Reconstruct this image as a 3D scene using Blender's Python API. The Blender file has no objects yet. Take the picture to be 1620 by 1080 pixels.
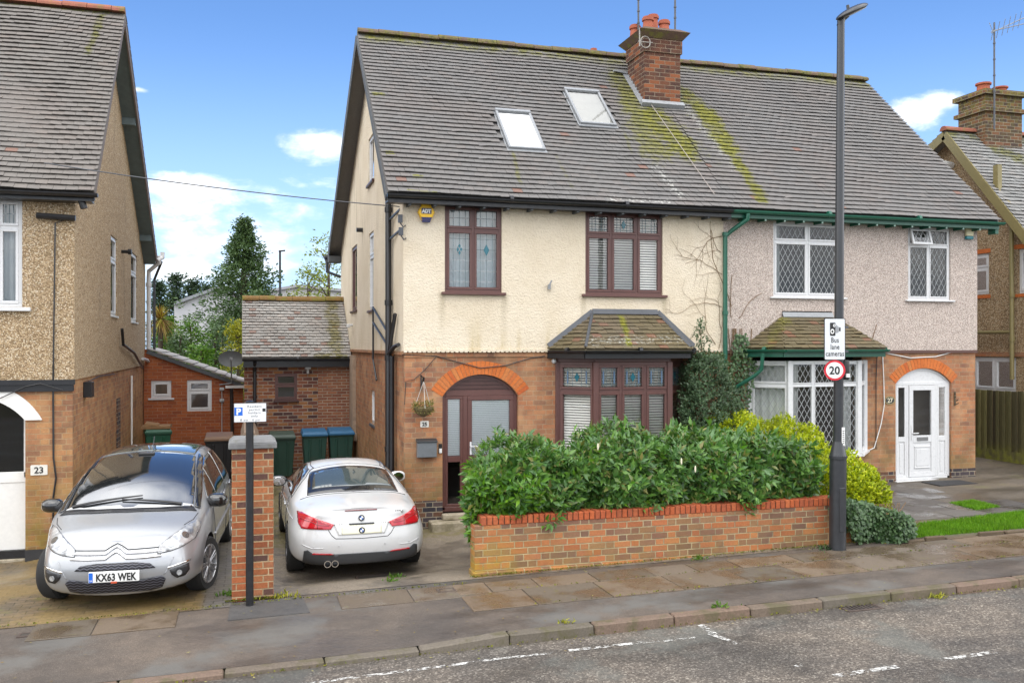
import bpy, bmesh, math, random
import numpy as np
from mathutils import Vector, Matrix
from mathutils.bvhtree import BVHTree
from mathutils.geometry import delaunay_2d_cdt

random.seed(7); np.random.seed(7)
SC = bpy.context.scene
COL = SC.collection
# ------------------------------------------------------------------ camera, sky, sun, exposure
CAM_H = 2.9; FPX = 1440.0; CX0 = 810.0; CY0 = 545.0
YAW = math.atan(425 / 1440); SA, CA = math.sin(YAW), math.cos(YAW)
cam = bpy.data.cameras.new('camera'); camo = bpy.data.objects.new('camera', cam); COL.objects.link(camo)
camo.location = (0, 0, CAM_H); camo.rotation_euler = (math.pi / 2, 0, -YAW)
cam.sensor_width = 36; cam.lens = 36 * FPX / 1620; cam.shift_y = 5 / 1620
cam.clip_start = 0.1; cam.clip_end = 3000
SC.camera = camo

SUN_EL = math.radians(52); SUN_AZ = math.radians(200)      # azimuth clockwise from +Y: behind the camera, to the left
SKY_STRENGTH = 0.12
EXPOSURE = 0.75
W = bpy.data.worlds.new('World'); SC.world = W; W.use_nodes = True
SC.view_settings.view_transform = 'Standard'; SC.view_settings.look = 'None'
SC.view_settings.gamma = 1.0; SC.view_settings.exposure = EXPOSURE
sl = bpy.data.lights.new('sun', 'SUN'); slo = bpy.data.objects.new('sun', sl); COL.objects.link(slo)
sl.energy = 0.6; sl.angle = math.radians(40); sl.color = (1.0, 0.95, 0.88)
sdir = Vector((math.sin(SUN_AZ) * math.cos(SUN_EL), math.cos(SUN_AZ) * math.cos(SUN_EL), math.sin(SUN_EL)))
slo.rotation_euler = sdir.to_track_quat('Z', 'Y').to_euler(); slo.location = (-20, -20, 30)


class NT:
    """small helper to write node graphs"""
    def __init__(s, tree): s.t = tree; s.n = tree.nodes; s.l = tree.links
    def new(s, typ, **kw):
        n = s.n.new(typ)
        for k, v in kw.items(): setattr(n, k, v)
        return n
    def put(s, sock, v):
        if v is None: return
        if isinstance(v, bpy.types.NodeSocket): s.l.new(v, sock)
        else:
            if hasattr(sock, 'default_value'):
                if sock.type == 'RGBA' and hasattr(v, '__len__') and len(v) == 3: v = (*v, 1)
                sock.default_value = v
    def m(s, op, a, b=None, c=None, clamp=False):
        n = s.new('ShaderNodeMath', operation=op, use_clamp=clamp)
        s.put(n.inputs[0], a); s.put(n.inputs[1], b); s.put(n.inputs[2], c); return n.outputs[0]
    def vm(s, op, a, b=None, out=0):
        n = s.new('ShaderNodeVectorMath', operation=op); s.put(n.inputs[0], a); s.put(n.inputs[1], b)
        return n.outputs['Value'] if op in ('DOT_PRODUCT', 'LENGTH', 'DISTANCE') else n.outputs[0]
    def sep(s, v): n = s.new('ShaderNodeSeparateXYZ'); s.put(n.inputs[0], v); return n.outputs
    def comb(s, x, y, z=0.0):
        n = s.new('ShaderNodeCombineXYZ'); s.put(n.inputs[0], x); s.put(n.inputs[1], y); s.put(n.inputs[2], z); return n.outputs[0]
    def noise(s, vec, scale, detail=4, rough=0.55, out='Fac', dist=0.0):
        n = s.new('ShaderNodeTexNoise'); s.put(n.inputs['Vector'], vec); n.inputs['Scale'].default_value = scale
        n.inputs['Detail'].default_value = detail; n.inputs['Roughness'].default_value = rough; n.inputs['Distortion'].default_value = dist
        return n.outputs[out]
    def vor(s, vec, scale, out='Distance', feature='F1', rnd=1.0):
        n = s.new('ShaderNodeTexVoronoi', feature=feature); s.put(n.inputs['Vector'], vec); n.inputs['Scale'].default_value = scale
        n.inputs['Randomness'].default_value = rnd; return n.outputs[out]
    def white(s, vec): n = s.new('ShaderNodeTexWhiteNoise', noise_dimensions='3D'); s.put(n.inputs['Vector'], vec); return n.outputs['Value']
    def ramp(s, f, stops, interp='LINEAR'):
        n = s.new('ShaderNodeValToRGB'); cr = n.color_ramp; cr.interpolation = interp
        while len(cr.elements) < len(stops): cr.elements.new(0.5)
        for e, (p, c) in zip(cr.elements, stops):
            e.position = p; e.color = (*c, 1) if hasattr(c, '__len__') else (c, c, c, 1)
        s.put(n.inputs[0], f); return n.outputs[0]
    def mr(s, v, a, b, c=0.0, d=1.0, smooth=True):
        n = s.new('ShaderNodeMapRange', interpolation_type='SMOOTHSTEP' if smooth else 'LINEAR'); s.put(n.inputs[0], v)
        for i, q in enumerate((a, b, c, d)): s.put(n.inputs[i + 1], q)
        return n.outputs[0]
    def mix(s, f, a, b, blend='MIX'):
        n = s.new('ShaderNodeMix', data_type='RGBA', blend_type=blend)
        s.put(n.inputs[0], f); s.put(n.inputs[6], a); s.put(n.inputs[7], b); return n.outputs[2]
    def pos(s): return s.new('ShaderNodeNewGeometry').outputs['Position']
    def obj(s): return s.new('ShaderNodeTexCoord').outputs['Object']
    def island(s): return s.new('ShaderNodeNewGeometry').outputs['Random Per Island']
    def bump(s, h, strength=0.3, dist=0.01):
        n = s.new('ShaderNodeBump'); n.inputs['Strength'].default_value = strength; n.inputs['Distance'].default_value = dist
        s.put(n.inputs['Height'], h); return n.outputs[0]
    def seg(s, x, y, a, b):
        """distance from (x,y) to the segment a-b"""
        dx, dy = b[0] - a[0], b[1] - a[1]; L2 = dx * dx + dy * dy
        px = s.m('SUBTRACT', x, a[0]); py = s.m('SUBTRACT', y, a[1])
        t = s.m('DIVIDE', s.m('ADD', s.m('MULTIPLY', px, dx), s.m('MULTIPLY', py, dy)), L2, clamp=True)
        qx = s.m('SUBTRACT', px, s.m('MULTIPLY', t, dx)); qy = s.m('SUBTRACT', py, s.m('MULTIPLY', t, dy))
        return s.m('SQRT', s.m('ADD', s.m('MULTIPLY', qx, qx), s.m('MULTIPLY', qy, qy)))


def pix_dir(px, py):
    u = (px - CX0) / FPX
    return Vector((SA + u * CA, CA - u * SA, (CY0 - py) / FPX))


# ------------------------------------------------------------------ the sky: Nishita plus white clouds
def build_world():
    nt = NT(W.node_tree); W.node_tree.nodes.clear()
    out = nt.new('ShaderNodeOutputWorld'); bg = nt.new('ShaderNodeBackground')
    sky = nt.new('ShaderNodeTexSky', sky_type='NISHITA'); sky.sun_disc = False
    sky.sun_elevation = SUN_EL; sky.sun_rotation = SUN_AZ; sky.altitude = 0; sky.air_density = 1.0; sky.dust_density = 0.6; sky.ozone_density = 2.2
    d = nt.new('ShaderNodeTexCoord').outputs['Generated']
    x, y, z = nt.sep(d)
    az = nt.m('ARCTAN2', x, y)
    el = nt.m('ARCSINE', z)
    sv = nt.comb(nt.m('MULTIPLY', x, 1.0), nt.m('MULTIPLY', y, 1.0), nt.m('MULTIPLY', z, 2.2))
    n1 = nt.noise(sv, 8, 9, 0.6, dist=.4); n2 = nt.noise(sv, 26, 7, 0.62, dist=.3)
    fluff = nt.m('ADD', nt.m('MULTIPLY', nt.m('SUBTRACT', n1, 0.5), 2.6), nt.m('MULTIPLY', nt.m('SUBTRACT', n2, 0.5), 1.5))
    tot = None
    for px, py, sx, sy, a in ((505, 228, 78, 30, 1.0), (470, 236, 40, 14, .7), (292, 296, 82, 24, 1.0), (290, 345, 150, 42, .42), (285, 428, 66, 24, 1.15), (250, 330, 60, 18, .5),
                           (1440, 180, 55, 26, .95), (1485, 160, 40, 18, .8), (180, 90, 12, 5, 0.6), (218, 142, 18, 5, .7), (400, 410, 260, 100, .5), (300, 350, 200, 60, .5)):
        v = pix_dir(px, py).normalized(); a0 = math.atan2(v.x, v.y); e0 = math.asin(v.z)
        da = nt.m('DIVIDE', nt.m('SUBTRACT', az, a0), sx / FPX); de = nt.m('DIVIDE', nt.m('SUBTRACT', el, e0), sy / FPX)
        r2 = nt.m('ADD', nt.m('MULTIPLY', da, da), nt.m('MULTIPLY', de, de))
        b = nt.m('MULTIPLY', nt.m('SUBTRACT', 1.15, nt.m('POWER', r2, .8)), a)
        tot = b if tot is None else nt.m('SMOOTH_MAX', tot, b, 0.25)
    near = nt.mr(nt.m('ADD', tot, nt.m('MULTIPLY', fluff, 1.0)), 0.05, 1.25)
    near = nt.m('MULTIPLY', near, nt.mr(tot, -1.6, -0.2))
    # unseen bright broken cloud overhead, beside and behind, added as neutral fill light
    fwd = nt.vm('DOT_PRODUCT', d, (SA, CA, 0.0))
    far = nt.m('MULTIPLY', nt.mr(fwd, 0.60, 0.30), nt.mr(nt.noise(sv, 2.3, 8, 0.6), 0.30, 0.52))
    far = nt.m('MULTIPLY', far, nt.mr(z, -0.02, 0.12))
    cl = nt.m('MAXIMUM', near, nt.m('MULTIPLY', far, 0.92), clamp=True)
    haze = nt.mr(z, 0.34, 0.0, 0.0, 0.62)
    base = nt.mix(haze, sky.outputs[0], (6.6, 6.7, 7.3))
    tint = nt.mix(1.0, base, SKY_TINT, 'MULTIPLY')
    cbright = nt.mix(nt.mr(n2, 0.3, 0.7), (6.6, 7.0, 7.6), (8.8, 8.9, 9.0))
    cfar = nt.mix(nt.mr(n1, 0.35, 0.65), (10.0, 10.3, 10.8), (14.5, 14.3, 13.9))
    cfar = nt.mix(nt.mr(fwd, -0.75, -0.25, 0, 1), cfar, nt.mix(nt.mr(n1, 0.35, 0.65), (17.0, 17.2, 17.4), (22.0, 21.6, 21.0)))
    col = nt.mix(cl, tint, nt.mix(nt.mr(fwd, 0.6, 0.3), cbright, cfar))
    nt.put(bg.inputs[0], col); bg.inputs[1].default_value = SKY_STRENGTH
    nt.l.new(bg.outputs[0], out.inputs[0])


SKY_TINT = (0.60, 0.785, 1.03)
build_world()

# ------------------------------------------------------------------ geometry helpers


def onY(px, py, y): v = pix_dir(px, py); t = y / v.y; return Vector((v.x * t, y, CAM_H + v.z * t))
def onX(px, py, x): v = pix_dir(px, py); t = x / v.x; return Vector((x, v.y * t, CAM_H + v.z * t))
def onD(px, py, dep): v = pix_dir(px, py); return Vector((v.x * dep, v.y * dep, CAM_H + v.z * dep))
def ss(t): t = min(1.0, max(0.0, t)); return t * t * (3 - 2 * t)


def gz(x, y):
    """height of the pavement and front gardens"""
    xc = min(max(x, -30), 40)
    z = (0.018 if xc < 2.77 else 0.0155) * (xc - 2.77)
    if y < 10.9:
        z -= 0.055 * ss((2.5 - x) / 1.0) * ss((10.3 - y) / 1.4)
    else:
        z += 0.011 * (min(y, 27) - 10.9) * ss((x - 4.5) / 3.5)
        z -= 0.20 * ss((y - 10.95) / 1.5) * ss((5.4 - x) / 2.4) * ss((x + .05) / .42) * (1 - .35 * ss((y - 17) / 5))
        z -= 0.24 * ss((-1.7 - x) / 1.6) * ss((y - 11.6) / 3.2)
    return z


def road_z(x, y): return (0.018 if x < 2.77 else 0.0155) * (min(max(x, -30), 40) - 2.77) - 0.105 + 0.012 * min(max(8.75 - y, 0), 3)


def onG(px, py, dz=0.0):
    v = pix_dir(px, py); z = 0.0
    for _ in range(12):
        t = (z - CAM_H) / v.z; x, y = v.x * t, v.y * t
        z = (road_z(x, y) if y < 8.75 else gz(x, y)) + dz
    return Vector((x, y, z))


ROOTLOC = {}
def wloc(o):
    v = Vector((0, 0, 0))
    while o is not None: v += o.location; o = o.parent
    return v


class MB:
    def __init__(s, T=None): s.v = []; s.f = []; s.mi = []; s.T = T
    def p(s, x, y, z):
        q = (x, y, z) if s.T is None else s.T(x, y, z)
        s.v.append((q[0], q[1], q[2])); return len(s.v) - 1
    def face(s, idx, mi=0): s.f.append(tuple(idx)); s.mi.append(mi)
    def hexa(s, pts, mi=0):
        i = [s.p(*q) for q in pts]
        for a in ((0, 3, 2, 1), (4, 5, 6, 7), (0, 1, 5, 4), (1, 2, 6, 5), (2, 3, 7, 6), (3, 0, 4, 7)): s.face([i[k] for k in a], mi)
    def box(s, x0, x1, y0, y1, z0, z1, mi=0):
        s.hexa([(x0, y0, z0), (x1, y0, z0), (x1, y1, z0), (x0, y1, z0), (x0, y0, z1), (x1, y0, z1), (x1, y1, z1), (x0, y1, z1)], mi)
    def quad(s, a, b, c, d, mi=0): s.face([s.p(*a), s.p(*b), s.p(*c), s.p(*d)], mi)
    def bar(s, a, b, w, h, up=(0, 0, 1), mi=0):
        a, b = Vector(a), Vector(b); d = (b - a).normalized(); up = Vector(up)
        if abs(d.dot(up)) > .98: up = Vector((1, 0, 0))
        r = d.cross(up).normalized() * (w / 2); u = r.cross(d).normalized() * (h / 2)
        s.hexa([a - r - u, a + r - u, a + r + u, a - r + u, b - r - u, b + r - u, b + r + u, b - r + u], mi)
    def tube(s, pts, r, n=8, mi=0, cap=True):
        pts = [Vector(q) for q in pts]; rs = r if hasattr(r, '__len__') else [r] * len(pts)
        rings = []; prev = None
        for i, q in enumerate(pts):
            d = (pts[min(i + 1, len(pts) - 1)] - pts[max(i - 1, 0)]).normalized()
            if prev is None:
                ref = Vector((0, 0, 1)) if abs(d.z) < .9 else Vector((1, 0, 0)); x = d.cross(ref).normalized()
            else:
                x = (prev - d * prev.dot(d)).normalized()
            prev = x; y = d.cross(x)
            rings.append([s.p(*(q + (x * math.cos(2 * math.pi * k / n) + y * math.sin(2 * math.pi * k / n)) * rs[i])) for k in range(n)])
        for a, b in zip(rings, rings[1:]):
            for k in range(n): s.face((a[k], a[(k + 1) % n], b[(k + 1) % n], b[k]), mi)
        if cap: s.face(rings[0][::-1], mi); s.face(rings[-1], mi)
    def lathe(s, prof, c=(0, 0, 0), n=16, mi=0, ax=None):
        """prof: list of (radius, height); ax maps (x,y,z) local to world offset"""
        f = ax or (lambda x, y, z: (x, y, z)); rings = []
        for r, h in prof:
            rings.append([s.p(*(Vector(c) + Vector(f(r * math.cos(2 * math.pi * k / n), r * math.sin(2 * math.pi * k / n), h)))) for k in range(n)])
        for a, b in zip(rings, rings[1:]):
            for k in range(n): s.face((a[k], a[(k + 1) % n], b[(k + 1) % n], b[k]), mi)
        s.face(rings[0][::-1], mi); s.face(rings[-1], mi)
    def prism(s, poly, f0, f1, mi=0):
        """poly 2D, f0/f1 map (a,b) to the two end caps"""
        A = [s.p(*f0(*q)) for q in poly]; B = [s.p(*f1(*q)) for q in poly]; n = len(poly)
        s.face(A[::-1], mi); s.face(B, mi)
        for k in range(n): s.face((A[k], A[(k + 1) % n], B[(k + 1) % n], B[k]), mi)
    def text(s, txt, size, f, mi=0, align='CENTER', bold=0.0, sx=1.0, spacing=1.0, depth=0.0):
        """f maps (a, b, n) to 3D; text centred on the origin, baseline b=0"""
        cu = bpy.data.curves.new('t', 'FONT'); cu.body = txt; cu.size = size; cu.align_x = align; cu.offset = bold; cu.space_character = spacing
        cu.fill_mode = 'FRONT'; cu.resolution_u = 3
        o = bpy.data.objects.new('t', cu); COL.objects.link(o)
        dg = bpy.context.evaluated_depsgraph_get(); me = o.evaluated_get(dg).to_mesh()
        base = len(s.v)
        for v in me.vertices: s.p(*f(v.co.x * sx, v.co.y, 0.0))
        for p in me.polygons: s.face([base + i for i in p.vertices], mi)
        o.evaluated_get(dg).to_mesh_clear(); bpy.data.objects.remove(o); bpy.data.curves.remove(cu)
    def build(s, name, mats, parent=None, smooth=False, bevel=0.0, local=False, recalc=True, kind=None, angle=None):
        me = bpy.data.meshes.new(name)
        off = Vector((0, 0, 0)) if (parent is None or local) else wloc(parent)
        me.from_pydata([(a - off.x, b - off.y, c - off.z) for a, b, c in s.v], [], s.f)
        if not isinstance(mats, (list, tuple)): mats = [mats]
        for mt in mats: me.materials.append(mt)
        me.polygons.foreach_set('material_index', s.mi)
        if recalc or bevel:
            bm = bmesh.new(); bm.from_mesh(me)
            if recalc: bmesh.ops.recalc_face_normals(bm, faces=bm.faces)
            if bevel:
                es = [e for e in bm.edges if len(e.link_faces) == 2 and e.calc_face_angle(0) > .5]
                bmesh.ops.bevel(bm, geom=es, offset=bevel, segments=1, affect='EDGES', clamp_overlap=True)
            bm.to_mesh(me); bm.free()
        if smooth:
            me.polygons.foreach_set('use_smooth', [True] * len(me.polygons))
            if angle: me.set_sharp_from_angle(angle=angle)
        me.update()
        o = bpy.data.objects.new(name, me); COL.objects.link(o)
        if parent is not None: o.parent = parent
        if kind: o['kind'] = kind
        return o


def npmesh(name, V, F, mat, parent=None, kind=None, local=False, smooth=False):
    """V (n,3), F (m,k) numpy"""
    me = bpy.data.meshes.new(name)
    off = np.zeros(3) if (parent is None or local) else np.array(wloc(parent))
    V = np.asarray(V, dtype=np.float32) - off.astype(np.float32)
    me.vertices.add(len(V)); me.vertices.foreach_set('co', V.ravel())
    k = F.shape[1]; me.loops.add(F.size); me.loops.foreach_set('vertex_index', F.ravel().astype(np.int32))
    me.polygons.add(len(F)); me.polygons.foreach_set('loop_start', np.arange(0, F.size, k, dtype=np.int32))
    me.materials.append(mat); me.update(calc_edges=True); me.validate()
    if smooth: me.polygons.foreach_set('use_smooth', [True] * len(me.polygons))
    o = bpy.data.objects.new(name, me); COL.objects.link(o)
    if parent is not None: o.parent = parent
    if kind: o['kind'] = kind
    return o


def thing(name, label, cat, loc=(0, 0, 0), group=None, rotz=0.0):
    o = bpy.data.objects.new(name, None); COL.objects.link(o); o.empty_display_size = .2
    o.location = loc; o.rotation_euler = (0, 0, rotz); o['label'] = label; o['category'] = cat
    if group: o['group'] = group
    return o


def tag(o, label, cat, group=None):
    o['label'] = label; o['category'] = cat
    if group: o['group'] = group
    return o


def copy_tree(o, parent=None):
    c = o.copy(); COL.objects.link(c)
    if parent is not None: c.parent = parent
    for ch in list(o.children): copy_tree(ch, c)
    return c


def boolean_cut(o, cutters):
    """cut the meshes of the MB list out of o (exact boolean), keeps o's name"""
    tmp = []
    for cm in cutters:
        co = cm.build('cutter', o.data.materials[0] if o.data.materials else None, parent=None)
        co.location = -wloc(o); tmp.append(co)
        md = o.modifiers.new('b', 'BOOLEAN'); md.operation = 'DIFFERENCE'; md.solver = 'EXACT'; md.object = co
    save = o.parent; loc = o.location.copy(); o.parent = None
    dg = bpy.context.evaluated_depsgraph_get(); dg.update()
    me = bpy.data.meshes.new_from_object(o.evaluated_get(dg)); o.modifiers.clear(); old = o.data; nm = old.name; o.data = me; bpy.data.meshes.remove(old); me.name = nm
    o.parent = save; o.location = loc
    for t in tmp:
        d = t.data; bpy.data.objects.remove(t); bpy.data.meshes.remove(d)
    return o


def arc_pts(xl, xr, zs, za, n=16):
    """points of the circular arc from (xl,zs) over the apex height za to (xr,zs)"""
    h = za - zs; w = (xr - xl) / 2; R = (w * w + h * h) / (2 * h); cx = (xl + xr) / 2; cz = za - R
    a0 = math.atan2(zs - cz, xl - cx); a1 = math.atan2(zs - cz, xr - cx)
    return [(cx + R * math.cos(a0 + (a1 - a0) * k / n), cz + R * math.sin(a0 + (a1 - a0) * k / n)) for k in range(n + 1)]
# ------------------------------------------------------------------ materials
def newmat(name):
    m = bpy.data.materials.new(name); m.use_nodes = True; m.node_tree.nodes.clear()
    nt = NT(m.node_tree); out = nt.new('ShaderNodeOutputMaterial'); b = nt.new('ShaderNodeBsdfPrincipled')
    nt.l.new(b.outputs[0], out.inputs[0]); nt.b = b; nt.out = out; nt.m_ = m
    return m, nt


def setp(nt, col=None, rough=None, metal=None, normal=None, spec=None, coat=None, coat_rough=None):
    b = nt.b
    nt.put(b.inputs['Base Color'], col); nt.put(b.inputs['Roughness'], rough); nt.put(b.inputs['Metallic'], metal)
    if normal is not None: nt.l.new(normal, b.inputs['Normal'])
    nt.put(b.inputs['Specular IOR Level'], spec); nt.put(b.inputs['Coat Weight'], coat); nt.put(b.inputs['Coat Roughness'], coat_rough)


def simple(name, col, rough=.5, metal=0.0, var=0.12, scale=18, bump=0.0, coat=0.0, spec=.5, dirt=None):
    m, nt = newmat(name); p = nt.obj()
    n = nt.noise(p, scale, 5, .6); n2 = nt.noise(p, scale * .17, 3, .6)
    f = nt.m('ADD', nt.m('MULTIPLY', n, .6), nt.m('MULTIPLY', n2, .4))
    c = nt.ramp(f, [(.25, tuple(x * (1 - var) for x in col)), (.75, tuple(min(1, x * (1 + var)) for x in col))])
    if dirt: c = nt.mix(nt.mr(nt.noise(p, dirt[1], 6, .65), dirt[2], dirt[2] + .18, 0, dirt[3]), c, dirt[0])
    setp(nt, c, nt.mr(n, .2, .8, max(.02, rough - .07), min(1, rough + .07)), metal, nt.bump(n, bump, .004) if bump else None, spec, coat, .03)
    return m


def brick_mat(name, palette, mortar=(.36, .31, .25), h=.084, sl=.235, hl=.12, stain=None, offset=0.0, dark=0.5, bumps=.5, flem=True, joint=.011, moss=None, soft=0.0, wash=None):
    """world-space bricks on axis-aligned walls: Flemish bond, every brick its own colour"""
    m, nt = newmat(name)
    g = nt.new('ShaderNodeNewGeometry'); x, y, z = nt.sep(g.outputs['Position']); nx, ny, nz = nt.sep(g.outputs['True Normal'])
    side = nt.m('GREATER_THAN', nt.m('ABSOLUTE', nx), nt.m('ABSOLUTE', ny))
    u = nt.m('ADD', nt.m('MULTIPLY', side, y), nt.m('MULTIPLY', nt.m('SUBTRACT', 1.0, side), x))
    wob = nt.noise(g.outputs['Position'], 9, 2); z2 = nt.m('ADD', nt.m('ADD', z, nt.m('MULTIPLY', nt.m('SUBTRACT', wob, .5), .008)), offset)
    u2 = nt.m('ADD', u, nt.m('MULTIPLY', nt.m('SUBTRACT', nt.noise(g.outputs['Position'], 7, 2), .5), .01))
    row = nt.m('FLOOR', nt.m('DIVIDE', z2, h)); fz = nt.m('SUBTRACT', z2, nt.m('MULTIPLY', row, h))
    par = nt.m('MODULO', nt.m('ADD', row, 1000.0), 2.0)
    P = sl + hl if flem else sl
    u3 = nt.m('ADD', nt.m('ADD', u2, 200.0), nt.m('MULTIPLY', par, P / 2))
    col = nt.m('FLOOR', nt.m('DIVIDE', u3, P)); fu = nt.m('SUBTRACT', u3, nt.m('MULTIPLY', col, P))
    if flem:
        hd = nt.m('GREATER_THAN', fu, sl); fl = nt.m('SUBTRACT', fu, nt.m('MULTIPLY', hd, sl))
        wid = nt.m('ADD', sl, nt.m('MULTIPLY', hd, hl - sl))
    else:
        hd = 0.0; fl = fu; wid = sl
    ident = nt.comb(nt.m('ADD', nt.m('MULTIPLY', col, 2.0), hd), row, side)
    rnd = nt.white(ident); rnd2 = nt.white(nt.vm('ADD', ident, (31.7, 11.3, 5.1)))
    e = nt.m('MINIMUM', nt.m('MINIMUM', fz, nt.m('SUBTRACT', h, fz)), nt.m('MINIMUM', fl, nt.m('SUBTRACT', wid, fl)))
    en = nt.m('ADD', e, nt.m('MULTIPLY', nt.m('SUBTRACT', nt.noise(g.outputs['Position'], 60, 2), .5), .006))
    isb = nt.mr(en, joint * .35, joint * .75)
    c = nt.ramp(rnd, [(i / len(palette), q) for i, q in enumerate(palette)], 'CONSTANT')
    fine = nt.noise(g.outputs['Position'], 45, 5, .65); mid = nt.noise(g.outputs['Position'], 6, 4, .6)
    c = nt.mix(nt.mr(rnd2, 0, 1, 0, .35), c, nt.mix(.5, c, (0.02, 0.012, 0.01)))
    c = nt.mix(.8, c, nt.ramp(fine, [(.3, .55), (.7, 1.0)]), 'MULTIPLY')
    if soft: c = nt.mix(soft, c, palette[len(palette) // 2])
    mort = nt.mix(nt.mr(mid, .3, .7), mortar, tuple(q * .55 for q in mortar))
    cc = nt.mix(isb, mort, c)
    if wash: cc = nt.mix(nt.mr(nt.noise(g.outputs['Position'], 2.3, 5, .6), .35, .75, 0, wash[1]), cc, wash[0])
    cc = nt.mix(nt.mr(nt.noise(g.outputs['Position'], 1.1, 6, .65), .5, .78, 0, dark), cc, (.035, .026, .02))
    if stain: # (colour, z low, z high, amount): staining that climbs from the ground
        k = nt.m('MULTIPLY', nt.mr(z, stain[2], stain[1]), nt.mr(nt.noise(g.outputs['Position'], 3.2, 5, .65), .32, .62))
        if len(stain) > 4: k = nt.m('MULTIPLY', k, nt.mr(x, stain[5], stain[4], .25, 1))
        cc = nt.mix(nt.m('MULTIPLY', k, stain[3]), cc, stain[0])
    if moss:
        k = nt.m('MULTIPLY', nt.mr(nt.m('ADD', z, nt.m('MULTIPLY', mid, .25)), moss[2], moss[1]), nt.mr(nt.noise(g.outputs['Position'], 9, 5, .7), .4, .6))
        cc = nt.mix(nt.m('MULTIPLY', k, .85), cc, moss[0])
    hgt = nt.m('ADD', nt.m('MULTIPLY', isb, 1.0), nt.m('MULTIPLY', fine, .45))
    setp(nt, cc, .85, 0, nt.bump(hgt, bumps, .006), .3)
    return m


def dash_mat(name, cols, scale=70, bumps=.8, grime=(.06, .05, .04), g_amt=.35):
    """pebbledash: small stones of several colours"""
    m, nt = newmat(name); p = nt.pos()
    cell = nt.vor(p, scale, 'Color'); d = nt.vor(p, scale, 'Distance')
    r = nt.sep(cell)[0]
    c = nt.ramp(r, [(i / len(cols), q) for i, q in enumerate(cols)], 'CONSTANT')
    c = nt.mix(nt.mr(d, .40, .75, 0, .8), c, tuple(q * .5 for q in cols[0]))
    c = nt.mix(.5, c, nt.ramp(nt.noise(p, 8, 5, .6), [(.3, .8), (.7, 1.0)]), 'MULTIPLY')
    st = nt.noise(nt.vm('MULTIPLY', p, (1, 1, .25)), 1.6, 6, .65)
    c = nt.mix(nt.mr(st, .5, .8, 0, g_amt), c, grime)
    setp(nt, c, .9, 0, nt.bump(nt.m('SUBTRACT', 1.0, d), bumps, .012), .25)
    return m


def cream_mat():
    m, nt = newmat('cream_roughcast'); p = nt.pos(); z = nt.sep(p)[2]
    n = nt.noise(p, 34, 6, .66); v = nt.vor(p, 42, 'Distance', 'SMOOTH_F1'); big = nt.noise(p, 1.2, 5, .6)
    c = nt.mix(nt.mr(big, .3, .7), (.62, .525, .39), (.70, .61, .48))
    c = nt.mix(nt.mr(n, .42, .72, 0, .3), c, (.78, .70, .54))
    c = nt.mix(nt.mr(n, .42, .28, 0, .45), c, (.38, .28, .15))
    st = nt.noise(nt.vm('MULTIPLY', p, (3, 3, .35)), 1.5, 5, .6)
    c = nt.mix(nt.m('MULTIPLY', nt.mr(st, .5, .75, 0, .55), nt.mr(z, 3.5, 2.8)), c, (.42, .31, .10))
    c = nt.mix(nt.m('MULTIPLY', nt.mr(st, .52, .72, 0, .5), nt.mr(z, 4.9, 5.3)), c, (.36, .30, .20))
    xs_ = nt.sep(p)[0]
    for x0 in (3.22, 4.30, 5.75, 7.33):
        k = nt.m('MULTIPLY', nt.mr(nt.m('ABSOLUTE', nt.m('SUBTRACT', xs_, x0)), .10, .0), nt.m('MULTIPLY', nt.mr(z, 2.9, 3.75), nt.mr(z, 3.80, 3.74)))
        c = nt.mix(nt.m('MULTIPLY', k, nt.mr(st, .35, .6, .1, .55)), c, (.33, .27, .17))
    h = nt.m('ADD', n, nt.m('MULTIPLY', v, .7))
    setp(nt, c, .92, 0, nt.bump(h, .7, .02), .2)
    return m


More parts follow.
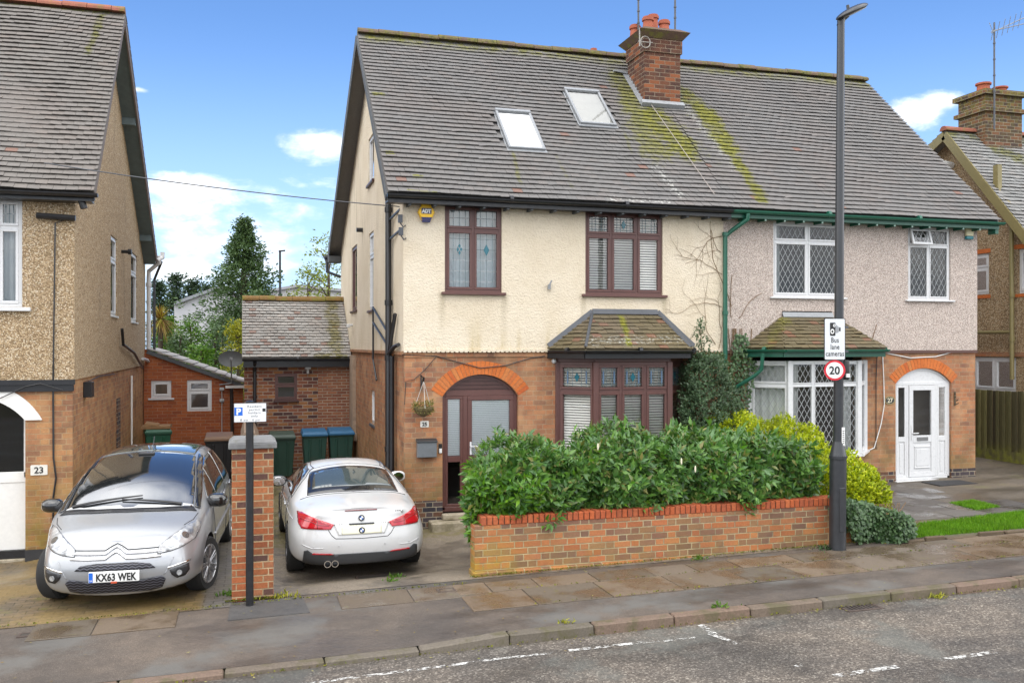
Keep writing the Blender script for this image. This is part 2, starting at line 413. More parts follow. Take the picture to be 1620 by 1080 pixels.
def tile_mat(name, dark, light, moss=None, moss_col=((.05, .055, .012), (.16, .15, .02)), lichen=None, ridge=None, red=.0, pale=.25):
    """clay tiles: colour per tile, lichen specks, moss streaks along given world (x,y) lines"""
    m, nt = newmat(name); p = nt.pos(); x, y, z = nt.sep(p); r = nt.island()
    md_ = tuple((a + b) / 2 for a, b in zip(dark, light)); c = nt.mix(.72, nt.ramp(r, [(0, dark), (.35, md_), (.7, light), (.93, (light[0] * 1.15, light[1] * 1.0, light[2] * .92)), (1, dark)]), md_)
    if red: c = nt.mix(nt.m('MULTIPLY', nt.m('GREATER_THAN', nt.m('FRACT', nt.m('MULTIPLY', r, 37.3)), 1 - red), .6), c, (.22, .09, .055))
    n = nt.noise(p, 30, 6, .65); nm = nt.noise(p, 5, 5, .6); nb = nt.noise(p, .8, 4, .6)
    c = nt.mix(.7, c, nt.ramp(n, [(.3, .6), (.7, 1.1)]), 'MULTIPLY')
    c = nt.mix(nt.mr(nb, .4, .7, 0, .30), c, (.15, .12, .105))
    c = nt.mix(nt.mr(nt.noise(p, 70, 3, .6), .60, .74, 0, pale), c, (.36, .36, .33))
    mo = nt.ramp(nt.noise(p, 12, 4, .7), [(.35, moss_col[0]), (.65, moss_col[1])])
    nn = nt.m('ADD', nt.m('MULTIPLY', nm, .6), nt.m('MULTIPLY', n, .4))
    for (a, b, w, amt, thr) in (moss or []):
        d = nt.seg(x, y, a, b)
        k = nt.m('ADD', nt.mr(d, w, 0.0, 0.0, 1.0), nt.m('MULTIPLY', nt.m('SUBTRACT', nn, .5), 3.4))
        k = nt.m('MULTIPLY', nt.mr(k, thr - .1, thr + .45, 0, amt), nt.mr(d, w * 1.9, w * .35))
        c = nt.mix(nt.m('MULTIPLY', k, nt.mr(nt.noise(p, 2.6, 5, .65), .32, .52, .35, 1)), c, mo)
    for (a, b, w, amt) in (lichen or []):
        d = nt.seg(x, y, a, b)
        k = nt.m('ADD', nt.mr(d, w, 0.0), nt.m('MULTIPLY', nt.m('SUBTRACT', nt.noise(p, 20, 5, .7), .5), 3.2))
        k = nt.m('MULTIPLY', nt.mr(k, .95, 1.3, 0, amt * .8), nt.mr(d, w * 1.4, w * .4)); c = nt.mix(k, c, (.55, .55, .50))
    if ridge: # (z0, z1)
        k = nt.m('MULTIPLY', nt.mr(z, ridge[0], ridge[1]), nt.mr(nn, .40, .60, 0, ridge[2] if len(ridge) > 2 else .8)); c = nt.mix(k, c, mo)
    setp(nt, c, nt.mr(n, .3, .7, .62, .9), 0, nt.bump(nn, .5, .008), .35)
    return m


def leaf_mat(name, cols, rough=.4, trans=.25, spec=.5, veins=True):
    m, nt = newmat(name); r = nt.island()
    c = nt.ramp(r, [(i / max(1, len(cols) - 1), q) for i, q in enumerate(cols)])
    c = nt.mix(.5, c, nt.ramp(nt.noise(nt.pos(), 2.2, 3), [(.35, .65), (.65, 1.15)]), 'MULTIPLY')
    setp(nt, c, rough, 0, None, spec)
    if trans:
        tr = nt.new('ShaderNodeBsdfTranslucent'); nt.put(tr.inputs[0], nt.mix(1.0, c, (1.5, 1.6, .6), 'MULTIPLY'))
        mx = nt.new('ShaderNodeMixShader'); mx.inputs[0].default_value = trans
        nt.l.new(nt.b.outputs[0], mx.inputs[1]); nt.l.new(tr.outputs[0], mx.inputs[2]); nt.l.new(mx.outputs[0], nt.out.inputs[0])
    return m


def glass_mat(name, tint=(.85, .9, .9), base=.10, rough=.015, wav=.02):
    m, nt = newmat(name); nt.n.remove(nt.b)
    tr = nt.new('ShaderNodeBsdfTransparent'); tr.inputs[0].default_value = (*tint, 1)
    gl = nt.new('ShaderNodeBsdfGlossy'); gl.inputs['Roughness'].default_value = rough
    nt.l.new(nt.bump(nt.noise(nt.pos(), 2.5, 2), wav, .02), gl.inputs['Normal'])
    fr = nt.new('ShaderNodeFresnel'); fr.inputs[0].default_value = 1.5
    mx = nt.new('ShaderNodeMixShader'); nt.put(mx.inputs[0], nt.m('ADD', fr.outputs[0], base, clamp=True))
    nt.l.new(tr.outputs[0], mx.inputs[1]); nt.l.new(gl.outputs[0], mx.inputs[2]); nt.l.new(mx.outputs[0], nt.out.inputs[0])
    return m


def asphalt_mat(name, cols, wet=.35, scale=160, patch=None):
    m, nt = newmat(name); p = nt.pos()
    s = nt.vor(p, scale, 'Color'); r = nt.sep(s)[0]; d = nt.vor(p, scale, 'Distance')
    c = nt.ramp(r, [(0, cols[0]), (.55, cols[1]), (.86, cols[2]), (.95, cols[3])])
    big = nt.noise(p, .7, 6, .62); mid = nt.noise(p, 5, 5, .65)
    c = nt.mix(nt.mr(big, .3, .7), nt.mix(1.0, c, (.72, .72, .74), 'MULTIPLY'), nt.mix(1.0, c, (1.15, 1.08, 1.02), 'MULTIPLY'))
    c = nt.mix(nt.mr(mid, .35, .7, 0, .35), c, tuple(q * .6 for q in cols[0]))
    if patch: # (colour, noise scale, threshold, amount)
        c = nt.mix(nt.mr(nt.noise(p, patch[1], 5, .6), patch[2], patch[2] + .12, 0, patch[3]), c, patch[0])
    w = nt.mr(nt.noise(nt.vm('MULTIPLY', p, (.5, 1.2, 1)), .9, 5, .6), .42, .62)
    rough = nt.m('SUBTRACT', .82, nt.m('MULTIPLY', w, wet))
    setp(nt, nt.mix(nt.m('MULTIPLY', w, .3), c, (.02, .02, .02)), rough, 0, nt.bump(nt.m('SUBTRACT', 1.0, d), .5, .004), .4)
    return m


M = {}
ORANGE = [(.45, .17, .075), (.38, .15, .075), (.36, .18, .09), (.52, .22, .095), (.30, .135, .075), (.42, .20, .11), (.22, .11, .075), (.48, .18, .075)]
M['brick_house'] = brick_mat('weathered_house_brick', ORANGE, (.34, .25, .16), stain=((.15, .125, .035), .1, 1.6, .55), dark=.45, bumps=.4, soft=.35, joint=.009, wash=((.52, .31, .16), .5))
M['brick_23'] = brick_mat('ochre_house_brick', [(.45, .19, .085), (.38, .175, .085), (.32, .155, .085), (.48, .24, .10), (.28, .135, .08)], (.40, .29, .17), stain=((.22, .17, .03), -.4, 1.6, .75), dark=.45, bumps=.4, soft=.2, joint=.009, wash=((.50, .30, .14), .55), offset=.03)
M['plinth'] = brick_mat('blue_plinth_brick', [(.07, .055, .06), (.10, .07, .07), (.05, .045, .055), (.16, .08, .05), (.20, .10, .06)], (.35, .30, .22), dark=.3)
M['brick_ext'] = brick_mat('mixed_extension_brick', [(.29, .105, .06), (.19, .075, .055), (.36, .14, .065), (.11, .055, .05), (.31, .12, .07), (.40, .18, .075)], (.40, .34, .27), joint=.014, flem=False, dark=.25)
M['brick_infill'] = brick_mat('infill_brick', [(.36, .14, .075), (.39, .155, .08), (.32, .12, .07)], (.42, .34, .25), h=.073, joint=.015, flem=False, dark=.15)
M['brick_orange'] = brick_mat('bright_orange_brick', [(.40, .115, .04), (.44, .13, .045), (.36, .10, .038), (.32, .085, .04)], (.40, .22, .13), joint=.010, flem=False, dark=.2, bumps=.3, soft=.25)
M['brick_garden'] = brick_mat('mottled_garden_brick', [(.44, .145, .06), (.16, .10, .08), (.38, .155, .075), (.24, .155, .085), (.45, .18, .075), (.10, .08, .075), (.42, .15, .065), (.38, .12, .055), (.19, .12, .085)],
    (.40, .33, .20), stain=((.36, .25, .02), -.05, .75, .7, 2.9, 3.5), dark=.35, bumps=.7, joint=.012, moss=((.13, .13, .03), -.02, .16), offset=.01, soft=.22)
M['brick_pillar'] = brick_mat('gate_pillar_brick', [(.42, .14, .055), (.36, .11, .045), (.40, .16, .075), (.45, .17, .07), (.14, .07, .055), (.34, .12, .05), (.43, .13, .05)], (.46, .34, .20), h=.0785, dark=.25, bumps=.6, moss=((.20, .17, .02), -.05, .18), joint=.012)
M['brick_chimney'] = brick_mat('sooty_chimney_brick', [(.085, .04, .03), (.12, .05, .03), (.06, .035, .03), (.30, .10, .04), (.10, .05, .035), (.07, .035, .028)], (.26, .21, .15), joint=.012, dark=.4, flem=False, wash=((.20, .075, .035), .5))
M['brick_mossy'] = brick_mat('mossy_chimney_brick', [(.16, .07, .04), (.10, .06, .04), (.20, .09, .05), (.08, .05, .04)], (.3, .27, .2), dark=.3, flem=False, moss=((.22, .20, .02), 11, 7.5))
M['dash_23'] = dash_mat('brown_pebbledash', [(.44, .32, .19), (.56, .42, .27), (.34, .235, .13), (.50, .37, .22), (.66, .55, .40), (.24, .16, .09)], 55)
M['dash_27'] = dash_mat('pink_pebbledash', [(.60, .50, .44), (.70, .60, .53), (.50, .41, .355), (.64, .54, .475), (.78, .69, .62), (.40, .32, .275)], 75, g_amt=.12, grime=(.22, .18, .15))
M['dash_far'] = dash_mat('dark_brown_pebbledash', [(.36, .25, .14), (.44, .32, .19), (.26, .17, .09), (.40, .28, .16), (.52, .42, .28)], 45)
M['cream'] = cream_mat()
M['white_upvc'] = simple('white_frame', (.62, .62, .62), .3, var=.03)
M['white_paint'] = simple('white_paint', (.74, .73, .70), .55, var=.08, bump=.1)
M['burgundy'] = simple('burgundy_frame', (.105, .045, .038), .38, var=.22, scale=30)
M['burgundy_dark'] = simple('burgundy_panel', (.07, .03, .026), .42, var=.2)
M['black_paint'] = simple('black_gutter', (.014, .014, .016), .35, var=.3)
M['green_paint'] = simple('green_gutter', (.014, .10, .062), .35, var=.2)
M['green_dot'] = simple('pale_green_rafter_end', (.26, .38, .32), .6)
M['grey_board'] = simple('weathered_grey_board', (.075, .08, .085), .75, var=.4, scale=9, bump=.2)
M['blue_board'] = simple('grey_blue_board', (.10, .135, .14), .7, var=.3, scale=9)
M['olive_paint'] = simple('olive_paint', (.20, .165, .065), .45, var=.15)
M['lead'] = simple('lead_flashing', (.075, .08, .09), .5, metal=.2, var=.25)
M['lead_pale'] = simple('pale_lead_flashing', (.27, .28, .29), .6, metal=.1, var=.2)
M['came'] = simple('pale_lead_strip', (.36, .37, .37), .4, metal=.2)
M['came_dark'] = simple('dark_lead_strip', (.13, .18, .20), .5)
M['teal_glass'] = simple('teal_stained_glass', (.01, .12, .16), .15)
M['blue_glass'] = simple('blue_stained_glass', (.10, .16, .24), .2)
M['blind'] = simple('blind_slat', (.74, .72, .66), .6, var=.05)
M['blind_white'] = simple('white_blind_slat', (.84, .87, .87), .6, var=.04)
M['curtain'] = simple('curtain_cloth', (.60, .62, .60), .8, var=.1)
M['net'] = simple('pale_net_curtain', (.52, .60, .62), .8, var=.1)
M['interior'] = simple('interior_plaster', (.22, .19, .16), .8)
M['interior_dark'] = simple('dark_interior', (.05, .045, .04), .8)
M['glass'] = glass_mat('window_glass', (.97, .98, .98), base=.06)
M['glass_dim'] = glass_mat('dim_window_glass', (.66, .70, .70), base=.02)
M['concrete'] = simple('concrete_cap', (.17, .17, .17), .85, var=.3, bump=.3, dirt=((.10, .10, .05), 5, .5, .5))
M['stone'] = simple('stone_step', (.36, .31, .23), .85, var=.25, bump=.3, dirt=((.12, .10, .04), 4, .45, .6))
M['terracotta'] = simple('terracotta', (.33, .085, .04), .75, var=.2, dirt=((.06, .04, .03), 6, .55, .6))
M['coping'] = simple('red_coping_brick', (.42, .10, .035), .7, var=.18, bump=.3, scale=40, dirt=((.13, .07, .04), 12, .52, .55))
m, nt = newmat('voussoir'); r_ = nt.island(); p_ = nt.pos()
setp(nt, nt.mix(.6, nt.ramp(r_, [(0, (.50, .13, .03)), (.5, (.58, .165, .04)), (.8, (.46, .105, .03)), (1, (.54, .20, .06))]), nt.ramp(nt.noise(p_, 30, 4), [(.3, .65), (.7, 1.1)]), 'MULTIPLY'), .8, 0, nt.bump(nt.noise(p_, 60, 4), .3, .004), .3); M['voussoir'] = m
m, nt = newmat('coping_row'); r_ = nt.island(); p_ = nt.pos()
setp(nt, nt.mix(.7, nt.ramp(r_, [(0, (.46, .11, .035)), (.5, (.40, .095, .035)), (.85, (.34, .09, .04)), (1, (.50, .14, .05))]), nt.ramp(nt.noise(p_, 26, 5, .7), [(.3, .5), (.7, 1.1)]), 'MULTIPLY'), .75, 0, nt.bump(nt.noise(p_, 50, 4), .4, .005), .3); M['coping_row'] = m
# ------------------------------------------------------------------ ground, road, pavement
def grid(name, xs, ys, zf, mat, kind='structure'):
    V = np.array([(x, y, zf(x, y)) for y in ys for x in xs]); nx = len(xs)
    F = np.array([(j * nx + i, j * nx + i + 1, (j + 1) * nx + i + 1, (j + 1) * nx + i) for j in range(len(ys) - 1) for i in range(nx - 1)])
    return npmesh(name, V, F, mat, kind=kind, smooth=True)


def rng(a, b, s): n = max(1, int(round((b - a) / s))); return [a + (b - a) * i / n for i in range(n + 1)]


m, nt = newmat('earth'); p_ = nt.pos()
setp(nt, nt.ramp(nt.noise(p_, 1.5, 6, .6), [(.3, (.06, .06, .025)), (.7, (.10, .085, .05))]), .95); M['earth'] = m
M['road'] = asphalt_mat('chipped_road_asphalt', [(.07, .061, .051), (.122, .107, .09), (.17, .15, .127), (.28, .258, .22)], .3, 60, patch=((.115, .118, .105), .9, .52, .6))
M['tarmac'] = asphalt_mat('pinkish_pavement_tarmac', [(.082, .067, .055), (.108, .09, .074), (.135, .113, .093), (.18, .155, .13)], .5, 180, patch=((.12, .115, .105), .8, .5, .8))
M['tarmac_patch'] = asphalt_mat('dark_tarmac_patch', [(.06, .06, .06), (.078, .077, .076), (.10, .098, .095), (.13, .128, .125)], .45, 180)
M['drive27'] = asphalt_mat('brown_drive_tarmac', [(.085, .07, .05), (.12, .10, .075), (.15, .125, .095), (.2, .17, .13)], .45, 120, patch=((.10, .10, .03), 1.4, .55, .5))
M['marking'] = None
m, nt = newmat('worn_white_marking'); p_ = nt.pos()
nn = nt.noise(p_, 26, 6, .7); setp(nt, nt.ramp(nn, [(.3, (.30, .29, .27)), (.55, (.60, .59, .56))]), .75)
tr = nt.new('ShaderNodeBsdfTransparent'); mx = nt.new('ShaderNodeMixShader'); nt.put(mx.inputs[0], nt.mr(nt.noise(p_, 14, 6, .75), .45, .60))
nt.l.new(tr.outputs[0], mx.inputs[1]); nt.l.new(nt.b.outputs[0], mx.inputs[2]); nt.l.new(mx.outputs[0], nt.out.inputs[0]); M['marking'] = m
# concrete drive with moss and damp
m, nt = newmat('mossy_concrete'); p_ = nt.pos(); x_, y_, z_ = nt.sep(p_)
n1 = nt.noise(p_, 1.3, 7, .62); n2 = nt.noise(p_, 40, 5, .7); n3 = nt.noise(p_, 5, 6, .7)
c = nt.ramp(n2, [(.3, (.11, .09, .065)), (.55, (.20, .165, .125)), (.75, (.34, .29, .23))])
c = nt.mix(nt.mr(n1, .46, .62, 0, .7), c, (.075, .065, .055))
c = nt.mix(nt.mr(nt.m('ADD', n3, nt.mr(y_, 13.6, 14.9, 0, .25)), .60, .74, 0, .6), c, (.14, .12, .03))
setp(nt, c, nt.mr(n1, .42, .6, .85, .35), 0, nt.bump(nt.m('ADD', n2, n3), .5, .008), .4); M['drive25'] = m
# block paving
m, nt = newmat('block_paving'); p_ = nt.pos(); x_, y_, z_ = nt.sep(p_)
bk = nt.new('ShaderNodeTexBrick'); bk.offset = .5; nt.put(bk.inputs['Vector'], nt.vm('ADD', nt.comb(x_, y_, 0.0), nt.comb(nt.m('MULTIPLY', nt.noise(p_, 3, 2), .03), nt.m('MULTIPLY', nt.noise(p_, 2.2, 2), .03), 0.0)))
for k, v in (('Scale', 1.0), ('Mortar Size', .007), ('Mortar Smooth', .3), ('Bias', 0.0), ('Brick Width', .21), ('Row Height', .105)): bk.inputs[k].default_value = v
bk.inputs['Color1'].default_value = (.105, .08, .05, 1); bk.inputs['Color2'].default_value = (.17, .125, .08, 1); bk.inputs['Mortar'].default_value = (.045, .042, .02, 1)
c = nt.mix(nt.mr(nt.noise(p_, 1.1, 6, .62), .34, .6, 0, .7), bk.outputs[0], (.26, .175, .06))
c = nt.mix(nt.mr(x_, -.5, -.4, 0, .75), c, nt.mix(bk.outputs[1], (.13, .125, .12), (.04, .04, .035)))
c = nt.mix(.6, c, nt.ramp(nt.noise(p_, 30, 5, .65), [(.3, .55), (.7, 1.15)]), 'MULTIPLY')
c = nt.mix(nt.mr(nt.noise(p_, 4, 6, .7), .56, .7, 0, .6), c, (.12, .12, .02))
setp(nt, c, nt.mr(nt.noise(p_, .9, 4, .6), .35, .65, .35, .8), 0, nt.bump(nt.m('SUBTRACT', 1.0, bk.outputs[1]), .6, .01), .45); M['blocks'] = m
m, nt = newmat('paving_slab'); r_ = nt.island(); p_ = nt.pos(); n1 = nt.noise(p_, 1.6, 6, .62)
c = nt.ramp(r_, [(0, (.128, .088, .055)), (.3, (.145, .103, .066)), (.55, (.10, .08, .057)), (.8, (.158, .112, .072)), (1, (.125, .105, .082))])
c = nt.mix(.7, c, nt.ramp(nt.noise(p_, 60, 4, .7), [(.3, .6), (.7, 1.15)]), 'MULTIPLY'); c = nt.mix(nt.mr(n1, .45, .62, 0, .5), c, (.075, .05, .03))
c = nt.mix(nt.mr(nt.noise(p_, 7, 6, .7), .58, .70, 0, .5), c, (.11, .10, .02))
setp(nt, c, nt.mr(n1, .42, .6, .8, .25), 0, nt.bump(nt.noise(p_, 50, 4, .6), .3, .004), .5); M['slab'] = m
m, nt = newmat('dark_garden_slab'); r_ = nt.island(); p_ = nt.pos(); n1 = nt.noise(p_, 1.6, 6, .62)
c = nt.ramp(r_, [(0, (.05, .045, .042)), (.5, (.075, .066, .06)), (1, (.10, .09, .08))])
c = nt.mix(nt.mr(nt.noise(p_, 5, 6, .7), .5, .70, 0, .5), c, (.085, .075, .05))
setp(nt, c, nt.mr(n1, .42, .6, .7, .22), 0, nt.bump(nt.noise(p_, 50, 4, .6), .3, .004), .5); M['slab_dark'] = m
m, nt = newmat('kerbstone'); r_ = nt.island(); p_ = nt.pos()
c = nt.ramp(r_, [(0, (.15, .115, .085)), (.35, (.19, .125, .09)), (.6, (.13, .11, .085)), (1, (.16, .135, .105))]); c = nt.mix(.7, c, nt.ramp(nt.noise(p_, 40, 5, .7), [(.3, .5), (.7, 1.1)]), 'MULTIPLY')
c = nt.mix(nt.mr(nt.noise(p_, 3.5, 6, .7), .46, .62, 0, .8), c, (.085, .075, .035)); setp(nt, c, .75, 0, nt.bump(nt.noise(p_, 50, 5, .7), .6, .008), .4); M['kerb'] = m

grid('ground', rng(-220, -32, 20) + rng(-30, -7.5, 2.0) + rng(-7, 12, .25) + rng(13, 40, 1.5) + rng(45, 220, 20), [-60, -20, 0, 4, 8.70, 8.86, 9.6, 10.3, 10.9] + rng(11, 18, .25) + [19, 20, 21, 22, 23, 24, 25, 26, 27, 30, 45, 70, 120, 250, 600],
     lambda x, y: (road_z(x, y) - .03) if y < 8.8 else gz(x, y) - .045, M['earth'])
grid('road', rng(-30, 40, 1.0), rng(-14, 8.765, .6), lambda x, y: road_z(x, y), M['road'])
grid('pavement', rng(-30, 40, .25), rng(8.88, 10.96, .15), lambda x, y: gz(x, y), M['tarmac'])
grid('driveway', rng(-7, -.10, .3), rng(10.72, 26.2, .3), lambda x, y: gz(x, y) + .006, M['blocks'])
grid('driveway', rng(-.10, 9.3, .3), rng(10.93, 27, .3), lambda x, y: gz(x, y) + .005, M['drive25'])
grid('driveway', rng(9.3, 24, .4), rng(10.95, 26, .4), lambda x, y: gz(x, y) + .004, M['drive27'])


def slabs(name, rects, mat, dz=.012, gap=.006):
    mb = MB()
    for x0, x1, y0, y1 in rects:
        t = [random.uniform(-.004, .004) for _ in range(4)]
        P = [(x0 + gap, y0 + gap), (x1 - gap, y0 + gap), (x1 - gap, y1 - gap), (x0 + gap, y1 - gap)]
        mb.hexa([(a, b, gz(a, b) - .04) for a, b in P] + [(a, b, gz(a, b) + dz + t[i]) for i, (a, b) in enumerate(P)])
    return mb.build(name, mat, kind='structure', bevel=.004)


R = []
x = -7.0
while x < 2.35:
    w = random.choice((.82, .9, .62, .9))
    if not (-.25 < x + w / 2 < .72) and not (-2.75 < x + w / 2 < -2.0): R.append((x, x + w, 10.18 + .02 * math.sin(x), 10.74))
    x += w
for (ya, yb) in ((9.62, 10.28), (10.28, 10.72)):
    x = 2.40 + (.4 if ya > 10 else 0)
    if ya > 10: R.append((2.4, 2.8, ya, yb))
    while x < 26:
        w = random.choice((.9, .9, .6, .75)); R.append((x, x + w, ya, yb)); x += w
slabs('paving_slabs', R, M['slab'])
mb = MB()
mb.hexa([(-.16, 10.2, gz(-.1, 10.2) - .02), (.70, 10.2, gz(.7, 10.2) - .02), (.66, 10.86, gz(.7, 10.86) - .02), (-.14, 10.86, gz(-.1, 10.86) - .02),
         (-.16, 10.2, gz(-.1, 10.2) + .008), (.70, 10.2, gz(.7, 10.2) + .008), (.66, 10.86, gz(.7, 10.86) + .008), (-.14, 10.86, gz(-.1, 10.86) + .008)])
mb.build('tarmac_patch', M['tarmac_patch'], kind='structure')
# dark forecourt slabs of the right-hand house
R = []
for j in range(7):
    y0 = 11.95 + j * .46; x = 9.4 - (.3 if j % 2 else 0)
    while x < 13.6:
        if x + .45 < 11.75 + (14.6 - y0) * .62 and not (11.6 < x + .4 < 12.35 and j == 2): R.append((x, x + .75, y0, y0 + .46))
        x += .75
slabs('garden_paving', R, M['slab_dark'], .016)
# kerb stones
mb = MB(); x = -12.0
while x < 30:
    w = .91; dz = random.uniform(-.006, .006); dy = random.uniform(-.008, .008)
    a, b = x + .006, x + w - .006
    zt = lambda q: gz(q, 8.9) + dz + .004
    mb.hexa([(a, 8.74 + dy, road_z(a, 8.7) - .1), (b, 8.74 + dy, road_z(b, 8.7) - .1), (b, 8.885, gz(b, 8.9) - .1), (a, 8.885, gz(a, 8.9) - .1),
             (a, 8.755 + dy, zt(a) - .004), (b, 8.755 + dy, zt(b) - .004), (b, 8.885, zt(b)), (a, 8.885, zt(a))])
    x += w
mb.build('kerb', M['kerb'], kind='structure', bevel=.012)


# worn road paint
def dash(mb, p0, p1, w):
    a, b = Vector(p0[:2]), Vector(p1[:2]); d = (b - a).normalized(); n = Vector((-d.y, d.x)) * (w / 2); k = max(1, int((b - a).length / .3))
    for i in range(k):
        s, e = a + (b - a) * (i / k), a + (b - a) * ((i + 1) / k)
        q = [s - n, e - n, e + n, s + n]; mb.face([mb.p(v.x, v.y, road_z(v.x, v.y) + .005) for v in q])


mb = MB()
for A, B, w in (((470, 1083), (752, 1047), .075), ((752, 1046), (880, 1032), .07), ((900, 1029), (1042, 1013), .085), ((1050, 1014), (1100, 1008), .05), ((1108, 988), (1130, 1003), .10), ((1122, 1002), (1168, 1018), .085),
                ((1320, 1069), (1420, 1054), .10), ((1488, 1044), (1574, 1031), .10), ((1258, 1054), (1270, 1051), .06)):
    dash(mb, onG(*A), onG(*B), w * .78)
mb.build('road_marking', M['marking'], kind='structure', recalc=False)
# lawn strip
M['grass_blade'] = leaf_mat('lawn_blade', [(.06, .16, .006), (.10, .24, .01), (.16, .30, .015)], .6, .2, .2)
def grass(name, poly, n, hmin, hmax):
    xs = [q[0] for q in poly]; ys = [q[1] for q in poly]; V = []; F = []
    def inside(x, y):
        c = False; j = len(poly) - 1
        for i in range(len(poly)):
            if (poly[i][1] > y) != (poly[j][1] > y) and x < (poly[j][0] - poly[i][0]) * (y - poly[i][1]) / (poly[j][1] - poly[i][1]) + poly[i][0]: c = not c
            j = i
        return c
    while len(F) < n:
        x, y = random.uniform(min(xs), max(xs)), random.uniform(min(ys), max(ys))
        if not inside(x, y): continue
        z = gz(x, y) + .014; h = random.uniform(hmin, hmax); a = random.uniform(0, 6.28); w = .006; lx, ly = random.uniform(-.03, .03), random.uniform(-.03, .03)
        b = len(V); V += [(x - w * math.cos(a), y - w * math.sin(a), z), (x + w * math.cos(a), y + w * math.sin(a), z), (x + lx, y + ly, z + h)]; F.append((b, b + 1, b + 2))
    return npmesh(name, np.array(V), np.array(F), M['grass_blade'], kind='stuff')
mb = MB(); G_ = [(9.5, 10.80), (22, 10.80), (22, 11.62), (9.5, 11.62)]; mb.face([mb.p(a, b, gz(a, b) + .018) for a, b in G_]); mb.build('lawn_soil', M['earth'], kind='structure', recalc=False)
g = [onG(1388, 838), onG(1500, 826), onG(1640, 808), onG(1640, 836), onG(1500, 848), onG(1396, 856)]
grass('grass', [(q.x, q.y) for q in g], 16000, .03, .075)
g = [onG(1502, 797), onG(1540, 793), onG(1582, 803), onG(1545, 808)]
grass('grass', [(q.x, q.y) for q in g], 3500, .02, .05)
# scattered small leaves, and moss along the foot of the front wall
def scatter(name, n, fn, sz, mat, flat=.25):
    V = []; F = []
    for _ in range(n):
        x, y = fn(); z = (road_z(x, y) if y < 8.74 else gz(x, y)) + .018; a = random.uniform(0, 6.28); s = random.uniform(.5, 1.2) * sz; c, d = math.cos(a) * s, math.sin(a) * s; b = len(V)
        V += [(x - c, y - d, z + random.uniform(0, flat) * s), (x + d * .45, y - c * .45, z), (x + c, y + d, z + random.uniform(0, flat) * s), (x - d * .45, y + c * .45, z + random.uniform(0, flat) * s)]; F.append((b, b + 1, b + 2, b + 3))
    return npmesh(name, np.array(V), np.array(F), mat, kind='stuff')
M['litter'] = leaf_mat('fallen_leaf', [(.16, .10, .03), (.28, .22, .04), (.10, .06, .025), (.34, .30, .10), (.12, .14, .03)], .7, 0, .2)
M['moss_tuft'] = leaf_mat('moss_tuft', [(.06, .07, .012), (.12, .13, .02), (.18, .17, .02), (.08, .10, .02)], .9, 0, .1)
scatter('leaf_litter', 420, lambda: random.choice(((random.uniform(-3, 14), random.gauss(8.66, .05)), (random.uniform(2.7, 9.5), 10.98 - abs(random.gauss(0, .12))), (random.uniform(-3.5, 13), random.uniform(8.9, 10.8)), (random.uniform(.5, 13), random.uniform(8.0, 13.5)))), .019, M['litter'])
scatter('wall_foot_moss', 2600, lambda: random.choice(((random.uniform(2.7, 8.3), 11.0 - abs(random.gauss(0, .022))), (random.uniform(2.7, 8.3), 11.0 - abs(random.gauss(0, .03))), (random.uniform(-3.2, 2.6), 10.745 + random.gauss(0, .012)), (random.uniform(-.2, .42), 10.90 + random.gauss(0, .012)), (random.uniform(3, 12), random.choice((9.62, 10.28)) + random.gauss(0, .006)), (random.uniform(-1, 14), 8.735 - abs(random.gauss(0, .02))))), .013, M['moss_tuft'], 1.6)
mb = MB(); x = 9.0
while x < 20:
    w = random.uniform(.3, .6); h = random.uniform(.03, .09); mb.box(x, x + w - .03, 10.735 + random.uniform(-.02, .02), 10.82 + random.uniform(-.02, .02), gz(x, 10.8) - .1, gz(x, 10.8) + h * .8); x += w
mb.build('garden_edging', simple('mossy_brown_edging', (.085, .06, .035), .9, var=.4, bump=.4), kind='structure', bevel=.012)
# ------------------------------------------------------------------ house building helpers
YF = 15.08                                    # plane of the house fronts
def TF(y): return lambda u, w, n: (u, y - n, w)          # front wall frame: n points to the street
def TS(x): return lambda u, w, n: (x - n, u, w)          # side wall frame: u runs back, n points to -x


def clipseg(a, b, r):
    """clip segment to rectangle r=(u0,u1,w0,w1)"""
    t0, t1 = 0.0, 1.0; d = (b[0] - a[0], b[1] - a[1])
    for p, q in ((-d[0], a[0] - r[0]), (d[0], r[1] - a[0]), (-d[1], a[1] - r[2]), (d[1], r[3] - a[1])):
        if abs(p) < 1e-9:
            if q < 0: return None
        else:
            t = q / p
            if p < 0: t0 = max(t0, t)
            else: t1 = min(t1, t)
    if t0 >= t1: return None
    return ((a[0] + d[0] * t0, a[1] + d[1] * t0), (a[0] + d[0] * t1, a[1] + d[1] * t1))


def strip(mb, a, b, w, n, mi=0, t=.006):
    d = Vector((b[0] - a[0], b[1] - a[1])); L = d.length
    if L < 1e-4: return
    d /= L; q = Vector((-d.y, d.x)) * (w / 2); A, B = Vector(a), Vector(b)
    c = [A - q, B - q, B + q, A + q]
    mb.hexa([(v.x, v.y, n) for v in c] + [(v.x, v.y, n + t) for v in c], mi)


def diamonds(mb, r, pw, ph, n, w=.009, mi=0):
    u0, u1, w0, w1 = r; k = ph / pw; span = (w1 - w0) / k + (u1 - u0); i = -int(span / pw) - 2
    while i * pw < span * 2:
        for s in (1, -1):
            c = u0 + i * pw
            sg = clipseg((c, w0) if s > 0 else (c, w1), (c + (w1 - w0) / k, w1) if s > 0 else (c + (w1 - w0) / k, w0), r)
            if sg: strip(mb, *sg, w, n, mi)
        i += 1


def lozenge(mb, c, a, b, n, mi=0):
    p = [(c[0] - a, c[1]), (c[0], c[1] - b), (c[0] + a, c[1]), (c[0], c[1] + b)]
    mb.hexa([(*q, n) for q in p] + [(*q, n + .007) for q in p], mi)


